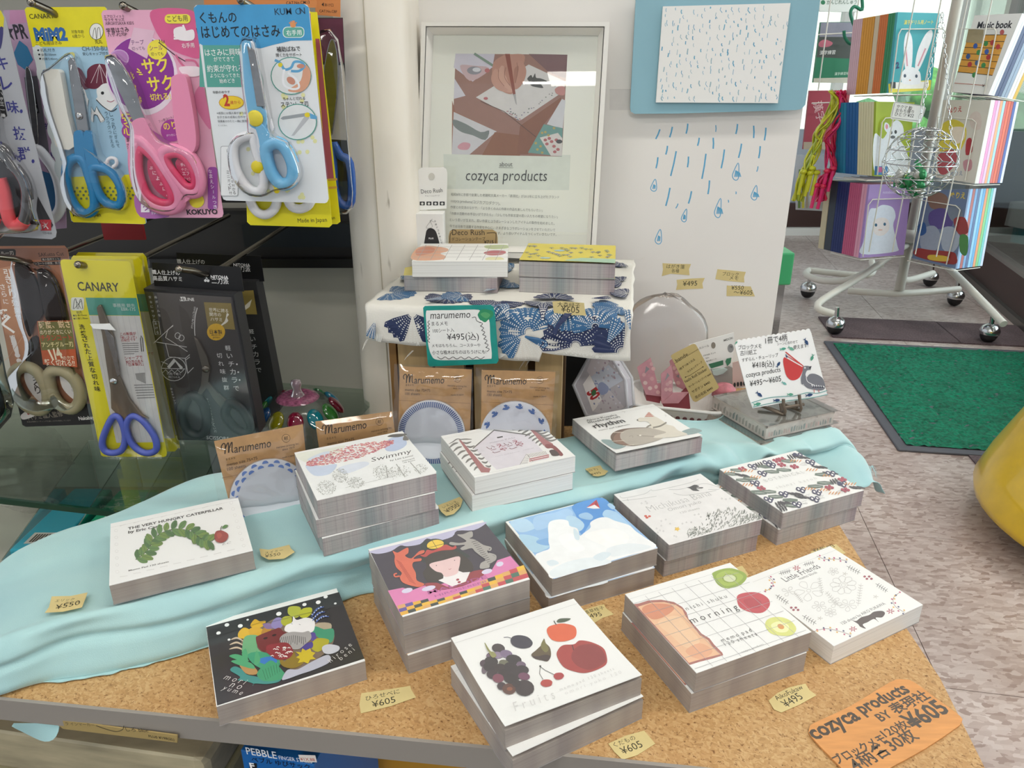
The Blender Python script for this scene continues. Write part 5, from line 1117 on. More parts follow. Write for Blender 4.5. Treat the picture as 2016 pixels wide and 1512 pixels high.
k.poly([(575,735),(590,722),(730,700),(740,720),(590,742)], '9aa0a4'); k.poly([(735,705),(755,730),(660,840),(642,842)], 'b9bcc0'); k.ell(742, 712, 18, 15, 'e3cf2a'); k.poly([(755,700),(800,720),(800,740),(760,735)], '5fa6d2')
p.end()
p.plate('blade_sheath', [(355,290),(362,262),(385,252),(402,262),(412,330),(440,560),(465,650),(505,700),(500,790),(450,800),(400,770),(392,700),(362,480)], .002, .009, 'sky_plastic', bevel=.002)
p.plate('blade_sheath', [(388,262),(420,262),(440,320),(500,640),(540,790),(520,800),(480,680),(430,400),(415,310)], .002, .006, 'hard_white', bevel=.002)
p.plate('blade', [(388,285),(425,310),(432,330),(495,660),(447,656),(420,480)], .0060, .0098, 'steel_blade', False, .0003)
p.plate('handle_shank', [(440,770),(480,760),(530,830),(600,880),(560,905),(520,930),(505,1010),(480,980),(462,860)], .002, .011, 'sky_plastic', bevel=.003)
p.loop('handle', [(500,920),(550,880),(610,905),(655,985),(668,1060),(650,1120),(600,1135),(555,1100),(520,1030)], .0058, .007, 'sky_plastic')
p.plate('handle_shank', [(400,790),(445,800),(470,880),(490,990),(490,1090),(470,1060),(440,960),(415,880),(395,840)], .002, .009, 'hard_white', bevel=.002)
p.loop('handle', [(420,835),(345,850),(302,895),(300,980),(325,1070),(380,1150),(440,1182),(480,1150),(478,1060),(445,960),(425,880)], .0042, .006, 'hard_white')
p.dot('pivot_disc', (440,730), .0068, .010, 'yellow_disc', .002); p.dot('spring_disc', (450,1028), .0055, .0085, 'yellow_disc', .002); p.dot('spring_end', (568,1172), .0026, .008, 'yellow_disc', .003)
p.loop('spring', [(500,1065),(530,1110),(560,1165)], .0012, .007, 'yellow_disc', False)
p.film([(352,250),(400,232),(440,250),(470,400),(520,680),(540,820),(640,880),(700,1000),(715,1090),(660,1160),(560,1180),(480,1215),(370,1190),(290,1080),(270,920),(330,835),(400,800),(360,500)], .016)
# pink pair
p = Pack('pink card with pink child scissors and purple circle', A, .715, [(628,85),(638,66),(655,62),(1165,60),(1190,66),(1200,85),(1385,1325),(1378,1345),(1360,1351),(890,1350),(872,1343),(862,1325)], 'card_pink')
k = p.ink
k.blob([(945,62),(1188,64),(1215,170),(1245,350),(1150,345),(1040,290),(960,180)], 'd95f91', 5); k.blob([(1230,540),(1262,540),(1310,800),(1230,700),(1205,600)], 'd97aa4', 4); k.ell(880, 470, 222, 248, 'e9dce8', -8, 34); k.ell(872, 455, 208, 228, '8a2f93', -8, 34); k.ell(738, 362, 62, 56, 'c8a0cc'); k.ell(738, 362, 55, 49, 'b27ab8')
k.blob([(835,1210),(930,1215),(1010,1300),(1045,1345),(870,1345)], 'b06ab0', 4)
k.poly([(830,170),(960,190),(912,365),(795,300)], 'e3bcd0'); k.txt('テープ', 815, 276, 895, 274, '5b2a66', .02, 1.1); k.txt('切っても', 820, 312, 900, 308, '4a2454', .01, 1.1)
k.ell(975, 308, 62, 62, 'f0e046'); k.txt('シール', 930, 312, 1010, 308, '8a2f74', .02, 1.2); k.txt('切っても', 938, 345, 1015, 342, '3a2a3a', .01, 1.1)
k.txt('サク', 893, 455, 1052, 435, 'f2e04a', .05, 1.1); k.txt('サク', 925, 565, 1085, 548, 'f2e04a', .05, 1.1); k.txt('切れる!', 935, 622, 1062, 612, 'f2e04a', .035, 1.1)
k.many(); [k.line([(x, y), (x+dx, y+dy)], 7, 'f2e04a') for x, y, dx, dy in ((850,425,18,15),(848,445,30,6),(862,462,24,0))]; [k.line([(x, y), (x+dx, y+dy)], 4, '2f2430') for x, y, dx, dy in ((988,245,6,18),(1003,246,4,22),(1018,250,-2,20))]; k.done()
k.txt('エアロフィット', 646, 110, 772, 107, '4a3440', .01); k.txt('サクサ キッズ', 650, 132, 772, 129, '3a2a34', .01, 1); k.txt('AIROFITSAXA KIDS', 655, 155, 832, 152, '5a4450', 0, 1.2); k.txt('学習はさみ', 663, 205, 802, 195, '31232c', .02, 1.15); k.txt('ハサ-P270P', 670, 228, 790, 222, '4a3440', .01)
k.rr(1022, 88, 1182, 146, 26, 'efe24a'); k.txt('こども用', 1040, 132, 1166, 128, '3a2a34', .015, 1.1); k.blob([(1080,180),(1130,165),(1150,190),(1200,185),(1202,245),(1130,252),(1085,230)], 'f5eef2', 4); k.many(); [k.line([(1140, y), (1078, y+2)], 12, 'f5eef2') for y in (186, 204, 222, 238)]; k.line([(1150,190),(1135,155)], 12, 'f5eef2'); k.done(); k.txt('右手用', 1130, 296, 1208, 292, 'f5eef2', .015, 1.1)
for x, y, c_ in ((800,742,'安'), (805,812,'心')): k.ell(x, y, 50, 48, 'a03a98', 0, 16); k.txt(c_, x-34, y+24, x+32, y+20, 'f2e04a', .03)
k.txt('まるい', 788, 878, 858, 872, '3a2430', .02, 1.1); k.txt('刃先', 792, 920, 846, 914, '3a2430', .02, 1.2); k.ell(1068, 808, 70, 70, 'a03a98', 0, 22); k.txt('のり', 1020, 805, 1100, 795, 'f2e04a', .04, 1.1); k.txt('がつきにくい', 1035, 846, 1118, 838, 'ead8e8', .01); k.txt('フッ素コートより', 988, 760, 1100, 722, '5a3448', 0)
k.line([(985,262),(1090,345),(1150,380)], 6, '3a2f38'); k.line([(1090,340),(1130,400),(1190,440),(1230,430),(1210,380),(1150,372)], 12, 'd56a92', True); k.blob([(1110,420),(1180,410),(1240,420),(1235,470),(1150,470)], 'f0e4ea', 4)
k.rr(1290, 1035, 1350, 1300, 20, '9a4aa4') ; k.vtxt('なまえシールつき', 1306, 1062, 1338, 1285, 26, 'f0e6f2', .02); k.ell(1222, 1245, 46, 44, 'f0e43c'); k.rect(876, 1265, 930, 1316, 'f0eaf4'); k.line([(890,1285),(905,1275),(918,1290),(900,1305)], 6, '8a3a94', True); k.txt('PAT.P', 945, 1330, 1005, 1326, 'e9dfee', .01); k.txt('KOKUYO', 1162, 1330, 1352, 1326, '232026', .03, .95)
p.end()
p.plate('blade', [(692,380),(700,352),(725,345),(755,365),(812,440),(862,560),(925,722),(885,750),(842,742),(780,610),(722,490)], .003, .006, 'steel_blade', bevel=.0005)
p.plate('handle_shank', [(845,760),(895,728),(935,745),(965,800),(1010,870),(1100,915),(1150,950),(1100,960),(1020,960),(1040,1020),(1100,1110),(1160,1190),(1210,1210),(1150,1250),(1060,1150),(980,1010),(900,880),(850,840)], .002, .010, 'hard_pink', bevel=.0025)
p.loop('handle', [(880,860),(858,960),(866,1080),(905,1195),(985,1270),(1080,1290),(1135,1250),(1120,1160),(1040,1040),(960,930)], .0058, .007, 'hard_pink')
p.loop('handle_cushion', [(900,920),(885,990),(895,1090),(935,1190),(1000,1240),(1070,1250),(1090,1210),(1040,1090),(970,970)], .0040, .0085, 'deep_pink')
p.loop('handle', [(1035,940),(1110,920),(1190,955),(1245,1040),(1262,1130),(1240,1185),(1180,1180),(1110,1110),(1050,1020)], .0055, .007, 'hard_pink')
p.loop('handle_cushion', [(1060,965),(1120,950),(1180,990),(1225,1070),(1228,1140),(1180,1145),(1120,1080),(1070,1010)], .0036, .0085, 'deep_pink')
k2 = Ink(p.M, A, .0075); k2.blob([(915,1000),(935,985),(965,1000),(1050,1130),(1075,1210),(1030,1225),(960,1170),(920,1080)], 'c3315f', 4); k2.vtxt('ぷにょぷにょ', 938, 1040, 1042, 1205, 26, 'f4dfe8', .02)
k2.blob([(1090,1000),(1130,975),(1190,1020),(1225,1100),(1200,1135),(1150,1110),(1100,1050)], 'c3315f', 4)
for i, s_ in enumerate(('手に', 'やさしい', 'エアー', 'クッション')): k2.txt(s_, 1120+i*6, 1030+i*28, 1160+i*14+(20 if i else 0), 1030+i*28, 'f4dfe8', .01)
k2.obj('cushion_print', p.t)
p.plate('blade_cap', [(1088,505),(1105,470),(1145,458),(1178,475),(1200,560),(1228,720),(1242,870),(1225,935),(1190,950),(1150,930),(1125,850),(1100,680)], .001, .010, 'hard_pink', bevel=.003)
p.film([(685,370),(705,335),(745,338),(810,410),(880,540),(940,720),(1010,850),(1130,905),(1230,960),(1275,1090),(1262,1200),(1180,1215),(1120,1300),(1020,1310),(900,1250),(850,1100),(845,900),(835,760),(760,610)], .015)
# yellow / blue children's pair
p = Pack('yellow and light blue card with blue handled child scissors, capped boy drawing', A, .730, [(153,62),(160,48),(172,45),(645,42),(660,52),(908,1378),(902,1388),(890,1391),(455,1378),(442,1370)], 'card_blue')
k = p.ink
k.poly([(153,60),(165,45),(650,42),(662,55),(706,292),(200,290)], 'ece01c'); k.poly([(392,1100),(850,1080),(905,1385),(890,1390),(455,1378),(442,1365)], 'ece01c')
k.many(); k.poly([(200,292),(262,292),(310,560),(352,800),(390,1095),(400,1180),(380,1180)], 'dfe7e6'); [k.ell(240+i*22, 340+i*118, 34, 62, 'dfe7e6', -12) for i in range(7)]; k.done()
k.txt('CANARY', 185, 117, 340, 113, '3f3a12', .01); k.txt('MiM2', 222, 250, 422, 248, '2f6ab0', .055, 1.1); k.many(); [k.ell(x, y, 5, 5, 'f4f6f2', 0, 8) for x, y in ((240,225),(262,225),(325,222),(348,222),(285,195))]; k.done(); k.txt('こども用はさみ', 224, 279, 385, 275, '54521e', .01)
k.txt('対象年齢', 445, 206, 522, 205, '6b681f', 0, 1.1); k.txt('6歳から', 452, 235, 525, 233, '6b681f', 0, 1.1); k.ell(598, 195, 44, 52, '3a3a2a'); k.ell(598, 195, 41, 49, 'f1f1ec'); k.line([(575,240),(582,190),(592,175),(598,240)], 3, '3a3a2a', True); k.line([(602,240),(606,180),(618,175),(626,240)], 3, '3a3a2a', True); k.txt('先丸', 592, 270, 636, 268, '3f3d12', .01, 1.1)
for i, s_ in enumerate(('名札付き', '全長150mm', '刃渡り45mm')): k.ell(238+i*6, 312+i*26, 6, 6, '20262b'); k.txt(s_, 252+i*6, 320+i*26, 342+i*8, 318+i*26, '4b5358', 0, .9)
k.txt('CH-150-BU', 512, 316, 668, 312, '5a6a74', 0, 1.1); k.txt('安心キャップ付き', 515, 343, 672, 339, '3b464e', .005)
k.blob([(600,560),(620,515),(690,505),(735,540),(740,600),(725,650),(680,690),(640,660),(598,620),(605,600)], 'eef1f0', 4); k.line([(598,618),(640,660),(690,690),(725,672)], 5, '262a2e', True)
k.blob([(540,480),(545,430),(590,398),(650,400),(695,430),(700,505),(640,520),(600,550),(545,545),(525,520)], '6a1d38', 4); k.many(); [k.line([(618,398),(x, 515)], 3, 'd9c9cf') for x in (565, 600, 640, 675)]; k.done(); k.ell(637, 577, 10, 10, '15181a'); k.line([(665,625),(690,632),(715,618)], 4, 'a33a5a', True)
k.blob([(565,700),(590,695),(600,660),(615,690),(630,705),(650,745),(625,758),(605,715)], 'eef1f0', 3); k.line([(565,705),(590,690),(600,660),(615,690),(650,740),(625,758),(605,715),(575,706)], 4, '262a2e')
k.vtxt('しっかりにぎれて', 692, 712, 735, 905, 24, '4a6576'); k.vtxt('ラクラクつかえる', 662, 705, 702, 905, 24, '4a6576')
k.many(); [k.ell(412+(i % 13)*34+(i//13 % 2)*16+(i//13)*3, 1165+(i//13)*22, 8, 8, '6d7f5c', 0, 6) for i in range(52)]; k.done(); k.txt('Made in Japan', 455, 1342, 628, 1342, '55521c', .01, 1.1)
p.end()
p.plate('blade_cap', [(304,470),(318,440),(360,428),(400,440),(415,500),(450,700),(490,905),(380,902),(362,760),(330,600)], .001, .009, mat('cap_cream', 'e8e6dc', .35), bevel=.003)
p.plate('blade', [(443,380),(458,358),(480,358),(500,400),(545,640),(570,815),(500,815),(480,660),(455,500)], .003, .006, 'steel_blade', False, .0004); p.dot('rivet', (512,718), .0032, .006, 'chrome', .0015)
p.plate('handle_shank', [(490,815),(545,822),(556,960),(572,1060),(600,1180),(605,1260),(590,1190),(560,1080),(500,985),(492,930)], .002, .009, 'hard_blue', bevel=.002); p.plate('handle_shank', [(548,820),(600,830),(612,940),(655,1020),(700,1065),(640,1045),(600,1050),(590,1120),(565,1020)], .002, .009, 'hard_blue', bevel=.002)
p.loop('handle', [(505,975),(450,1000),(432,1080),(448,1190),(495,1280),(555,1318),(605,1285),(602,1190),(570,1080),(545,1000)], .0045, .006, 'hard_blue'); p.loop('handle', [(592,1045),(650,1035),(710,1065),(758,1130),(778,1205),(765,1262),(720,1268),(662,1235),(618,1160)], .0045, .006, 'hard_blue')
p.loop('hang_ring', [(712,975),(738,985),(740,1015),(712,1032),(688,1018),(688,988)], .0016, .006, 'hard_white')
p.film([(435,330),(480,330),(520,420),(590,700),(640,950),(760,1060),(810,1200),(780,1300),(660,1290),(560,1345),(460,1300),(410,1150),(425,1000),(300,620),(290,450),(340,410)], .013)
# behind: card with white handle; in front: silver card with dark scissors and red grip
p = Pack('mauve and grey card with a white scissor handle, mostly hidden', A, .745, [(20,62),(160,62),(250,500),(400,1100),(412,1415),(300,1425),(60,1400)], 'card_mauve')
k = p.ink; k.poly([(60,62),(150,62),(168,140),(60,150)], 'c58bb0'); k.txt('★PR', 28, 245, 178, 235, '2a2430', .03, 1.6); k.blob([(85,330),(120,250),(170,290),(205,370),(160,435),(110,400)], '2f7aa8', 1); k.poly([(150,480),(230,470),(300,900),(320,1100),(200,900)], '6f6a72')
k.poly([(168,480),(195,465),(245,700),(212,708)], '1e1e20'); k.vtxt('万能ハサミ一番', 184, 495, 226, 680, 28, 'e8e8e8', .02); k.poly([(260,1060),(390,1100),(400,1330),(300,1340)], '2a6796'); k.vtxt('抜群', 300, 780, 335, 960, 44, '2b2c6a', .03); k.txt('CD-441', 440, 1398, 500, 1396, '3a3a3a'); p.end()
p.loop('handle', [(232,930),(262,925),(310,980),(362,1060),(392,1160),(398,1270),(370,1330),(330,1360)], .0048, .006, 'hard_white', False); p.plate('blade', [(170,430),(205,450),(240,700),(250,900),(225,890),(190,650)], .002, .004, 'steel_blade')
p = Pack('silver grey card at the frame edge with dark scissors and red grip', A, .700, [(-120,60),(-20,60),(18,80),(36,120),(150,620),(350,1440),(345,1470),(320,1484),(-60,1460),(-260,1440),(-300,60)], 'card_silver')
k = p.ink; k.poly([(-60,62),(5,64),(26,110),(20,180),(-60,190)], 'd2c61e'); k.blob([(-20,190),(20,170),(5,300),(-30,280)], '33306a', 3)
for c_, x, y, s_ in (('キ', 22, 395, 78), ('レ', 52, 525, 74), ('味', 88, 665, 76), ('、', 132, 690, 60), ('抜', 132, 825, 84), ('群', 162, 950, 84), ('。', 205, 1000, 60)): k.txt(c_, x-s_/2, y+s_*.4, x+s_/2*.9, y+s_*.4, '2b2c78', .03) if c_ not in '、。' else k.ell(x, y, 9, 12, '2b2c78')
k.poly([(-30,500),(0,505),(45,720),(18,735),(-10,640)], '1c1c1e'); k.vtxt('能ハサミ一番', 2, 545, 26, 715, 26, 'ececec', .02); k.poly([(-60,900),(30,1010),(150,1060),(330,1395),(322,1410),(-60,1350)], '2c2b30'); k.rr(252, 1362, 318, 1430, 4, 'b3303c'); k.line([(270,1375),(285,1395),(300,1375),(285,1395),(272,1420),(285,1400),(300,1420)], 6, 'f0e9ea'); k.txt('CD-018', 268, 1450, 322, 1452, '3a3a3c'); p.end()
p.loop('handle', [(15,910),(60,920),(110,1010),(170,1090),(200,1180),(195,1300),(175,1370)], .0052, .008, mat('smoky_plastic', '4a4a4d', .12, coat=1), False); p.loop('handle_grip', [(32,1100),(60,1190),(75,1280),(100,1370),(150,1390),(180,1360)], .0058, .008, 'red_grip', False); p.loop('handle_grip', [(-60,1380),(-20,1400),(5,1345)], .005, .008, 'red_grip', False)
p.plate('blade', [(-60,500),(-10,640),(20,880),(-20,930),(-60,900)], .002, .005, 'steel_blade'); p.film([(-60,480),(0,560),(40,850),(130,980),(210,1120),(250,1300),(270,1420),(60,1440),(-60,1430)], .016)
# red shelf label strip under the top row
o = MB().box((0, 0, 0), (.045, .004, .022)).obj('red_price_tag', mat('tag_red', '8f1c22', .5)); q = at(243, 452, y=.83); o.location = q; tag(o, 'dark red price tag under the pink scissors card', 'tag')
# ---- lower row
p = Pack('dark curved pack at the frame edge beneath the silver one', Cc, .690, [(-120,560),(-20,600),(40,900),(90,1080),(70,1180),(0,1260),(-120,1300)], mat('dark_blister', '27302c', .15, coat=.8)); p.loop('handle', [(-60,980),(-10,1000),(10,1060),(0,1130),(-40,1160)], .005, .006, 'black_plastic'); p.film([(-100,580),(-25,620),(35,900),(85,1080),(60,1170),(-10,1240),(-100,1260)], .014)
p = Pack('copper brown card with dark bladed scissors and beige grips', Cc, .720, [(-60,50),(425,46),(446,70),(470,200),(630,1205),(615,1228),(170,1244),(148,1232),(120,1100),(0,500)], 'card_copper')
k = p.ink; k.poly([(0,62),(440,60),(452,130),(20,150)], '8a6252'); k.poly([(-20,200),(70,180),(220,600),(190,900),(110,1000),(40,700)], 'b98768'); k.poly([(118,1105),(612,1090),(632,1205),(615,1228),(170,1244),(148,1232)], '1c1a1a')
k.rr(-40, 68, 105, 120, 16, '2a2422'); k.txt('グルー刃', -20, 110, 92, 104, 'c9bdb2', .01); k.txt('SAKutto Cut', 258, 118, 424, 110, '3a2a24', .005, 1.1); k.poly([(272,128),(400,122),(402,142),(275,148)], '221c1a'); k.txt('職人監修カット', 282, 144, 392, 138, 'c9bdb2')
k.poly([(190,155),(400,150),(402,172),(192,176)], '2a2220'); k.txt('チタンコートの硬度、鋭さ', 196, 172, 398, 166, 'c9bdb2'); k.vtxt('引き切り効果で', 52, 225, 130, 520, 52, 'efe9e4', .03); k.vtxt('さらに', 22, 320, 42, 415, 38, 'efe9e4', .02); k.vtxt('軽く', 30, 492, 62, 580, 92, 'f4efe9', .04); k.vtxt('切れる!!', 86, 650, 130, 800, 44, 'f0e9e4', .03)
k.line([(200,575),(60,780),(0,830)], 3, 'd0a888'); k.txt('ハサミ職人監修', 190, 1200, 420, 1170, '8f8576', .02, 1.3); k.blob([(140,1165),(200,1130),(240,1160),(200,1185),(150,1195)], 'ddd6d0', 3); k.ell(190, 1155, 9, 9, 'a83232'); k.txt('Nakabaya', 525, 1200, 640, 1190, 'e8e4e0', .02, 1.2); k.txt('本品は特殊コーティングを施した刃を使用しています', 180, 1215, 470, 1205, '8a8378')
p.end()
p.plate('blade', [(118,160),(140,140),(180,160),(240,240),(285,360),(300,490),(240,560),(215,640),(180,560),(150,400),(120,240)], .002, .005, mat('dark_blade', '2d2523', .25, .6), bevel=.0006); p.plate('blade', [(262,215),(290,190),(350,220),(410,330),(470,540),(400,560),(330,540),(300,430)], .002, .005, 'dark_blade', bevel=.0006)
p.plate('blade_root', [(215,660),(270,650),(330,840),(330,900),(250,830),(190,800)], .002, .006, 'dark_blade', bevel=.001)
p.loop('handle', [(140,850),(215,832),(285,875),(338,980),(340,1080),(285,1118),(200,1085),(140,1000),(115,910)], .0062, .007, 'olive_grip'); p.loop('handle', [(352,875),(430,855),(510,905),(552,985),(548,1065),(500,1108),(430,1085),(372,1005)], .0062, .007, 'olive_grip')
k2 = Ink(p.M, Cc, .0055); k2.blob([(165,880),(215,860),(265,900),(310,1000),(315,1070),(265,1080),(200,1010),(165,940)], 'd9d4d0', 4); k2.vtxt('ぷっくり', 235, 905, 255, 1005, 46, '2a2422', .03); k2.blob([(395,880),(440,870),(500,920),(540,1000),(520,1070),(470,1050),(410,980)], 'd3cfcc', 4); k2.vtxt('やさしい形状', 462, 885, 485, 1000, 24, '8a8580', .01); k2.obj('grip_print', p.t)
k2 = Ink(p.M, Cc, .012); k2.poly([(244,545),(480,540),(512,850),(285,832)], 'b5542c'); k2.poly([(250,550),(475,546),(495,730),(275,738)], '6d6a36')
for i, (s_, c_) in enumerate((('硬度、鋭さ', 'e8c9a0'), ('のりがつきにくい', 'ecd9b8'), ('チタンコート', 'c23a2a'), ('アンチグルー刃', 'e8d9a0'))): k2.txt(s_, 262+i*6, 590+i*42, 468+i*6, 584+i*42, c_, .03, 1.3)
k2.txt('1/4', 345, 800, 420, 785, 'e9dcc0', .04, 1.4); k2.txt('軽く切れる!!', 300, 835, 498, 840, 'f0e4cc', .03, 1.4); k2.txt('の力で', 420, 800, 495, 798, 'e9dcc0', .02, 1.2); k2.obj('sticker_print', p.t)
p.film([(110,150),(150,125),(220,160),(270,180),(330,180),(420,280),(480,520),(520,850),(570,980),(560,1080),(480,1130),(400,1110),(300,1135),(190,1110),(110,1020),(95,900),(190,790),(210,650),(150,470)], .014)
# yellow office scissors, three cards deep
for i, (dx, dy, yy) in enumerate(((104,-48,.745), (72,-26,.715))):
    o_ = [(398+dx,155+dy),(412+dx,138+dy),(840+dx,150+dy-6),(862+dx,170+dy),(1102+dx-20*(1-i),1425+dy-10),(1085+dx,1443+dy-10),(680+dx,1440+dy),(665+dx,1420+dy)]
    p = Pack(('hindmost of the three yellow office scissors cards', 'middle one of the three yellow office scissors cards')[i], Cc, yy, o_, 'card_yellow', group='yellow office scissors')
    k = p.ink; k.poly([(565+dx,390+dy),(903+dx,392+dy),(925+dx,508+dy),(590+dx,505+dy)], '4fa094'); k.poly([(590+dx,508+dy),(925+dx,510+dy),(1085+dx,1345+dy),(770+dx,1350+dy)], 'd5d3d2'); k.txt('シャープで', 830+dx, 798+dy, 945+dx, 794+dy, 'a84a50', .02); p.end(); p.bag([(380+dx,140+dy),(875+dx,140+dy),(1125+dx,1455+dy),(640+dx,1460+dy)])
p = Pack('front yellow office scissors card with long blades and violet handles', Cc, .670, [(398,158),(404,142),(418,138),(838,150),(856,156),(864,174),(1103,1420),(1098,1438),(1084,1444),(684,1441),(668,1432)], 'card_yellow', group='yellow office scissors')
k = p.ink
k.poly([(565,390),(903,392),(925,508),(590,505)], '4aa092'); k.poly([(590,508),(925,510),(1085,1345),(770,1350)], 'dcdad8'); k.many(); [k.line([(610+i*40, 510),(790+i*37, 1345)], 2, 'c4c3c4') for i in range(8)]; k.done()
k.txt('CANARY', 518, 342, 792, 350, '2b2808', .012, 1.25); k.rr(470, 388, 556, 474, 14, 'eeeee6'); k.line([(485,465),(492,410),(502,400),(512,465)], 4, '33301a', True); k.line([(520,465),(528,410),(538,405),(548,465)], 4, '33301a', True); k.line([(490,465),(540,408)], 3, '33301a'); k.line([(540,465),(500,405)], 3, '33301a'); k.txt('鋭先', 508, 494, 545, 492, '4a4615'); k.txt('●全長175mm', 485, 514, 575, 510, '4a4615', .01); k.txt('●刃渡り70mm', 488, 534, 584, 530, '4a4615', .01)
k.txt('事務用 鋭先', 748, 450, 895, 452, 'c9dcd8', .01); k.txt('EBR-175', 805, 475, 898, 477, 'c9dcd8', .01, 1.1); k.vtxt('洗練された上質な切れ味', 545, 580, 648, 990, 44, '2f2c0a', .03)
for i, (s_, a) in enumerate((('この断面が', (798,640,902,634)), ('「軽いタッチ」', (800,662,905,656)), ('の秘密です', (805,680,900,674)), ('シャープで', (828,800,945,792)), ('耐久性のある', (836,822,948,814)), ('「日本製刃」', (842,842,950,836)))): k.txt(s_, *a, 'b0414a', .02, 1.1)
k.many()
for i in range(6): k.line([(808+i*3, 692+i*14), (918 if i < 5 else 890, 690+i*14)], 5, '8b8988')
for i in range(6): k.line([(888+i*4, 968+i*17), (1010+i*3, 964+i*17)], 6, '8b8988')
k.done(); k.poly([(895,890),(960,885),(968,960),(905,930)], '9a9896'); k.line([(930,660),(938,745),(950,745),(944,660),(934,640)], 5, '4a4846', closed=True); k.txt('Made in Japan', 685, 1422, 825, 1414, '5a561a', .01, 1.1)
p.end(); mat('office_steel', '80766a', .35, .75, noise=(.1, 30))
p.plate('blade', [(655,448),(668,430),(684,430),(712,500),(770,650),(795,800),(805,900),(840,980),(870,1050),(950,1150),(1000,1180),(930,1160),(880,1180),(850,1220),(800,1160),(750,1110),(745,990),(715,800),(690,620)], .002, .0050, 'office_steel', False, .0008)
p.plate('lower_blade', [(770,640),(795,800),(812,880),(795,900),(765,780),(700,560)], .0050, .0056, 'steel_blade', False, .0001); p.dot('rivet', (770,928), .0035, .005, 'chrome', .0018)
p.loop('handle', [(762,1168),(722,1240),(694,1325),(710,1385),(765,1402),(822,1380),(845,1310),(832,1225),(800,1165)], .0034, .005, 'violet_blue'); p.loop('handle', [(872,1172),(852,1240),(882,1330),(940,1388),(1005,1402),(1050,1372),(1035,1290),(970,1200),(912,1160)], .0034, .005, 'violet_blue')
o = p.plate('paper_strap', [(618,550),(745,548),(785,592),(640,580)], .0056, .0066, 'white_paper', False, 0); p.bag([(385,130),(880,135),(1130,1452),(650,1458)])
# black boxed scissors
def black_box(label, quad, head, yy, front=True):
    p = Pack(label, Dc, yy, quad, mat('box_black', '2b2b2d', .45), group='black boxed scissors', th=.022)
    MB().prism(p.P(head), -.012, -.0112).obj('header_card', mat('header_black', '0d0d10', .4), p.t)
    k = p.ink; k.z = .0006; return p
p = black_box('rear black boxed scissors partly hidden by its twin', [(300,270),(785,285),(950,1130),(905,1180),(420,1200)], [(230,108),(795,130),(820,300),(250,300)], .800)
k = p.ink; k.txt('世界に誇る', 655, 395, 748, 385, 'b7ab84', .01); k.poly([(640,345),(770,340),(795,500),(670,498)], '8f7d42'); k.poly([(715,440),(760,400),(745,450),(710,475)], 'ded9c8'); k.vtxt('軽いチカラで', 758, 610, 808, 865, 40, 'c9c9c9', .01)
k2 = Ink(p.M, Dc, -.0110); k2.txt('職人仕上げの', 265, 162, 448, 166, 'd5d5d5', .01, 1.1); k2.txt('高品質ハサミ', 275, 196, 440, 200, 'b5b5b5', .01); k2.txt('NITOHA', 638, 182, 748, 184, 'e6e6e6', .015); k2.txt('二刀派', 642, 214, 750, 216, 'e6e6e6', .01, 1.1); k2.line([(598,160),(612,190),(600,200)], 4, 'e6e6e6'); k2.line([(614,158),(606,190),(620,202)], 4, 'e6e6e6'); k2.obj('header_print', p.t); p.end()
p = black_box('front black boxed scissors with white sketches and a gold sticker', [(42,330),(640,370),(810,1290),(480,1335),(270,1332)], [(60,175),(658,208),(680,370),(80,335)], .695)
k = p.ink
k.poly([(60,350),(632,385),(800,1280),(270,1318)], '38373a'); k.blob([(140,480),(185,470),(230,560),(300,800),(345,960),(300,985),(250,950),(190,700)], '1d1d1f', 4)
k.blob([(280,470),(300,455),(350,520),(430,760),(440,900),(400,1030),(360,1040),(330,800)], '222224', 4)
k.rr(285, 383, 320, 412, 3, 'ededed'); k.txt('Hi', 288, 409, 316, 409, '2a2a2a', .02); k.txt('LINE', 322, 409, 380, 411, 'ededed', .02)
k.vtxt('段ボールを', 126, 385, 150, 505, 21, 'e4e4e4', .01); k.vtxt('安全にサッと', 88, 385, 118, 540, 20, 'e4e4e4', .01); k.line([(106,545),(145,545),(158,632),(122,632)], 3, 'e4e4e4', closed=True); k.vtxt('あける', 126, 560, 138, 618, 20, 'e4e4e4')
k.many()
W_ = 'dcdcdc'
for pts in ([(110,690),(240,570)], [(190,655),(205,600),(240,575)], [(120,680),(330,715)], [(195,655),(335,745)], [(190,690),(212,780),(320,790)], [(320,790),(350,765)], [(320,790),(338,890)], [(340,885),(375,850)], [(325,800),(350,780)], [(160,810),(205,828)]): k.line(pts, 4, W_)
k.line([(245+82*math.cos(a*.3), 860+78*math.sin(a*.3)) for a in range(21)], 4, W_, closed=True)
k.line([(165,855),(320,860)], 4, W_); k.line([(170,885),(190,865),(210,885),(230,865),(250,885),(270,865),(290,885),(310,865)], 4, W_)
for c_ in ((270,640),(295,655)): k.line([(c_[0]+18*math.cos(a*.6), c_[1]+20*math.sin(a*.6)) for a in range(11)], 4, W_, closed=True)
k.done(); k.poly([(200,845),(245,790),(305,850),(290,862),(255,812),(215,858)], 'd5d5d5'); k.txt('刃先で軽く', 200, 898, 292, 900, W_); k.txt('開けられる', 210, 918, 285, 920, W_)
k.line([(400,455),(385,520),(382,600),(385,640)], 5, 'e9e9e9', True); k.poly([(443,418),(622,425),(650,600),(470,588)], '8c7a3e'); k.txt('世界に誇る', 478, 478, 605, 486, 'f0ead8', .02, 1.1); k.txt('関市の', 482, 508, 558, 512, 'f0ead8', .02, 1.1); k.txt('ハサミ', 488, 540, 565, 545, 'f0ead8', .02, 1.1)
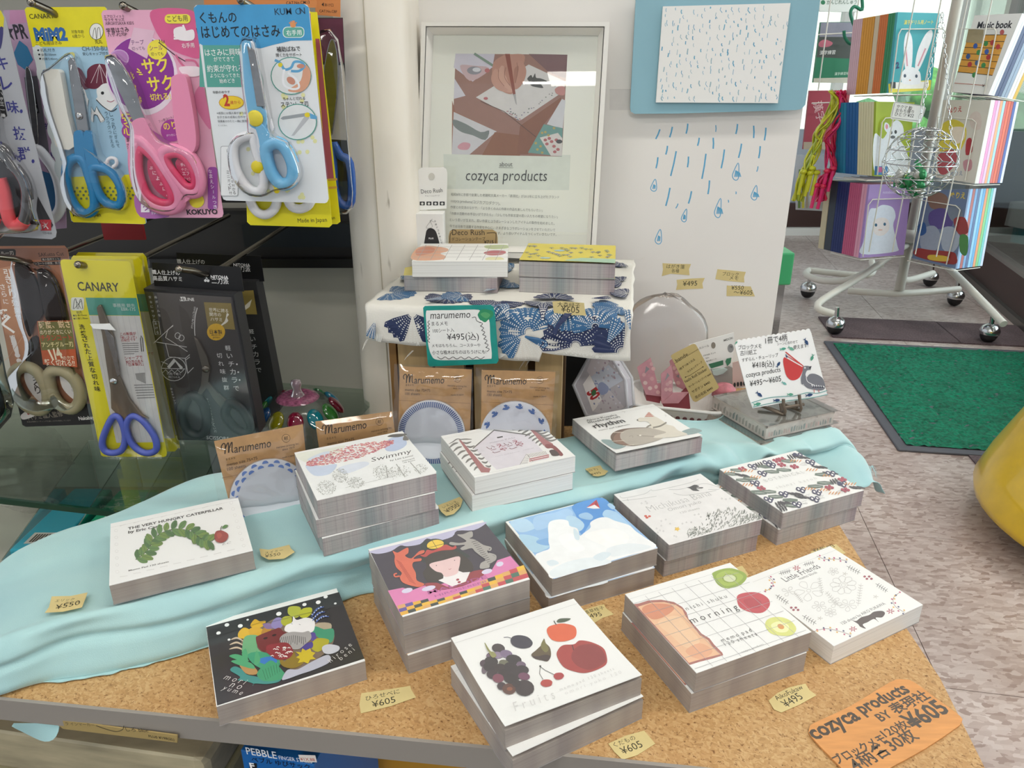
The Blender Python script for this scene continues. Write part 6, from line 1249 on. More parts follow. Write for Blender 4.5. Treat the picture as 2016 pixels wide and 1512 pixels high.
k.blob([(595,490),(610,500),(595,520),(605,540),(585,560),(545,580),(580,545),(590,515)], 'eae6da', 2); k.ell(524, 615, 60, 56, 'e3b321', 0, 24); k.txt('日本製', 484, 625, 566, 627, '2e2510', .03, 1.1); k.txt('MADE IN', 496, 640, 555, 641, '4a3a14', .01); k.txt('JAPAN', 502, 656, 548, 657, '4a3a14', .01)
k.vtxt('軽いチカラで', 605, 718, 660, 985, 44, 'e2e2e2', .01); k.vtxt('切れ味抜群', 548, 768, 594, 980, 42, 'e2e2e2', .01); k.many(); [k.ell(662+i*9, 828+i*52, 6, 6, 'e2e2e2', 0, 8) for i in range(3)]; k.done()
k.vtxt('テープの粘着つきにくい刃', 468, 1060, 520, 1270, 19, 'cfcfcf'); k.vtxt('安全キャップ', 230, 990, 255, 1085, 17, 'cfcfcf'); k.vtxt('引き切り刃で軽く切れる', 386, 455, 366, 585, 16, 'dddddd'); k.txt('SCISSORS', 462, 1322, 610, 1330, 'e0e0e0', .01); p.end()
k2 = Ink(p.M, Dc, -.0110); k2.txt('職人仕上げの', 100, 232, 282, 240, 'e6e6e6', .015, 1.1); k2.txt('高品質ハサミ', 106, 274, 298, 280, 'e6e6e6', .01, 1.1); k2.txt('NITOHA', 488, 262, 604, 266, 'f0f0f0', .02); k2.txt('二刀派', 494, 294, 606, 298, 'f0f0f0', .012, 1.1)
k2.line([(450,232),(466,268)], 4, 'f0f0f0'); k2.line([(470,232),(454,268)], 4, 'f0f0f0'); k2.ell(452, 276, 9, 9, 'f0f0f0'); k2.ell(470, 278, 9, 9, 'f0f0f0'); k2.obj('header_print', p.t)
p.plate('blade', [(385,640),(410,660),(470,770),(492,850),(480,940),(540,1010),(600,1060),(590,1140),(520,1060),(470,980),(430,1030),(400,1030),(430,960),(440,850)], .0012, .004, mat('dull_steel', '6d6862', .4, .8), False, .0005); p.dot('rivet', (464,852), .0038, .004, 'dark_chrome', .0015)
p.loop('handle', [(350,1035),(400,1035),(445,1080),(465,1170),(460,1250),(420,1290),(350,1270),(310,1200),(305,1120)], .0048, .003, 'black_plastic'); p.loop('handle', [(620,1075),(680,1100),(720,1150),(760,1230),(720,1275),(640,1230),(590,1150)], .0048, .003, 'black_plastic')
p.plate('box_window', [(42,330),(640,370),(810,1290),(480,1335),(270,1332)], .0088, .0090, 'bag_film', False, 0)
# ---------------------------------------------------------------- glass shelf with acrylic bins
gz = .028
t = thing('glass_shelf', 'dark green edged glass shelf over the acrylic bins', 'shelf', TR(0, 0, 0)); g0, g1 = at(0, 982, z=gz), at(262, 1012, z=gz)
gd = (g1-g0); gd = gd/gd.length; gn = Vector((-gd.y, gd.x, 0)); a_ = g0-gd*.25; b_ = g0+gd*.27
mat('glass_edge', '0c3a2c', .15, coat=.6)
def qd(a, b, o0, o1): return [tuple((a+gn*o0).xy), tuple((b+gn*o0).xy), tuple((b+gn*o1).xy), tuple((a+gn*o1).xy)]
MB().prism(qd(a_, b_, .003, .33), gz-.006, gz).obj('glass_pane', 'shelf_glass', t); MB().prism(qd(a_, b_, 0, .003), gz-.006, gz).obj('polished_edge', 'glass_edge', t)
# the shelf below and its bins
t = thing('lower_shelf', 'olive grey metal shelf below the glass one', 'shelf', TR(0, 0, 0)); zb = -.115
MB().prism(qd(a_-gd*.1, b_+gd*.1, -.03, .35), zb-.02, zb).obj('shelf_panel', 'fixture_grey', t)
t = thing('acrylic_bin_tray', 'clear acrylic tray with slanting dividers under the glass shelf', 'tray', TR(0, 0, 0))
tl, tr_, ty0, ty1 = -.565, -.325, .695, .895
for i in range(5):
    x = tl+.06*i; MB().add([(x, ty0, zb+.002), (x, ty1, zb+.002), (x, ty1, zb+.075), (x, ty0, zb+.03), (x+.0015, ty0, zb+.002), (x+.0015, ty1, zb+.002), (x+.0015, ty1, zb+.075), (x+.0015, ty0, zb+.03)], [(0,1,2,3), (7,6,5,4), (3,2,6,7), (0,3,7,4), (1,5,6,2)]).obj('divider', 'acrylic', t)
for i in range(4): x = tl+.06*i; MB().box((x+.031, ty1, zb+.042), (.057, .0015, .07)).obj('back_wall', mat('frosted', 'eef1ea', .4), t)
MB().box(((tl+tr_)/2, ty0, zb+.015), (tr_-tl, .0015, .026)).obj('front_lip', mat('green_lip', '5fae7c', .2, alpha=.8), t)
mat('barcode_ink', '3a2c26', .5)
for i in range(4):
    L_ = .118 if i else .135; M = TR(tl+.006+.0597*i, ty0+(.02 if i else .006), zb+.003)
    t = thing('green_carton' if i else 'teal_carton', ('teal and pale blue carton with a barcode in the acrylic tray', 'green carton beside the teal one in the acrylic tray', 'green carton with white lettering in the middle of the tray', 'last green carton, next to the cloth, in the tray')[i], 'box', M, 'cartons in the acrylic tray')
    MB().box((.025, L_/2, .018), (.048, L_, .036)).obj('carton', mat(('teal_card', 'green_card')[i > 0], ('38abc4', '1fb384')[i > 0], .4, coat=.3), t, bevel=.002)
    k = Ink(None, None, .0362)
    if i:
        k.many()
        for q in range(2):
            for w_ in range(4): x, y = .008+.018*q, L_*.36+w_*.016; k.line([(x, y), (x+.011, y+.004), (x+.006, y+.012)], .0022, 'a9d6bd'); k.line([(x+.003, y+.007), (x+.013, y+.009)], .002, 'a9d6bd')
        k.done()
    else:
        k.poly([(.010,.012),(.044,.012),(.044,.034),(.010,.034)], 'd9d3cc'); k.many(); [k.poly([(.014+q*.003,.015),(.016+q*.003,.015),(.016+q*.003,.031),(.014+q*.003,.031)], '4a3a30') for q in range(9)]; k.done()
    k.obj('lid_print', t)
    if not i:
        k = Ink(None, None, .0003); k.poly([(.002, .001), (.048, .001), (.048, .022), (.002, .022)], 'a9d6e2'); k.poly([(.002, .022), (.048, .022), (.048, .034), (.002, .034)], '2e9fb6'); k.txt('Lingfur', .005, .025, .028, .025, 'eaf4f4', .01); k.txt('No.270', .012, .008, .038, .008, '6fb3c4')
        o = k.obj('front_print', t); o.matrix_basis = Matrix.Rotation(PI/2, 4, 'X')
# crumpled clear bag at the frame edge
rnd = random.Random(12); m = MB(); c = at(45, 985, z=-.04); c.x -= .03; c.y += .03; n1, n2 = 22, 16; vs = []
for i in range(n1+1):
    for j in range(n2):
        a_2 = 2*PI*j/n2; r = .06*math.sin(PI*min(.97, .05+i/n1*.95))**.6*(1+.35*noise.noise(Vector((i*.5, j*.9, 1)))); vs.append((c.x-.03+r*math.cos(a_2)*.9, c.y+.07+r*math.sin(a_2)*.8, zb+.004+i/n1*.13))
m.add(vs, [(i*n2+j, i*n2+(j+1) % n2, (i+1)*n2+(j+1) % n2, (i+1)*n2+j) for i in range(n1) for j in range(n2)])
o = m.obj('plastic_bag', mat('milky_film', 'cfc9bf', .25, alpha=.38, spec=1)); tag(o, 'crumpled clear plastic bag on the lower shelf at the frame edge', 'bag')
# ---------------------------------------------------------------- wooden stand with patterned cloth
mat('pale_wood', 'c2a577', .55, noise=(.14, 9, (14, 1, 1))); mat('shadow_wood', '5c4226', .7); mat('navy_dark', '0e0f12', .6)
SY = math.radians(-9); SM = TR(-.147, .745, 0, SY); SZ = .1925
t = thing('wooden_stand', 'pale wooden slatted stand under the patterned cloth', 'stand', SM)
MB().box((.1335, .1235, SZ-.008), (.264, .244, .012)).obj('top_board', 'pale_wood', t)
for a, b in ((.012, .052), (.054, .088), (.098, .158), (.1665, .197)):
    MB().box(((a+b)/2, .052, SZ/2-.007), (b-a-.001, .010, SZ-.014)).obj('slat', 'pale_wood', t)
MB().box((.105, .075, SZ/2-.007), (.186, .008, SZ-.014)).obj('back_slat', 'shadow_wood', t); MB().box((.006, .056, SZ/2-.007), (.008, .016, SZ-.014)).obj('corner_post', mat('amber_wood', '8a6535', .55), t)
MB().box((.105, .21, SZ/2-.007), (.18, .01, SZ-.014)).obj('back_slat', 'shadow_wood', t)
# patterned cloth, laid out flat as (u, v): v > 0 on the top, v < 0 hanging in front
t = thing('patterned_cloth', 'white cloth with navy and blue dotted chrysanthemums draped over the stand', 'cloth', SM)
CW, CD = .272, .250
def hem(u):
    f = u/CW; h = .034+.006*f+.003*math.sin(f*9)
    if .505 < f < .67: h = .048
    return h
def fold3(u, v, lift=0):
    R = .005; wav = .0025*math.sin(u*55)+.0016*math.sin(u*120+1)
    if v > R: z = SZ+.0006+.0009*noise.noise(Vector((u*30, v*30, 0))); return (u-.004, v-.002, z+lift)
    if v > -R*.57: a = (R-v)/(R*1.57)*PI/2; return (u-.004, R-R*math.sin(a)-.002-lift*math.sin(a), SZ+.0006-R+R*math.cos(a)+lift*math.cos(a))
    d = -v; return (u-.004, -.002-lift-abs(wav)*min(1, d/.02)-.04*d, SZ+.0006-R-(d-R*.57))
m = MB(); nu, nv = 90, 60; vs = []
for j in range(nv+1):
    for i in range(nu+1):
        u = CW*i/nu; h = hem(u); v = CD-(CD+h)*j/nv; vs.append(fold3(u + (.004*noise.noise(Vector((v*30, i//45, 2))) if i in (0, nu) else 0), v))
m.add(vs, [(j*(nu+1)+i, (j+1)*(nu+1)+i, (j+1)*(nu+1)+i+1, j*(nu+1)+i+1) for j in range(nv) for i in range(nu)], smooth=True)
o = m.obj('cloth_sheet', mat('white_cotton', 'dcd9d0', .85, bump=(.15, 900)), t); sl = o.modifiers.new('thick', 'SOLIDIFY'); sl.thickness = .0005; sl.offset = -1
SI = SM.inverted(); nrm = SM.to_3x3() @ Vector((0, -1, 0)); p0 = SM @ Vector((0, -.004, 0))
def uv_of(cx, cy):
    px, py = 700+cx/3.6, 320+cy/3.6; q = SI @ at(px, py, z=SZ)
    if q.y >= 0: return (q.x+.004, q.y+.002)
    d = ray(px, py); q = SI @ (ORG + d*((p0-ORG).dot(nrm)/d.dot(nrm))); return (q.x+.004, min(-.001, (q.z-SZ)))
k = Ink(None, None, 0, 2e-5); NV_, BL_ = '1c2a52', '2f618c'
def bloom(cx, cy, r, a0, a1, n, col, rings=6):
    u, v = uv_of(cx, cy); k.many()
    for i in range(n):
        a = math.radians(a0+(a1-a0)*(i+.5)/n); c, s_ = math.cos(a), math.sin(a); hw = r*math.radians(abs(a1-a0)/n)*.62
        L = [(u+c*x-s_*y, v+s_*x+c*y) for x, y in ((.12*r, -hw*.2), (.6*r, -hw*.75), (.9*r, -hw*.8), (1.0*r, 0), (.9*r, hw*.8), (.6*r, hw*.75), (.12*r, hw*.2))]
        L = [p for p in L]
        if all(-hem(min(max(p[0], 0), CW))*.97 < p[1] < CD and 0.001 < p[0] < CW-.001 for p in L): k.local(L, col)
    k.done(); k.many()
    for i in range(n):
        a = math.radians(a0+(a1-a0)*(i+.5)/n); c, s_ = math.cos(a), math.sin(a); hw = r*math.radians(abs(a1-a0)/n)*.62
        for q in range(2, 13):
            x = r*q/13.5
            for w_ in ((-.42, .42) if q > 4 else (0,)):
                y = hw*w_*min(1, q/9); p = (u+c*x-s_*y, v+s_*x+c*y)
                if -hem(min(max(p[0], 0), CW))*.95 < p[1] < CD-.002 and .002 < p[0] < CW-.002:
                    s0 = .00062; k.local([(p[0]-s0, p[1]), (p[0], p[1]-s0), (p[0]+s0, p[1]), (p[0], p[1]+s0)], 'e2e2dc')
    k.done()
def leaf(cx, cy, r, ang, col): bloom(cx, cy, r, ang-16, ang+16, 3, col)
for a in ((240,930,.030,0,360,18,BL_), (400,1060,.034,200,340,11,NV_), (660,960,.026,150,400,13,NV_), (760,950,.024,120,300,9,BL_), (1010,985,.032,190,350,11,NV_), (1230,1190,.031,20,200,12,BL_), (1180,1210,.028,200,350,9,BL_), (1560,1290,.036,10,190,13,NV_), (1600,1270,.03,200,330,8,NV_), (1880,1030,.030,130,400,16,BL_),
          (1890,860,.026,60,260,10,NV_), (1120,760,.026,100,260,9,BL_), (1110,860,.028,140,300,8,BL_), (1880,720,.026,160,330,9,NV_), (1890,1320,.03,60,200,10,NV_), (1500,1060,.024,200,340,8,BL_), (950,1120,.024,20,170,9,BL_), (1700,1150,.024,0,200,10,BL_), (1330,1010,.02,180,360,8,NV_), (560,880,.02,0,180,8,NV_), (1990,760,.02,100,250,7,BL_), (1930,950,.02,90,260,8,NV_), (330,860,.024,20,180,9,BL_), (1400,990,.022,0,180,8,NV_)): bloom(*a)
for a in ((450,1240,.018,270,BL_), (180,1290,.016,90,NV_), (1330,1120,.024,95,NV_), (1390,1140,.022,60,BL_), (1100,1110,.024,120,BL_), (1780,1270,.028,65,BL_), (1700,1330,.024,300,BL_), (480,1010,.022,30,BL_), (150,1100,.020,250,BL_), (1080,1330,.016,200,BL_), (900,950,.02,60,BL_), (1650,1000,.024,20,NV_), (1950,1180,.02,100,BL_)): leaf(*a)
k.line([uv_of(1410,1190), uv_of(1460,1110), uv_of(1570,1070)], .004, NV_, True)
for i, (x, y, z) in enumerate(k.v): k.v[i] = fold3(x, y, .0002+z*1.0)
k.obj('flower_print', t)
m = MB(); rnd = random.Random(8)
for px, py, dx, dz in ((722.8, 667, -.5, -1), (812, 690, -.8, -.8), (1047, 699, -.6, -1), (1040, 700, -.9, -1.2), (1252, 509, 1, .1)):
    for q in range(2):
        p = SI @ at(px+q*2, py, y=.738 if px < 1100 else .95); m.tube([tuple(p), (p.x+dx*.005, p.y-.003, p.z+dz*.005), (p.x+dx*.010, p.y-.004, p.z+dz*.012+q*.002)], [.0003, .0003, .0002], 4)
m.obj('loose_threads', 'white_cotton', t)['kind'] = 'stuff'
label_tape((700, 320, 3.6), [(1395,985),(1450,980),(1620,995),(1625,1040),(1635,1085),(1520,1080),(1405,1065),(1400,1020)], [('大森緑子',1430,1020,1590,1030),('¥605',1455,1058,1585,1068)], 'masking tape label on the hanging edge of the patterned cloth', M=upright(at(1120, 606, y=.712).x, .7085, at(1120, 606, y=.708).z, SY))
# green edged price card
M = upright(*at(905, 660, y=.716), SY*.9); t = thing('price_card', 'white handwritten card with a green painted border hanging on the cloth', 'price card', M); k = Ink(M, (700, 320, 3.6), .0002)
MB().prism([k.P(p) for p in [(478,1030),(490,1018),(955,1010),(978,1025),(990,1100),(1013,1405),(1000,1425),(525,1447),(512,1430)]], -.0008, 0).obj('card', mat('teal_card_paint', '12958a', .6, noise=(.18, 60)), t)
k.blob([(500,1060),(530,1048),(700,1046),(872,1044),(865,1080),(890,1120),(945,1110),(955,1250),(965,1375),(930,1392),(700,1400),(580,1398),(540,1370),(515,1290),(503,1150)], 'edeeea', 4); k.blob([(870,1070),(900,1040),(965,1050),(975,1085),(940,1115),(915,1132),(880,1105)], '2f8f62', 4); k.blob([(885,1075),(920,1060),(955,1080),(925,1105)], '56a56c', 4)
k.txt('marumemo', 530, 1108, 812, 1100, '22201e', .0, 1.25, .25); k.txt('まるメモ', 540, 1155, 655, 1152, '22201e', .005, 1.1); k.txt('100シート入', 550, 1205, 700, 1198, '22201e', .0, 1.2); k.txt('¥495(込)', 650, 1258, 875, 1252, '22201e', .0, 1.05); k.txt('メモはもちろん、コースターや', 542, 1308, 885, 1304, '22201e', .005, 1.15); k.txt('小さな植木ばちのはちうけにも!', 545, 1358, 928, 1352, '22201e', .01, 1.2)
k.many(); [k.line([(525+(i%2)*0, 1120+i*26), (512, 1132+i*26), (526, 1146+i*26)], 4, '22201e', True) for i in range(6)]; [k.line([(880+i*7, 1130+i*30), (900+i*8, 1142+i*30), (884+i*8, 1160+i*30)], 4, '22201e', True) for i in range(7)]; [k.line([(580+i*56, 1376), (606+i*56, 1392), (634+i*56, 1376)], 4, '22201e', True) for i in range(6)]; k.line([(825,1100),(850,1096),(858,1120),(885,1135)], 4, '22201e', True); k.done()
k.obj('handwriting', t)
# ---------------------------------------------------------------- framed notice
M = upright(*at(1000, 500, y=.935), yaw=math.radians(-3), lean=math.radians(5)); t = thing('picture_frame', 'white double-lipped picture frame leaning on the panel, atop the stand', 'picture frame', M)
k = Ink(M, (800, 30, 1351/420), -.004); mat('frame_white', 'e6e4de', .3); mat('groove', '4a4a4c', .6)
O = [(108,55),(1282,55),(1192,1540),(66,1515)]; G1 = [(134,80),(1251,82),(1165,1508),(88,1485)]; G2_ = [(138,84),(1246,86),(1160,1504),(92,1481)]; I_ = [(172,124),(1214,130),(1140,1472),(128,1448)]
def ring(a, b, z0, z1, nm, m_, h2=None):
    A_, B_ = [k.P(p) for p in a], [k.P(p) for p in b]
    for i in range(4):
        j = (i+1) % 4; q = MB(); vs = [(*A_[i], z0), (*A_[j], z0), (*B_[j], z0), (*B_[i], z0), (*A_[i], z1), (*A_[j], z1), (*B_[j], h2 if h2 is not None else z1), (*B_[i], h2 if h2 is not None else z1)]
        q.add(vs, [(3,2,1,0),(4,5,6,7),(0,1,5,4),(1,2,6,5),(2,3,7,6),(3,0,4,7)]); q.obj(nm, m_, t)
ring(O, G1, -.012, .010, 'frame_bar', 'frame_white'); ring(G1, G2_, -.012, .006, 'groove_strip', 'groove'); ring(G2_, I_, -.012, .007, 'inner_lip', 'frame_white', -.002)
MB().prism([k.P(p) for p in I_], -.012, -.004).obj('paper', mat('frame_paper', 'eef0e6', .7), t)
k.poly([(235,880),(1040,885),(1030,1108),(240,1100)], 'dde4da')
k.poly([(312,243),(1020,250),(985,895),(288,880)], '9a7568')
k.poly([(312,243),(560,245),(545,330),(420,420),(300,330)], 'cfcdda'); k.poly([(300,530),(305,400),(375,510)], 'd2d2dc'); k.blob([(340,320),(430,320),(520,330),(500,370),(400,415)], 'c9b0b4', 4); k.ell(430, 350, 46, 26, '8f9098'); k.ell(445, 345, 26, 14, 'd5d8de'); k.ell(512, 350, 16, 14, 'b76d6c'); k.line([(430,243),(550,320)], 16, '7d9484')
k.poly([(290,540),(312,612),(570,735),(400,880),(288,880)], '9c6b55'); k.poly([(440,520),(775,312),(1005,420),(1000,480),(720,668)], 'd5d4d2'); k.poly([(300,612),(572,736),(400,882),(288,880)], 'd0d1d6')
k.poly([(775,245),(1020,250),(1012,400),(900,360)], '7d5f60'); k.blob([(300,660),(380,690),(470,740),(525,730),(500,790),(420,760),(350,740),(300,700)], '7b8583', 3); k.blob([(325,830),(360,805),(405,815),(390,850),(340,850)], 'cf9aa6', 4)
k.poly([(560,740),(720,760),(720,890),(480,885)], '8f6148'); k.poly([(720,700),(980,520),(985,560),(870,690),(770,880),(700,880)], '8a5c46'); k.poly([(985,530),(1008,540),(990,720),(890,690)], 'd2d4d8')
k.poly([(870,690),(990,715),(985,895),(770,870)], '6f9d96'); k.poly([(845,775),(960,745),(988,780),(985,892),(915,890)], 'd8d4d0'); k.many()
for x, y in ((880,740),(900,760),(935,715),(860,745),(820,810),(850,830),(860,870),(830,850)): k.ell(x, y, 9, 8, 'b9a860', 0, 7)
for x, y in ((880,790),(905,780),(920,800),(890,815),(935,830),(950,790),(940,865),(960,850)): k.ell(x, y, 12, 10, 'b3686a', 0, 7)
k.done(); k.ell(968, 800, 20, 13, '4a4a4c')
k.blob([(765,402),(790,378),(800,395),(815,368),(822,396),(850,400),(895,420),(850,430),(868,460),(820,455),(790,445),(778,420)], '4a4b48', 3); k.ell(503, 527, 14, 9, 'b86a6e'); k.many(); r2 = random.Random(2)
for i in range(40): f = r2.random(); x, y = (640+80*f, 600+60*f) if i % 2 else (720+260*f, 650-190*f); k.ell(x+r2.uniform(-14, 14), y+r2.uniform(-12, 8), 5, 4, r2.choice(('8d8aa0', '9a9a98', 'b58088', '7d8a84')), 0, 6)
k.done(); k.line([(470,545),(620,610),(720,690),(820,770)], 4, '5f4436')
k.blob([(545,330),(560,290),(600,262),(640,250),(745,252),(738,330),(720,400),(690,470),(660,500),(590,470),(548,400)], 'b98a78', 5); k.blob([(555,400),(600,380),(680,460),(650,490),(580,460)], 'c79c8a', 4); k.blob([(690,330),(740,330),(720,420),(695,470),(680,400)], 'a97866', 4)
[k.line(q_, w2, c2, True, taper=True) for q_, w2, c2 in (([(570,340),(560,400),(590,450),(640,480)], 52, 'c29684'), ([(610,320),(600,380),(640,440),(675,470)], 50, 'c99f8d'), ([(720,290),(735,350),(715,420),(690,465)], 54, 'bb8d7b'), ([(650,300),(650,370),(668,430),(682,480)], 40, 'b58673'))]; k.line([(585,345),(585,400),(620,450)], 3, '8a5f50', True); k.line([(630,330),(622,390),(655,445)], 3, '8a5f50', True); k.line([(700,300),(705,360),(690,430)], 3, '8a5f50', True); k.poly([(625,245),(655,245),(692,500),(676,505)], '8c4a38'); k.poly([(676,502),(692,498),(700,570),(692,560)], 'a9a9a9'); k.blob([(940,470),(970,450),(1000,455),(1000,505),(955,500)], 'c28a84', 4)
k.txt('about', 590, 957, 672, 957, '55564f', .0, 1.1); k.line([(586,964),(677,966)], 2, '55564f'); k.txt('cozyca products', 375, 1046, 888, 1050, '2c2d2a', -.006, 1.25, .12)
for i, (s_, x1) in enumerate((('昭和8年に京都で創業した老舗和文具メーカー「表現社」が2013年に立ち上げたブランド', 968), ('cozyca products(コジカプロダクツ)。', 595), ('作家との交流のなかで、「より多くの人に作家の作品を楽しんでもらいたい」', 862), ('「作家の活動のお手伝いができたら」「少しでも作家志望の若い人たちの希望になりたい」', 958), ('という思いが生まれ、若い作家とコラボレーションしたアイテムの製作を始めました。', 938), ('今では日本で活躍する作家を中心に、さまざまなコラボレーションをさせていただいて', 942))):
    y = 1142+i*40; k.txt(s_, 284-i*2, y, x1, y+18+(i*1.5), '8f918a', .004, 1.15)
k.txt('ず、より良いアイテムをつくっていきたいです。', 578, 1388, 950, 1396, '8f918a', .004, 1.15)
k.obj('notice_print', t)
MB().add([(*k.P(p), .0008) for p in I_[::-1]], [(0, 1, 2, 3)]).obj('glass_pane', 'pane_film', t)
# deco tape package and its kraft tag
M = upright(*at(850, 495, y=.905)); t = thing('tape_package', 'white hanging carton with black camera icons beside the framed notice', 'package', M); k = Ink(M, (800, 30, 1351/420), .0002)
MB().prism([k.P(p) for p in smoothline([(66,1235),(70,1000),(78,975),(100,965),(235,963),(252,972),(259,1000),(255,1225)], False, 1)], -.001, 0).obj('hang_tab', 'white_paper', t)
k.ell(160, 1022, 20, 24, 'c9c8c0', 0, 16); k.txt('Deco Rush', 94, 1130, 230, 1120, '3a3a3a', -.004, 1.2); k.txt('デコレーションテープ', 118, 1148, 210, 1146, '5a5a5a'); k.many(); [k.rr(85+i*42, 1180, 117+i*42, 1204, 3, '2c2c2e') for i in range(4)]; k.done(); k.many(); [k.ell(101+i*42, 1193, 8, 8, 'dcdcd8', 0, 9) for i in range(4)]; k.done()
k.obj('tab_print', t); B0, B1 = k.P((60, 1238)), k.P((252, 1480)); MB().box(((B0[0]+B1[0])/2, (B0[1]+B1[1])/2, .010), (B1[0]-B0[0], B0[1]-B1[1], .022)).obj('carton', 'white_paper', t, bevel=.0006)
k = Ink(M, (800, 30, 1351/420), .0212); k.blob([(112,1450),(120,1400),(130,1360),(155,1348),(182,1362),(198,1400),(210,1450),(208,1470),(112,1470)], '1f2022', 4); k.txt('PLUS', 142, 1418, 172, 1418, 'e8e8e8', .02); k.line([(165,1290),(125,1345),(165,1340),(150,1300),(175,1310)], 3, 'b5b5b2', True); k.vtxt('手帳デコを楽しむ', 182, 1305, 225, 1440, 14, '3a3a3a'); k.obj('carton_print', t)
M = upright(*at(915, 490, y=.888)); t = thing('price_card', 'small rounded kraft tag behind the toast memo pad on the stand', 'price card', M); k = Ink(M, (800, 30, 1351/420), .0001)
MB().prism([k.P(p) for p in [(266,1500),(268,1400),(275,1368),(295,1356),(545,1358),(572,1375),(578,1410),(580,1500)]], -.0008, 0).obj('card', mat('tag_kraft', 'a98f62', .7), t); k.txt('Deco Rush', 290, 1392, 495, 1392, '33291c', 0, 1.1); k.txt('デコレーションテープ', 288, 1428, 500, 1425, '33291c', .004, 1.2); k.txt('¥715', 492, 1446, 552, 1446, '33291c', .01); k.line([(275,1440),(278,1390),(288,1375)], 4, '33291c', True); k.line([(510,1380),(560,1378),(568,1395),(566,1445)], 4, '33291c', True); k.obj('handwriting', t)
# ---------------------------------------------------------------- round memo packs in clear bags
def memo_pack(label, M, crop, kraft, bag, flap, disc, rim, logo, texts, seal):
    t = thing('round_memo_pack', label, 'memo pack', M, 'kraft carded round memo packs'); k = Ink(M, crop, .0002)
    MB().prism([k.P(p) for p in kraft], -.0007, 0).obj('kraft_card', 'kraft', t)
    k.line(flap, 3, '8d6c45'); a = logo; x0_, y0_, x1_, y1_ = a; w_ = x1_-x0_; sl_ = (y1_-y0_)/w_
    k.line([(x0_+u*w_, y0_+u*w_*sl_+v*w_*(1.15 if v < 0 else 1)) for u, v in ((-.0,-.09),(-.02,-.15),(.02,-.2),(.06,-.17),(.055,-.01),(.07,-.12),(.125,-.2),(.13,-.02),(.15,-.12),(.2,-.2),(.2,-.05),(.23,-.01))], w_*.022, '33281d', True)
    k.txt('arumemo', x0_+.245*w_, y0_+.245*w_*sl_, x1_, y1_, '33281d', .004, 1.35, .2)
    for s_, b in texts: k.txt(s_, *b, '54412d', 0, 1.1)
    x, y, r = seal; k.ell(x, y, r, r, '4d3b28', 0, 20); k.ell(x, y, r*.9, r*.9, 'c39a69', 0, 20); k.txt('紙', x-r*.55, y+r*.45, x+r*.55, y+r*.4, '4d3b28', .02)
    k.obj('card_print', t)
    cx, cy, rx, ry = disc; d = MB(); L = [k.P((cx+rx*math.cos(2*PI*i/44), cy+ry*math.sin(2*PI*i/44))) for i in range(44)]
    lx = sum(p[0] for p in L)/44; ly = sum(p[1] for p in L)/44; rr_ = math.hypot(L[0][0]-lx, L[0][1]-ly)
    d.lathe([(0, .0032), (rr_*.70, .0032), (rr_*.74, .0036), (rr_*.985, .0044), (rr_, .0040), (rr_, .0004), (0, .0004)], 44, M=Matrix.Translation((lx, ly, 0))); d.obj('memo_disc', mat('plate_white', 'dde0e8', .35), t)
    q = Ink(None, None, .0046); q.many(); rim(q, lx, ly, rr_); q.done(); q.obj('rim_print', t)
    film_sheet([k.P(p) for p in bag], .0062, t)
    return t
def stripes(q, x, y, r):
    for i in range(96): a = 2*PI*i/96; c, s_ = math.cos(a), math.sin(a); h = r*.013; q.local([(x+c*r*.79-s_*h, y+s_*r*.79+c*h), (x+c*r*.96-s_*h*1.3, y+s_*r*.96+c*h*1.3), (x+c*r*.96+s_*h*1.3, y+s_*r*.96-c*h*1.3), (x+c*r*.79+s_*h, y+s_*r*.79-c*h)], '3b5a96')
def scallops(q, x, y, r):
    for rad, off, n in ((.90, 0, 20), (.80, .5, 20)):
        for i in range(n): a = 2*PI*(i+off)/n; cx, cy = x+r*rad*math.cos(a), y+r*rad*math.sin(a); q.local([(cx+r*.078*math.cos(a-PI/2+PI*j/8), cy+r*.078*math.sin(a-PI/2+PI*j/8)) for j in range(9)], '5a7fc8')
def birds(q, x, y, r):
    for i in range(14):
        a = 2*PI*i/14+.1; c, s_ = math.cos(a-PI/2), math.sin(a-PI/2); u = r*.12; ox, oy = x+r*.84*math.cos(a), y+r*.84*math.sin(a)
        for sh in ([(-1, .0), (-.55, .3), (0, .15), (.3, .1), (.9, .5), (.7, .1), (.95, -.1), (.2, -.45), (-.5, -.3)], [(-.2, .1), (.1, .95), (.55, .6), (.4, .1)], [(-.1, .2), (-.4, .8), (.1, .9), (.2, .3)]): q.local([(ox+c*px_*u-s_*py_*u, oy+s_*px_*u+c*py_*u) for px_, py_ in sh], '3f66a8')
c4 = (760, 680, 5.04); M4 = upright(*at(860, 905, z=.046), yaw=math.radians(-2), lean=math.radians(11))
memo_pack('round memo pack with a blue striped plate rim, propped on the wooden stand', M4, c4, [(135,210),(852,240),(828,990),(118,990)], [(82,183),(862,222),(868,1000),(70,1000)], [(128,545),(835,575)], (455,860,332,338), stripes, (180,378,575,378), (('まるメモ', (195,402,275,402)), ('memo size 75×75', (190,452,438,460)), ('100 sheets', (190,492,335,494)), ('marumo printing Inc.', (610,405,805,415)), ('since 1919', (665,432,752,438)), ('made in japan', (645,500,770,495))), (708,330,36))
M5 = upright(*at(1020, 905, z=.046), yaw=math.radians(-3), lean=math.radians(10))
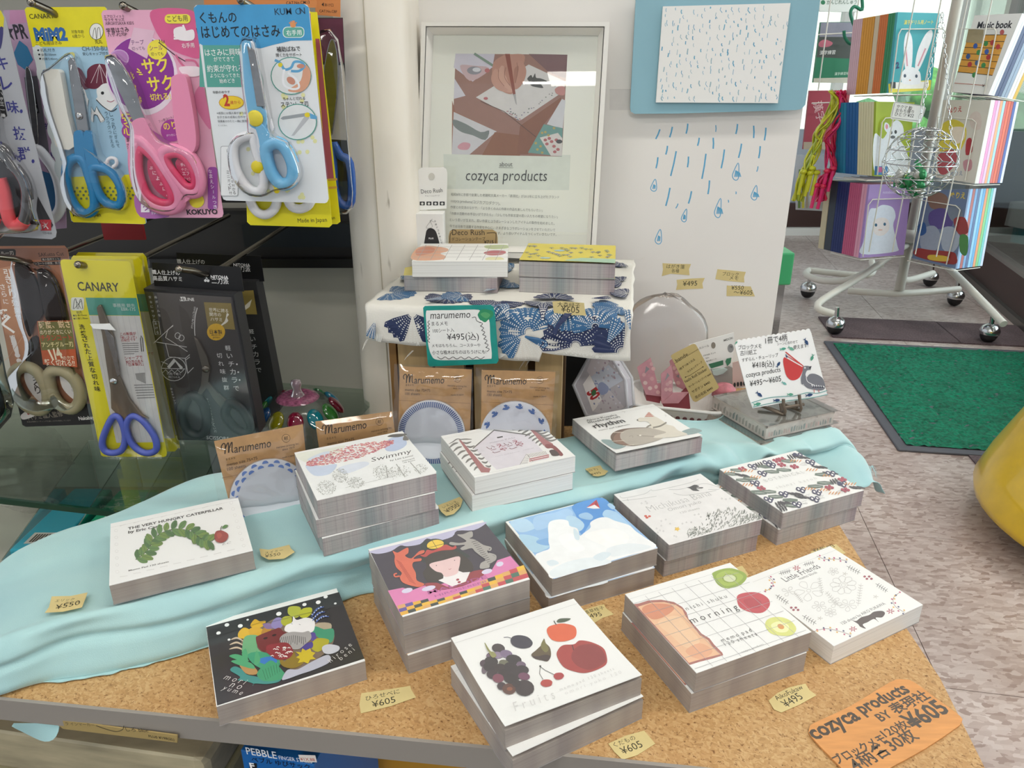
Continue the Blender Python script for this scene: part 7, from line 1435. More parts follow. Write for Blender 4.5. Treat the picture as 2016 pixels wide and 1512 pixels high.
memo_pack('round memo pack with blue birds round the plate rim, behind the lilac house pad', M5, c4, [(948,245),(1682,264),(1630,1010),(940,1000)], [(890,218),(1722,250),(1680,1020),(885,1010)], [(940,560),(1665,592)], (1285,880,345,342), birds, (990,388,1390,388), (('まるメモ', (1003,412,1088,412)), ('memo size 75×75', (1002,466,1250,474)), ('100 sheets', (1002,502,1150,505)), ('marumo printing Inc.', (1428,420,1625,432)), ('since 1919', (1482,448,1572,455)), ('made in japan', (1462,515,1590,512))), (1528,345,36))
c3 = (400, 700, 3.78)
M6 = upright(*at(470, 1010, z=.046), yaw=math.radians(25), lean=math.radians(13))
memo_pack('round memo pack with blue scalloped plate rim, standing on the turquoise cloth', M6, c3, [(80,638),(742,512),(800,1075),(215,1180)], [(28,640),(755,505),(822,1090),(130,1180)], [(140,912),(720,790)], (495,1040,292,255), scallops, (142,740,505,680), (('まるメモ', (170,780,240,768)), ('memo size 75×75', (178,825,405,772)), ('100 sheets', (182,858,318,828)), ('marumo printing Inc.', (545,692,715,660)), ('since 1919', (590,708,680,690)), ('made in japan', (590,765,680,745))), (617,615,31))
M7 = upright(*at(700, 935, z=.046), yaw=math.radians(25), lean=math.radians(13))
memo_pack('kraft memo pack mostly hidden behind the pink and pale blue memo pads', M7, c3, [(835,492),(1405,415),(1470,860),(900,960)], [(795,498),(1440,408),(1500,880),(850,980)], [(860,760),(1430,680)], (1190,900,200,180), scallops, (892,592,1215,540), (('まるメモ', (920,626,990,614)), ('memo size 75×75', (926,668,1125,630)), ('marumo printing Inc.', (1252,572,1405,540)), ('since 1919', (1298,585,1368,570))), (1312,492,28))
# ---------------------------------------------------------------- glass sweet jar with coloured drops
c = at(594, 850, y=.79); M = TR(c.x, .79, c.z-.062); t = thing('glass_candy_jar', 'clear glass jar with a domed lid set with coloured drops', 'jar', M)
R = .049
MB().lathe([(R*.6, 0), (R*.9, .01), (R, .03), (R*.98, .062)], 32).obj('bowl', 'dome_film', t)
prof = [(R*1.02, .062), (R*1.0, .070), (R*.93, .083), (R*.80, .095), (R*.6, .104), (R*.35, .108), (0, .109)]
MB().lathe(prof, 32).obj('lid', 'dome_film', t); MB().lathe([(R*.16, .109), (R*.3, .1105), (R*.42, .109), (R*.5, .105)], 32).obj('pink_ring', mat('pink_glass', 'b4668a', .15, coat=1, noise=(.5, 300)), t)
MB().lathe([(0, .128), (.005, .127), (.0065, .122), (.0045, .117), (.006, .112), (.009, .108)], 14).obj('knob', mat('pale_pink_glass', 'd5b8c8', .08, trans=.6, coat=1), t)
gcol = ['8a1638', '0d8a9a', '3d8a3c', '7d1430', '1680a0', '2f8048', 'a08a12', '8a1638', '0d8a9a', '3d8a3c', '14508a', '8f8a14']
for i in range(12):
    a = -PI/2+.17+i*2*PI/12; rr_, zz = R*.86, .093; nm = 'gem_%d' % (i % 12)
    Mg = Matrix.Translation((rr_*math.cos(a), rr_*math.sin(a), zz)) @ Matrix.Rotation(a, 4, 'Z') @ Matrix.Rotation(math.radians(-38), 4, 'Y')
    MB().ball((0, 0, 0), (.0045, .0092, .0125), 16, M=Mg).obj('glass_drop', mat('gem_'+gcol[i], gcol[i], .04, trans=.35, coat=1.0), t)
# black tub between stand and hexagonal case
c = at(1128, 800, y=.90); t = thing('black_tub', 'black plastic tub in the gap between stand and hexagonal case', 'tub', TR(c.x+.006, .91, .0))
MB().prism(rrect(-.045, -.05, .05, .05, .012), 0, .115).obj('tub_body', 'navy_dark', t, bevel=.003); MB().prism(rrect(-.048, -.053, .053, .053, .014), .105, .112).obj('tub_rim', 'black_plastic', t)
# hexagonal clear case
c5 = (1100, 480, 3.36); M = upright(*at(1190, 815, z=.048), yaw=math.radians(-24), lean=math.radians(16)); t = thing('hexagonal_case', 'clear hexagonal case of pale cards with a red 50 sticker', 'case', M); k = Ink(M, c5, .0022)
hx = [(212,732),(98,935),(182,1135),(330,1150),(455,1080),(440,900),(355,760)]; H = [k.P(p) for p in hx]
mat('milky_case', 'dfe0e4', .12, alpha=.45, spec=1); MB().prism(H, -.028, -.026).obj('case_back', 'milky_case', t); MB().prism(H, -.022, .002).obj('case_inside', mat('card_grey', 'b9b4ba', .5, noise=(.1, 60)), t)
m = MB(); m.tube([(x, y, .002) for x, y in H], .0022, 8, closed=True); m.tube([(x, y, -.027) for x, y in H], .0022, 8, closed=True); m.obj('case_rim', 'milky_case', t)
k.poly([(225,745),(335,775),(300,850),(215,880),(185,840)], 'cfc6cb'); k.poly([(160,930),(205,865),(290,1040),(225,1110)], 'ece6e4'); k.poly([(212,880),(330,800),(430,900),(330,960),(285,1000)], 'c4c8d4'); k.poly([(230,1110),(330,960),(440,1090),(330,1140)], 'c9c2c6')
k.txt('50', 185, 985, 222, 1040, 'b32a30', .05, 1.6); k.ell(232, 985, 15, 22, '3a6a3f', 20); k.many(); r2 = random.Random(5)
for i in range(60): x, y = 235+r2.random()*170, 770+r2.random()*330; k.ell(x, y, 8, 6, r2.choice(('a58a98', '8d94b4', 'b0a4ae', 'd8d4dc')), r2.random()*90, 6)
k.done(); k.blob([(262,930),(290,915),(330,950),(320,985),(285,1000),(262,970)], '8f98b8', 4); k.obj('card_prints', t)
# milky bag behind
c = at(1290, 735, y=.955); m = MB(); rnd = random.Random(3)
vs = []; n1, n2 = 24, 28
for i in range(n1+1):
    for j in range(n2):
        a, b = PI*i/n1, 2*PI*j/n2; r = 1+.06*noise.noise(Vector((math.cos(b)*2, math.sin(b)*2, i*.3))); vs.append((c.x+.062*r*math.sin(a)*math.cos(b), .93+.020*r*math.sin(a)*math.sin(b), .079+.074*math.cos(a)*r))
m.add(vs, [(i*n2+j, (i+1)*n2+j, (i+1)*n2+(j+1) % n2, i*n2+(j+1) % n2) for i in range(n1) for j in range(n2)], smooth=True); tag(m.obj('clear_bag', 'dome_film'), 'rounded clear plastic bag leaning on the panel behind the basket', 'bag')
# white basket with pink tape cartons
c6 = (1240, 640, 7.56); bc = at(1335, 815, y=.86); BM = TR(bc.x, .872, .003, math.radians(-14)); t = thing('white_basket', 'small white perforated plastic basket behind the bear memo pad', 'basket', BM)
m = MB(); n = 40; pr = [(x*.9, y*.9) for x, y in rrect(-.058, -.038, .058, .038, .018, 9)]; po = rrect(-.062, -.042, .062, .042, .02, 9); n = len(pr)
m.add([(x, y, .002) for x, y in pr]+[(x, y, .032) for x, y in po], [(i, (i+1) % n, n+(i+1) % n, n+i) for i in range(n)]); m.add([(x, y, .002) for x, y in pr], [tuple(range(n))[::-1]]); m.tube([(x, y, .033) for x, y in po], .0022, 8, closed=True); m.obj('basket_wall', 'white_plastic', t)
m = MB()
for i in range(12):
    for j in range(2):
        x = -.048+i*.0085; m.lathe([(0, .0004), (.0027, .0004), (.0028, 0)], 10, M=Matrix.Translation((x, -.0405+.0022*(1-j), .012+j*.009)) @ Matrix.Rotation(PI/2+.09, 4, 'X'))
m.obj('round_holes', mat('hole_dark', '6d3f40', .7), t)['kind'] = 'stuff'
h = MB(); h.tube([(-.062, -.02, .034), (-.066, -.024, .05), (-.064, -.03, .058), (-.060, -.034, .05)], .0018, 8); h.obj('basket_handle', 'white_plastic', t)
mat('pink_card', 'd69ba4', .5, noise=(.16, 70)); mat('deep_rose', '8f3f48', .5)
def card_thing(name, label, cat, y, crop, outline, m_, fn=None, grp=None, th=.0008, hole=None, extra=None, yaw=0, lean=0, zz=.0003):
    cx = crop[0]+sum(p[0] for p in outline)/len(outline)/crop[2]; cy = crop[1]+max(p[1] for p in outline)/crop[2]
    M = upright(*at(cx, cy, y=y), yaw=yaw, lean=lean); t = thing(name, label, cat, M, grp); k = Ink(M, crop, zz); MB().prism([k.P(p) for p in outline], -th, 0).obj('card', m_, t)
    if fn: fn(k); k.obj('card_print', t)
    if extra: extra(k, t)
    return t
def pinkp(pts, hole):
    def f(k):
        k.many(); r2 = random.Random(len(pts))
        for x, y in pts: k.ell(x, y, 22+r2.random()*14, 30, r2.choice(('e6bcbc', 'dfb0b4', 'ead0cc')), r2.random()*60, 9)
        k.done(); k.poly(hole, '9b969a')
    return f
G5 = 'pink tape cartons in the white basket'
card_thing('tape_carton', 'rearmost pink tape carton with a hang tab at the basket rim', 'carton', .885, c6, [(590,540),(640,495),(760,620),(860,700),(870,1000),(700,915),(640,780)], 'pink_card', pinkp([(700,700),(660,640),(760,760),(720,860)], [(690,760),(730,730),(740,790)]), G5)
card_thing('tape_carton', 'pink tape carton with a hang tab, next to the hexagonal case', 'carton', .868, c6, [(108,630),(312,488),(345,610),(412,870),(460,870),(470,1065),(238,1035),(165,850)], 'pink_card', pinkp([(320,580),(350,650),(230,860),(330,800),(390,920),(420,1000),(300,940),(210,740)], [(240,610),(296,652),(222,722)]), G5,
    extra=lambda k, t: MB().prism([k.P(p) for p in [(240,1038),(470,1068),(450,1170),(250,1130)]], -.02, -.001).obj('carton_body', 'deep_rose', t))
card_thing('tape_carton', 'pink tape carton in the middle of the basket, its tab folded upright', 'carton', .856, c6, [(464,732),(620,590),(645,720),(635,1000),(650,1010),(470,1165)], 'pink_card', pinkp([(600,850),(540,960),(560,880),(600,960)], [(560,708),(590,752),(518,835)]), G5,
    extra=lambda k, t: (MB().prism([k.P(p) for p in [(470,1165),(640,1010),(872,1000),(722,1160)]], -.001, .001).obj('carton_top', 'pink_card', t), MB().prism([k.P(p) for p in [(478,1168),(722,1162),(880,1010),(905,1250),(740,1275),(520,1240)]], -.018, -.001).obj('carton_body', 'deep_rose', t)))
def roll(k):
    k.txt('ルシール', 1035, 358, 1182, 318, '5a5a58', .01, 1.1); k.ell(1243, 302, 33, 48, '8d867c', 0, 20); k.ell(1500, 345, 46, 64, '8f9090', 0, 20); k.txt('78', 1480, 345, 1525, 340, '4a4a4a', .01); k.txt('STICKER カット', 1095, 468, 1280, 418, '4d4d4b', .01, 1.2); k.txt('right', 1120, 500, 1180, 492, '6a6a68'); k.txt('貼る紙シール', 1140, 550, 1292, 505, '6a6a68', .01); k.txt('MIDORI', 1402, 245, 1535, 205, '5d5d5b', .005, 1.2)
    k.poly([(1170,580),(1388,522),(1392,590),(1210,645)], '3f7a5c'); k.poly([(1420,540),(1440,500),(1512,485),(1500,560),(1450,612)], '4a8a6a')
def rolljar(k, t):
    MB().prism([k.P(p) for p in [(1200,640),(1390,592),(1450,600),(1530,640),(1550,760),(1520,960),(1420,1010),(1300,960),(1260,760)]], -.016, -.001).obj('roll_body', mat('roll_grey', 'a9aba6', .3, alpha=.8), t); MB().prism([k.P(p) for p in [(1220,668),(1400,640),(1450,660),(1380,720),(1290,745),(1240,735)]], -.001, .002).obj('roll_lid', mat('teal_lid', 'b9cbc6', .3), t)
card_thing('sticker_roll_pack', 'white carded sticker roll with grey circles and a green band', 'package', .90, c6, [(880,290),(1548,112),(1562,300),(1530,480),(1512,600),(1380,640),(1160,660),(1000,600)], 'white_paper', roll, extra=rolljar)
card_thing('sticker_roll_pack', 'pale rose sticker roll with dark printed strip behind the pelican card', 'package', .893, c6, [(1530,560),(1680,520),(1760,900),(1530,960)], mat('pale_rose', 'd9bdb4', .4), lambda k: (k.many(), [k.ell(1560+i*48, 890-i*8, 18, 36, '3a3838', 0, 9) for i in range(4)], k.done()))
def bande(k):
    T = '41351f'; k.txt('..bande.........', 665, 580, 1020, 362, T, .0, 1.1); k.txt('1枚ずつめくれる', 745, 675, 975, 520, T, .01, 1.2); k.txt('マスキングテープ', 865, 712, 1085, 555, T, .01, 1.2); k.line([(828,775),(900,745),(1000,680),(1088,622)], 5, T); k.ell(828, 775, 9, 9, T); k.ell(1088, 622, 9, 9, T)
    k.txt('hashi Roll Sticker', 830, 860, 1155, 668, T, .0, 1.3); k.txt('カーネーションブーケ ¥440', 885, 935, 1215, 735, T, .006, 1.4); k.txt('サボテン ¥440', 935, 1015, 1200, 862, T, .006, 1.2); k.txt('花の名前 ¥440', 985, 1098, 1240, 945, T, .006, 1.2)
card_thing('price_card', 'handwritten kraft price tag leaning over the basket of pink cartons', 'price card', .842, c6, smoothline([(612,470),(618,455),(660,425),(930,288),(958,282),(985,295),(1000,320),(1322,905),(1328,925),(1310,950),(1000,1140),(975,1146),(940,1128),(925,1100)], True, 1), mat('tag_kraft2', 'c2ab72', .6, noise=(.06, 40)), bande)
rnd = random.Random(4)
tag(MB().ball((0, 0, 0), (.016, .014, .013), 10).obj('pink_paper_flower', mat('flower_pink', 'c97a84', .6, noise=(.35, 120))), 'crumpled pink wrapped piece beside the kraft tag in the basket', 'wrapped piece').location = at(1425, 772, y=.88)
# ---------------------------------------------------------------- glossy flat boxes with lily drawings, easel and pelican card
def lily(k):
    k.poly([(120,190),(690,555),(1395,400),(1150,240),(480,120)], 'd3d2c8') if False else None
    r2 = random.Random(14); k.many(); g = '85847c'
    for x, y, a, s_ in ((330,230,20,60),(430,300,60,50),(470,230,100,48),(340,300,80,40),(830,480,10,60),(880,440,70,55),(1060,400,0,62),(1070,450,80,40),(1150,330,200,50),(1290,360,10,55),(1200,410,70,40),(650,470,10,60),(560,400,50,55),(760,510,0,45),(1120,310,30,50),(1240,310,-20,44)):
        a = math.radians(a); c_, q = math.cos(a), math.sin(a)
        k.line([(x+u*c_-v*q, y+(u*q+v*c_)*.6) for u, v in ((-s_, 0), (-s_*.3, -s_*.4), (s_*.6, -s_*.25), (s_, 0), (s_*.5, s_*.35), (-s_*.4, s_*.3))], 5, g, True, True)
        k.line([(x-s_*.7*c_, y-s_*.7*q*.6), (x+s_*.7*c_, y+s_*.7*q*.6)], 2.5, g)
    k.done()
mat('gloss_paper', 'e2e1d8', .2, coat=.5, noise=(.05, 30)); mat('box_side', 'c3bab2', .3, coat=.4, noise=(.18, 90))
def flat_box(M, label, fn=None):
    t = thing('flat_memo_box', label, 'memo box', M, 'film wrapped flat memo boxes'); w_, d, h = .100, .0945, .0160
    MB().box((0, 0, h/2-.0006), (w_, d, h-.0016)).obj('box_body', 'box_side', t, bevel=.0006); MB().box((0, 0, h-.0016), (w_-.003, d-.003, .0012)).obj('printed_lid', 'gloss_paper', t)
    for sx, sy, a, b in ((0, 1, w_, .002), (0, -1, w_, .002), (1, 0, .002, d), (-1, 0, .002, d)): MB().box((sx*(w_-.002)/2, sy*(d-.002)/2, h-.001), (a, b, .0022)).obj('tray_edge', mat('tray_edge', 'b9aea4', .3), t)
    if fn: k = Ink(M, (1380, 740, 5.305), h-.0009); fn(k); k.obj('lid_print', t)
    r2 = random.Random(3); k = Ink(None, None, .0002); k.many()
    for i in range(26): x = -w_/2+.004+i*.0036; k.poly([(x, .003), (x+.002, .003), (x+.002+r2.uniform(-.001, .001), .005+r2.random()*.006), (x, .009)], r2.choice(('b3a19a', 'a5a29a', 'c9a9a4', '8f9490')))
    k.done(); o = k.obj('side_print', t); o.matrix_basis = Matrix.Translation((0, -d/2, 0)) @ Matrix.Rotation(PI/2, 4, 'X')
    k = Ink(None, None, .0002); k.many()
    for i in range(16): x = -d/2+.005+i*.0056; k.poly([(x, .003), (x+.003, .003), (x+.003+r2.uniform(-.001, .001), .006+r2.random()*.007), (x, .009)], r2.choice(('a39a92', '9d9a92', 'c97f7a' if i == 7 else '98958d', '7d8480')))
    k.done(); o = k.obj('side_print', t); o.matrix_basis = Matrix.Translation((-w_/2, 0, 0)) @ Matrix.Rotation(-PI/2, 4, 'Z') @ Matrix.Rotation(PI/2, 4, 'X')
    m = MB(); m.prism(rrect(-w_/2-.001, -d/2-.0015, w_/2+.009, d/2+.001, .002, 1), .0005, .0008).prism(rrect(-w_/2-.0005, -d/2-.001, w_/2+.006, d/2+.0005, .002, 1), h+.0006, h+.0008); m.obj('film_wrap', 'bag_film', t); return t
lr = math.radians(24); flat_box(TR(.3082, .8142, .0352, lr), 'upper film wrapped memo box with grey lily drawings, carrying the small easel', lily); flat_box(TR(.3082-.0085*math.cos(lr)-.001, .8142-.0095, .0188, lr+.02), 'lower film wrapped memo box with a small pink print on its side')
EM = upright(*at(1545, 812, z=.0530), yaw=math.radians(12), lean=math.radians(14))
c5b = (1380, 740, 5.305); t = thing('mini_easel', 'small bronze plastic easel holding the pelican card', 'easel', EM); k = Ink(EM, c5b); mat('bronze_plastic', '6b5f52', .35, .3)
for pts in ([(835,235),(838,300),(850,395),(888,382),(884,345)], [(1000,190),(1008,260),(1015,362),(1052,345),(1050,300)]):
    L = [k.P(p) for p in pts]; x0, y0 = L[1]; x1, y1 = L[2]
    m = MB(); m.tube([(L[0][0], L[0][1], .0052), (x0, y0, .0050), (x1, y1+.004, .0062), (x1+.001, y1, .0030), (x1, y1+.001, -.004), (x1-.006, y1+.004, -.020)], .0019, 8); m.tube([(x1, y1+.002, -.001), (x1-.001, y1+.016, -.004), (x1-.002, y1+.032, -.008)], .0018, 8); m.obj('easel_arm', 'bronze_plastic', t)
a, b = k.P((850, 325)), k.P((1050, 290)); MB().tube([(a[0], a[1], .0045), (b[0], b[1], .0045)], .0019, 8).obj('cross_bar', 'bronze_plastic', t)
a, b = k.P((690, 330)), k.P((850, 400)); MB().tube([(a[0], a[1], -.018), (b[0], b[1], .003)], .0018, 8).obj('rear_leg', 'bronze_plastic', t)
sc = [(1165+i*505/15, 650-i*85/15-abs(math.sin((i+.0)*PI/2))*0) for i in range(16)]; top = []
for i in range(15):
    for j in range(4): f = (i+j/4)/15; top.append((1178+f*490, 645-f*78-9*math.sin(PI*j/4)))
M = EM.copy(); t = thing('pelican_card', 'white scalloped price card with a grey pelican and little fish on the easel', 'price card', M); k = Ink(M, c5, .0003)
MB().prism([k.P(p) for p in top+[(1672,590),(1778,1000),(1285,1088),(1255,1010),(1165,670)]], -.0010, 0).obj('card', mat('card_stock', 'efefed', .5), t)
T = '33312f'
for s_, a in (('ブロックメモ', (1188,700,1342,688)), ('古川紙工', (1200,738,1310,728)), ('すずらん・チューリップ', (1212,782,1452,745)), ('¥418(込)', (1280,822,1425,808)), ('cozyca products', (1240,885,1468,845)), ('¥495〜¥605', (1265,945,1472,908)), ('1冊で4柄', (1368,660,1512,638)), ('シーンに合わせて', (1445,672,1580,655)), ('使えます!', (1552,698,1650,682))): k.txt(s_, *a, T, .0, 1.2)
k.blob([(1492,750),(1610,808),(1618,822),(1595,880),(1560,902),(1525,895),(1498,850)], 'c9403f', 5); k.line([(1500,715),(1618,810)], 7, 'c9403f'); k.line([(1492,745),(1612,812)], 6, 'f0efed'); k.line([(1500,738),(1540,760),(1615,806)], 5, 'c9403f')
G_ = '77787f'; k.blob([(1618,812),(1650,808),(1668,820),(1660,832),(1640,840),(1632,870),(1650,895),(1610,930),(1602,890),(1612,850)], G_, 5); k.blob([(1635,890),(1660,862),(1700,862),(1745,890),(1762,950),(1735,970),(1690,965),(1640,950),(1605,905),(1620,880)], G_, 5); k.line([(1636,868),(1645,910),(1690,935)], 4, 'e9e9e9', True); k.many(); [k.line([(1672+i*15, 930+i*2), (1682+i*15, 948)], 5, 'eeeeee') for i in range(6)]; [k.line([(1678+i*15, 945), (1688+i*15, 950)], 6, '24273a') for i in range(5)]; k.done(); k.poly([(1655,812),(1672,808),(1662,838)], '3a3b3f'); k.ell(1628, 820, 6, 6, 'dddddd'); k.line([(1688,962),(1690,985)], 4, 'c96a60'); k.line([(1718,965),(1722,985)], 4, 'c96a60')
k.line([(1275,1052),(1380,1020),(1480,1010),(1560,1005),(1640,985),(1710,988),(1775,970)], 5, '6fa8a4', True); k.line([(1285,1080),(1400,1055),(1500,1040),(1600,1028),(1690,1015),(1778,995)], 5, '6fa8a4', True)
def fish(x, y, a, s_, c_):
    a = math.radians(a); q, w_ = math.cos(a), math.sin(a); k.poly([(x+u*s_*q-v*s_*w_, y+u*s_*w_+v*s_*q) for u, v in ((-1, -.5), (-.55, -.1), (0, -.42), (.6, -.3), (1, 0), (.6, .3), (0, .42), (-.55, .1), (-1, .5), (-.8, 0))], c_)
for x, y, a, s_, c_ in ((1636,648,60,26,'27456f'),(1676,752,110,24,'4f9a80'),(1452,798,-60,22,'27456f'),(1490,922,30,20,'6fb0a8'),(1325,995,40,26,'27456f'),(1312,1060,-10,26,'4f9a80'),(1440,1035,-5,24,'27456f'),(1530,996,0,22,'5fa58a'),(1655,1000,-10,26,'27456f'),(1482,695,-10,22,'4fa089'),(1535,692,30,24,'6aa890'),(1172,655,-50,14,'4f9a80'),(1505,742,70,14,'27456f')): fish(x, y, a, s_, c_)
k.obj('card_drawing', t)
# ---------------------------------------------------------------- rotating book rack
R8 = (1560, 0, 3.149); R9 = (1500, 400, 3.023); RX, RY = 1.60, 3.02
mat('rack_white', 'ddd9cf', .4); mat('rack_grey', 'c2bdb2', .45, .1)
t = thing('book_rack', 'white wire revolving book rack on a caster base by the glass door', 'rack', TR(RX, RY, FL))
MB().tube([(0, 0, .1), (0, 0, 1.75)], .019, 14).obj('centre_pole', 'rack_grey', t); MB().lathe([(.03, .30), (.05, .31), (.05, .335), (.02, .35)], 18).obj('hub', 'rack_white', t)
def fl(px, py, z=0):
    q = at(px, py, z=FL+z); return (q.x-RX, q.y-RY, z)
ends = [fl(1641, 618, .1), fl(1976, 638, .1), fl(1592, 532, .115), fl(1832, 542, .1), fl(1885, 560, .1)]
arms = [[(0, 0, .285), (-.05, -.03, .275), (-.22, -.12, .19), (ends[0][0]-.045, ends[0][1]+.045, .125), ends[0]], [(0, 0, .285), (.05, -.06, .275), (.14, -.16, .19), ends[1]],
        [(-.12, -.06, .225), (-.22, -.02, .15), (ends[2][0]-.01, ends[2][1]-.18, .115), (ends[2][0]-.04, ends[2][1]-.08, .115), ends[2]], [ends[2], (-.05, .19, .115), (-.01, .26, .16)], [(.02, .05, .18), (.07, .10, .115), (ends[3][0]+.02, ends[3][1]+.02, .105)], [(ends[2][0]+.1, ends[2][1]-.2, .075), (0, -.0, .085), (ends[4][0], ends[4][1]-.02, .085)]]
for a in arms: MB().tube(smoothline(a, False, 5), .0135, 12).obj('base_tube', 'rack_white', t)
casters = [fl(1645, 640, .04), fl(1948, 655, .04), fl(1591, 570, .04), fl(1832, 548, .04), fl(1881, 585, .04), fl(1556, 497, .04)]
for i, p in enumerate(casters[:5]):
    w_ = MB().ball((p[0], p[1], .035), (.032, .026, .034), 14).obj('caster', 'black_plastic', t)
    m = MB().lathe([(.034, 0), (.035, .012), (.028, .028), (.012, .037), (0, .038)], 16, M=Matrix.Translation((p[0], p[1], .037))); m.tube([(p[0], p[1], .07), (p[0]-.004, p[1], .11)], .008, 8); m.obj('caster_hood', 'chrome', w_)
x0s = (1801, 1853, 1905, 1953)
for i, px in enumerate(x0s):
    x = at(px, 0, y=(2.74, 2.74, 2.70, 2.66)[i]).x; y = (2.74, 2.74, 2.70, 2.66)[i]; MB().tube([(x-RX, y-RY, .32), (x-RX, y-RY, 1.7)], .0022, 6).obj('upright_wire', 'rack_white', t)
def cell(cover_px, crop, y, yaw, books, label, fn, grp, lean=.05, guard=None, side=0):
    """a pocket of the rack: the front book with its printed cover, then the books behind it, each one an object"""
    cx = crop[0]+sum(p[0] for p in cover_px)/4/crop[2]; cy = crop[1]+max(p[1] for p in cover_px)/crop[2]
    M = upright(*at(cx, cy, y=y), yaw=math.radians(yaw), lean=lean); k = Ink(M, crop, .0002, 5e-5); L = [k.P(p) for p in cover_px]; h = max(p[1] for p in L)-min(p[1] for p in L)
    off = 0; seen = {}
    for i, (c_, th, lb) in enumerate(books):
        nm = 'book_'+c_
        if i == 0:
            t0 = thing('notebook', label, 'notebook', M, grp); MB().prism(L, -th, 0).obj('book_block', mat(nm, c_, .5), t0); fn(k); k.obj('cover_print', t0)
        else:
            Mi = M @ Matrix.Translation((side*off*.35, .0, -off)); seen[lb] = seen.get(lb, 0)+1; n_ = sum(1 for b in books if b[2] == lb); lb2 = lb + (', %s one' % ('first', 'second', 'third', 'fourth', 'fifth', 'sixth')[seen[lb]-1] if n_ > 1 else ''); t1 = thing('notebook', lb2, 'notebook', Mi, grp); MB().prism(L, -th*.9, 0).obj('book_block', mat(nm, c_, .5), t1)
        off += th
    if guard:
        m = MB(); m.tube([(*k.P(p), .006) for p in guard], .0022, 6); bx = [p[0] for p in L]; by = min(p[1] for p in L)-.006
        for q in range(6): f = q/5; m.tube([(min(bx)+(max(bx)-min(bx))*f, by, .006), (min(bx)+(max(bx)-min(bx))*f, by, -.16)], .0016, 6)
        m.tube([(min(bx), by, .006), (max(bx), by, .006)], .002, 6); o = m.obj('wire_pocket', 'rack_white'); o.parent = t; o.matrix_basis = t.matrix_world.inverted() @ M
GL = 'notebooks in the revolving rack'
def rabbit(k):
    k.poly([(595,520),(862,495),(855,558),(597,576)], 'e6d94a'); k.poly([(640,510),(845,505),(838,548),(632,552)], 'f2efe8'); k.rr(608, 508, 640, 548, 4, '3a3a3c'); k.txt('漢字ドリル用ノート', 690, 150, 872, 148, 'e6d94a', .02, 1.1)
    k.blob([(690,520),(675,480),(690,435),(735,415),(780,435),(795,470),(785,520)], 'eeeef2', 4); k.blob([(700,430),(690,300),(700,220),(722,195),(742,240),(745,330),(735,425)], 'eeeef2', 4); k.blob([(760,425),(775,320),(820,220),(860,185),(868,225),(835,320),(785,430)], 'eeeef2', 4); k.line([(712,410),(702,290)], 9, 'd99aa8'); k.line([(778,410),(825,300)], 9, 'd99aa8'); k.ell(697, 470, 8, 11, '3a4a5c'); k.ell(768, 472, 8, 11, '3a4a5c'); k.ell(728, 497, 6, 4, 'd08a60'); k.txt('2', 640, 425, 662, 420, '2a3a6a', .05)
def bear2(k):
    k.blob([(510,830),(560,860),(600,800),(640,745),(680,770),(690,830),(665,860),(700,920),(720,1000),(690,1080),(530,1080),(500,1000)], 'e4e8ee', 4); k.blob([(570,800),(575,760),(600,775),(600,830)], 'e4e8ee', 3); k.ell(585, 785, 8, 16, 'd98a98'); k.ell(612, 822, 8, 12, '2b2d30'); k.ell(640, 818, 8, 12, '2b2d30'); k.ell(622, 850, 16, 10, '5a5c60'); k.poly([(512,1030),(590,1030),(590,1085),(508,1085)], '3a7ab0'); k.poly([(530,1035),(562,1035),(562,1068),(530,1068)], 'c2508a')
def sheep(k):
    k.blob([(480,1300),(520,1290),(560,1270),(620,1285),(640,1340),(625,1400),(650,1520),(640,1560),(428,1575),(440,1500),(460,1400)], 'dfe4f2', 4); k.blob([(500,1380),(540,1350),(590,1360),(600,1420),(560,1460),(510,1450)], 'e9dfe0', 4); k.ell(518, 1395, 8, 10, '23587a'); k.ell(572, 1390, 8, 10, '23587a'); k.ell(545, 1425, 14, 5, 'e0b8ac'); k.txt('notebook', 560, 1200, 640, 1200, 'ddd0ee')
def music(k):
    k.txt('Music book', 1142, 178, 1358, 172, '2b2b33', .03, 1.25); k.poly([(1090,218),(1330,215),(1240,470),(1025,445)], 'dca043'); k.many(); [k.line([(1090-i*11, 218+i*38), (1330-i*15, 215+i*42)], 4, '3a2a1a') for i in range(7)]; k.done(); k.many()
    for x, y, c_ in ((1135,285,'3a5aa8'),(1200,270,'3f8a4c'),(1240,265,'b83a3a'),(1275,290,'b83a3a'),(1090,350,'3a5a98'),(1155,325,'3f8a4c'),(1205,320,'3a5aa8'),(1215,355,'b83a3a'),(1100,400,'b83a3a'),(1145,390,'46608c'),(1185,405,'3f8a4c'),(1128,465,'3f8a4c'),(1300,200,'b85a5a')): k.ell(x, y, 14, 18, c_, 20, 8)
    k.done(); k.line([(1005,515),(1200,530)], 4, 'b86a5a'); k.txt('¥', 1175, 542, 1190, 540, '4a4a4a'); k.poly([(1092,180),(1188,185),(1180,270),(1075,262)], 'a89878')
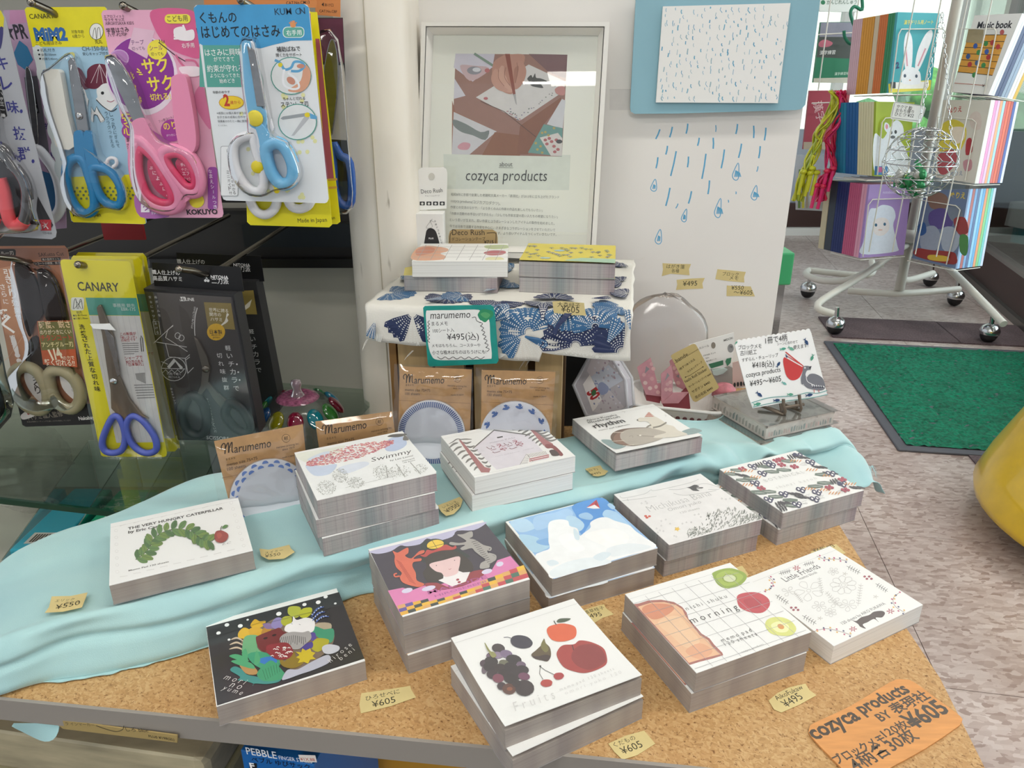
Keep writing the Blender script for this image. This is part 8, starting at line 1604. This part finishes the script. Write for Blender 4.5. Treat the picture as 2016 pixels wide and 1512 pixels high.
def nurie(k):
    """a plain yellow, cream and red patchwork stands in for the printed picture"""
    k.txt('ぬりえ', 965, 700, 1050, 690, 'c03a3a', .03, 1.3); k.blob([(900,860),(930,770),(1000,740),(1070,780),(1075,860),(1030,940),(930,960)], 'e0cc4a', 4); k.blob([(975,800),(1060,790),(1065,860),(1010,890)], 'ecdccb', 4); k.blob([(1100,720),(1140,690),(1170,720),(1165,800),(1110,790)], 'd8c8c0', 4); k.blob([(1080,870),(1110,860),(1115,940),(1075,960)], 'b03038', 3); k.blob([(1060,1000),(1110,990),(1110,1050),(1070,1060)], 'c9929a', 3); k.blob([(905,960),(1000,930),(1020,1000),(950,1080),(905,1060)], 'b5525c', 4); k.txt('ぬりえ', 980, 1090, 1055, 1085, '8a98b0', .03, 1.2)
def trains(k):
    """plain colour blocks stand in for the printed characters"""
    k.txt('ぬりえ', 975, 1225, 1070, 1230, 'e6c63a', .04, 1.3)
    for pts, c_ in (([(840,1210),(900,1190),(960,1220),(950,1290),(860,1290)], '8a6a5a'), ([(850,1320),(920,1290),(980,1320),(990,1400),(900,1420),(850,1390)], '5a4a8a'), ([(800,1430),(880,1400),(920,1470),(880,1560),(800,1540)], '9aa2b4'), ([(930,1420),(1000,1410),(1040,1480),(1000,1560),(930,1540)], 'a8b0c0'), ([(960,1290),(1040,1280),(1050,1360),(990,1370)], '7a8494'), ([(1000,1360),(1070,1350),(1090,1440),(1030,1450)], '9a3a38'), ([(770,1540),(860,1550),(980,1560),(1015,1580),(1000,1640),(770,1590)], '96322e'), ([(780,1400),(820,1380),(830,1440),(790,1460)], '2f5a94'), ([(1040,1460),(1090,1470),(1080,1580),(1040,1560)], '4f8a4a'), ([(850,1580),(960,1590),(960,1620),(850,1610)], 'd8b43a')): k.blob(pts, c_, 4)
g_ = lambda c_, n, th, lb: [(c_, th, lb)]*n
cell([(655,75),(915,82),(858,560),(597,577)], R8, 2.80, 16, [('3fa3ad', .010, '')]+g_('2a8a58', 3, .011, 'green notebook behind the rabbit notebook')+g_('d9742e', 4, .010, 'orange notebook behind the rabbit notebook')+[('d8c4a4', .024, 'cream lettered book among the orange notebooks')]+g_('e09a28', 5, .012, 'amber notebook at the back of the rabbit pocket')+g_('dbb4bc', 5, .010, 'pale pink notebook, hindmost of the rabbit pocket'),
     'teal notebook with a long eared white rabbit in the revolving rack', rabbit, GL, guard=[(605,570),(650,215),(668,182),(925,180),(940,200),(895,560)])
cell([(520,630),(758,634),(712,1098),(505,1092)], R8, 2.80, 16, [('a3b52a', .010, '')]+g_('e3dcb4', 6, .013, 'cream notebook behind the lime green one')+g_('1b62a0', 4, .016, 'blue notebook behind the cream ones')+g_('2b8ab0', 5, .016, 'teal blue notebook at the back of the middle pocket'),
     'lime green notebook with a white bear in the revolving rack', bear2, GL, guard=[(520,1085),(548,760),(570,732),(640,728),(760,735)])
cell([(480,1145),(740,1140),(690,1580),(420,1600)], R8, 2.80, 16, [('a98ac8', .010, '')]+g_('e0a0b8', 2, .014, 'light pink notebook behind the lilac one')+g_('c05a80', 6, .011, 'rose notebook in the lowest pocket')+g_('1e2f66', 5, .013, 'navy notebook in the lowest pocket')+[('39424c', .042, 'dark slate box file beside the navy notebooks'), ('c9bfa0', .036, 'cream box file at the end of the lowest pocket')],
     'lilac notebook with a white sheep in the revolving rack', sheep, GL, guard=[(430,1590),(465,1270),(490,1236),(735,1228)])
cell([(1130,95),(1425,82),(1215,588),(985,570)], R8, 2.72, -60, [('e8e6e4', .010, '')]+g_('dcdce0', 2, .014, 'white music book behind the front one')+g_('2a3a66', 2, .02, 'dark blue book behind the music books')+g_('8a98ac', 2, .02, 'grey blue book in the music pocket')+g_('e6e0da', 2, .018, 'off white book in the music pocket')+[('d8a82a', .02, 'yellow book at the end of the music pocket')],
     'white music book with coloured notes on an orange square', music, GL, lean=.10, guard=[(990,575),(1040,182),(1260,178),(1270,200),(1195,585)])
r2 = random.Random(3)
cell([(935,620),(1232,620),(1130,1138),(885,1100)], R8, 2.72, -60, [('d8d2c8', .010, '')]+[(c_, .0165, 'colouring book with a %s edge in the middle pocket' % n_) for c_, n_ in (('e8d8e4','pale lilac'),('e08ab8','pink'),('d8b0d0','mauve'),('e89a6a','peach'),('9ac8d8','light blue'),('c9483a','brick red'),('d8562a','orange red'),('b8402e','dark red'),('2a4a98','deep blue'),('d9dff0','bluish white'))],
     'cream colouring book with red lettering and a yellow patch', nurie, GL, guard=[(900,1100),(905,725),(1120,740),(1145,760),(1075,1120)])
cell([(820,1180),(1095,1172),(1010,1668),(738,1600)], R8, 2.72, -60, [('6a7a9a', .010, '')]+[(c_, .0165, 'colouring book with a %s edge in the lowest pocket' % n_) for c_, n_ in (('8ab0d8','sky blue'),('a84a44','brick red'),('6a9ac8','mid blue'),('3f5a8a','dark blue'),('8ac0e0','pale blue'),('5aa0d0','bright blue'),('e0905a','orange'),('7ac07a','green'),('6ac0b8','aqua'),('c8d0ee','pale lavender'))],
     'crowded dark colouring book with yellow lettering in the lowest pocket', trains, GL, guard=[(745,1590),(800,1240),(1020,1275),(1045,1300),(960,1640)])
# books of the next face, seen past the edge of the white panel
def plainbook(label, pts, y, col, fn): card_thing('notebook', label, 'notebook', y, R8, pts, mat('book_'+col, col, .5), fn, GL, .012, yaw=.1)
plainbook('white workbook at the very top beside the white panel', [(170,-60),(430,-60),(405,75),(168,70)], 3.3, 'dfe3de', lambda k: (k.txt('かんじれんしゅう', 212, 26, 398, 22, '2f5a44', .02, 1.1), k.ell(190, 15, 14, 14, '2f7a54')))
plainbook('green and dark workbook with a pink flower beside the white panel', [(178,138),(412,135),(355,515),(130,512)], 3.3, '2a7a58', lambda k: (k.poly([(178,140),(410,138),(395,365),(150,355)], '4a4f4a'), k.poly([(178,140),(410,138),(402,230),(168,228)], '8a8a98'), k.blob([(165,265),(200,245),(250,265),(225,290),(170,290)], 'c06a7a', 3), k.txt('漢字練習', 168, 338, 265, 334, 'e6e6e2', .01), k.poly([(132,485),(360,480),(355,515),(130,512)], 'c9c6b4'), k.txt('漢字練習帳', 260, 466, 350, 462, 'c9e0cc', .02)))
plainbook('dull red workbook behind the skipping ropes', [(108,562),(362,560),(300,930),(68,925)], 3.3, 'a5404e', lambda k: (k.txt('漢字', 130, 640, 158, 760, 'd8b0b0', .02), k.poly([(70,880),(305,880),(300,930),(68,925)], 'b8a890')))
for i, (x, y, x2, y2) in enumerate(((238,0,160,560), (412,0,345,560), (160,215,420,200), (120,640,230,636))):
    a, b = at(1560+x/3.149, y/3.149, y=3.26), at(1560+x2/3.149, y2/3.149, y=3.26); MB().tube([tuple(a-Vector((RX, RY, FL))), tuple(b-Vector((RX, RY, FL)))], .0025, 6).obj('upright_wire' if i < 2 else 'cross_wire', 'rack_white', t)
# skipping ropes
def rope(label, cols, path, n, sp, knots, seed):
    t = thing('skipping_rope', label, 'skipping rope', TR(*at(1560+path[0][0]/3.149, path[0][1]/3.149, y=2.98)), 'bundled plastic skipping ropes'); O_ = t.matrix_world.translation; rnd = random.Random(seed)
    for i in range(n):
        P_ = []
        for x, y in path: q = at(1560+(x+rnd.uniform(-sp, sp))/3.149, (y+rnd.uniform(-12, 12))/3.149, y=2.97+rnd.uniform(-.02, .02))-O_; P_.append(tuple(q))
        MB().tube(smoothline(P_, False, 4), .0042, 6).obj('rope_strand', mat(cols[i % len(cols)], cols[i % len(cols)], .2, coat=.6, alpha=.9), t)
    for x, y in knots: q = at(1560+x/3.149, y/3.149, y=2.94)-O_; MB().ball(tuple(q), (.014, .012, .010), 10).obj('handle_bead', cols[0], t); MB().tube([tuple(q), (q.x-.008, q.y, q.z-.085)], .007, 8).obj('grip', mat('grip_'+cols[0], cols[-1], .2, alpha=.8), t)
rope('bundle of translucent yellow green skipping rope hanging beside the panel', ['c8c81c', 'a8b82a', 'd8d838'], [(255,570),(275,640),(215,760),(160,820),(150,900),(110,1000),(70,1100),(30,1240)], 12, 34, [(70,1065),(110,1075),(150,1070),(125,1045)], 3)
rope('bundle of bright pink skipping rope hanging next to the yellow one', ['e0164e', 'c81040', 'f0307a'], [(300,570),(320,650),(270,760),(235,860),(240,950),(235,1050),(190,1120),(180,1240)], 14, 34, [(215,1060),(255,1045),(150,1150),(190,1155)], 4)
t = thing('green_rope', 'dark green cord looped at the top of the rack', 'cord', TR(*at(1680, 20, y=3.1))); O_ = t.matrix_world.translation
for pts in ([(430,-20),(432,60),(385,40),(360,80),(380,150),(405,195)], [(320,190),(325,230),(355,270),(390,262),(405,215)]): MB().tube([tuple(at(1560+x/3.149, y/3.149, y=3.08)-O_) for x, y in smoothline(pts, False, 4)], .006, 8).obj('cord_loop', mat('cord_green', '1f7a5c', .5), t)
# clear pouches of pencils under the ropes
card_thing('pencil_pouch', 'clear pouch of pencils hanging under the skipping ropes', 'pouch', 3.2, R8, [(20,960),(240,960),(215,1310),(20,1300)], 'milky_case', lambda k: (k.many(), [k.poly([(40+i*24,1050),(56+i*24,1050),(50+i*24,1290),(34+i*24,1290)], c_) for i, c_ in enumerate(('6a8a4a', 'c8c04a', 'a89a88', 'd8c8b8', 'b8a09a', 'c07a8a', 'a8a098'))], k.done()), grp=None)
# globe basket of sweets on a chain
c = at(1811, 321, y=2.46); rg = .108; t = thing('wire_globe', 'chrome wire globe basket hanging on chains before the book rack', 'basket', TR(*c))
m = MB()
for i in range(1, 8):
    a = PI*i/8; m.tube([(rg*math.sin(a)*math.cos(b*PI/14), rg*math.sin(a)*math.sin(b*PI/14), rg*math.cos(a)) for b in range(28)], .0019, 5, closed=True)
m.obj('ring_wires', 'chrome', t)['kind'] = 'stuff'; m = MB()
for j in range(14):
    m.tube([(rg*math.sin(PI*(.06+.88*i/16))*math.cos(2*PI*(j+.5*((i % 2)))/14), rg*math.sin(PI*(.06+.88*i/16))*math.sin(2*PI*(j+.5*((i % 2)))/14), rg*math.cos(PI*(.06+.88*i/16))) for i in range(17)], .0016, 5)
m.obj('net_wires', 'chrome', t)['kind'] = 'stuff'
rnd = random.Random(9); proto = None
for i in range(26):
    a, r = rnd.uniform(0, 2*PI), math.sqrt(rnd.random())*.062; z = -.085+.05*rnd.random()+.25*r; M = TR(c.x+r*math.cos(a), c.y+r*math.sin(a), c.z+z, rnd.uniform(0, 3), rnd.uniform(-1, 1), rnd.uniform(-1, 1)); col = ('green', 'silver')[i % 2]
    if i < 2:
        q = thing('wrapped_sweet', ('green wrapped sweet inside the hanging wire globe', 'silver wrapped sweet inside the hanging wire globe')[i], 'sweet', M, 'wrapped sweets in the wire globe')
        MB().ball((0, 0, 0), (.020, .012, .011), 8).obj('sweet', mat('sweet_'+col, ('2f8a54', 'b8b8b4')[i], .25, .3), q); MB().add([(-.014, 0, 0), (-.028, .010, .004), (-.026, -.010, -.004), (.014, 0, 0), (.028, -.010, .005), (.026, .010, -.004)], [(0, 1, 2), (3, 4, 5)]).obj('wrapper_twist', 'sweet_'+col, q); proto = (proto or [])+[q]
    else: dup(proto[i % 2], M)
def chain(p0, p1, nm='chain'):
    v = (p1-p0); n = int(v.length/.016); m = MB()
    for i in range(n):
        ce = p0+v*((i+.5)/n); ax = v.normalized(); s1 = ax.orthogonal().normalized(); s1 = s1 if i % 2 else ax.cross(s1)
        m.tube([ce+ax*(.0095*math.cos(b*PI/4))+s1*(.0042*math.sin(b*PI/4)) for b in range(8)], .0010, 4, closed=True)
    m.obj(nm, 'chrome', t)['kind'] = 'stuff'
hk = at(1855, 25, y=2.62)-c; chain(Vector((-.028, 0, rg*.95)), Vector((hk.x, hk.y, hk.z))); chain(Vector((.085, 0, rg*.62)), Vector((hk.x, hk.y, hk.z)))
card_thing('price_tag', 'small white handwritten tag wired above the globe basket', 'tag', 2.5, R8, [(640,630),(815,655),(828,670),(800,755),(785,762),(612,738),(610,715),(628,640)], 'white_paper', lambda k: (k.txt('サクマ 飴', 645, 668, 740, 680, '3a3a3a', .01), k.txt('おもち帰り', 640, 692, 750, 704, '3a3a3a', .01), k.txt('ひとつ ¥22', 632, 716, 750, 728, '3a3a3a', .01), k.line([(640,634),(815,658),(822,672),(798,752),(616,730),(618,710),(634,640)], 3, '8a8a8a', closed=True)), zz=.0003)
# clear case with green lid behind the panel
cq = at(1548, 560, y=1.25); t = thing('clear_display_case', 'tall clear plastic case with a green lid behind the white panel', 'case', TR(cq.x-.01, 1.27, FL))
x1 = at(1566, 500, y=1.22).x-(cq.x-.01); zt, zl = at(1566, 498, y=1.22).z-FL, at(1562, 562, y=1.22).z-FL
MB().box((x1-.06, 0, (zt+zl)/2), (.12, .10, zt-zl)).obj('green_lid', mat('green_lid', '3fa56c', .35), t, bevel=.003); MB().box((x1-.064, 0, zl/2), (.112, .09, zl-.002)).obj('clear_body', 'bag_film', t)
# yellow tapered stool
c = at(2325, 1036, z=FL+.07); t = thing('yellow_stool', 'glossy yellow plastic flared stool standing on the floor', 'stool', TR(c.x, c.y, FL))
MB().lathe([(.30, .05), (.345, .052), (.368, .066), (.372, .085), (.355, .14), (.315, .24), (.272, .34), (.24, .42), (.225, .45), (.19, .462), (0, .465)], 56).obj('shell', mat('stool_yellow', 'e2b90a', .28, coat=.5, noise=(.08, 30)), t)
for i in range(3): a = .4+i*2*PI/3; MB().lathe([(.02, 0), (.024, .01), (.02, .06)], 12, M=Matrix.Translation((.27*math.cos(a), .27*math.sin(a), 0))).obj('foot', 'black_plastic', t)
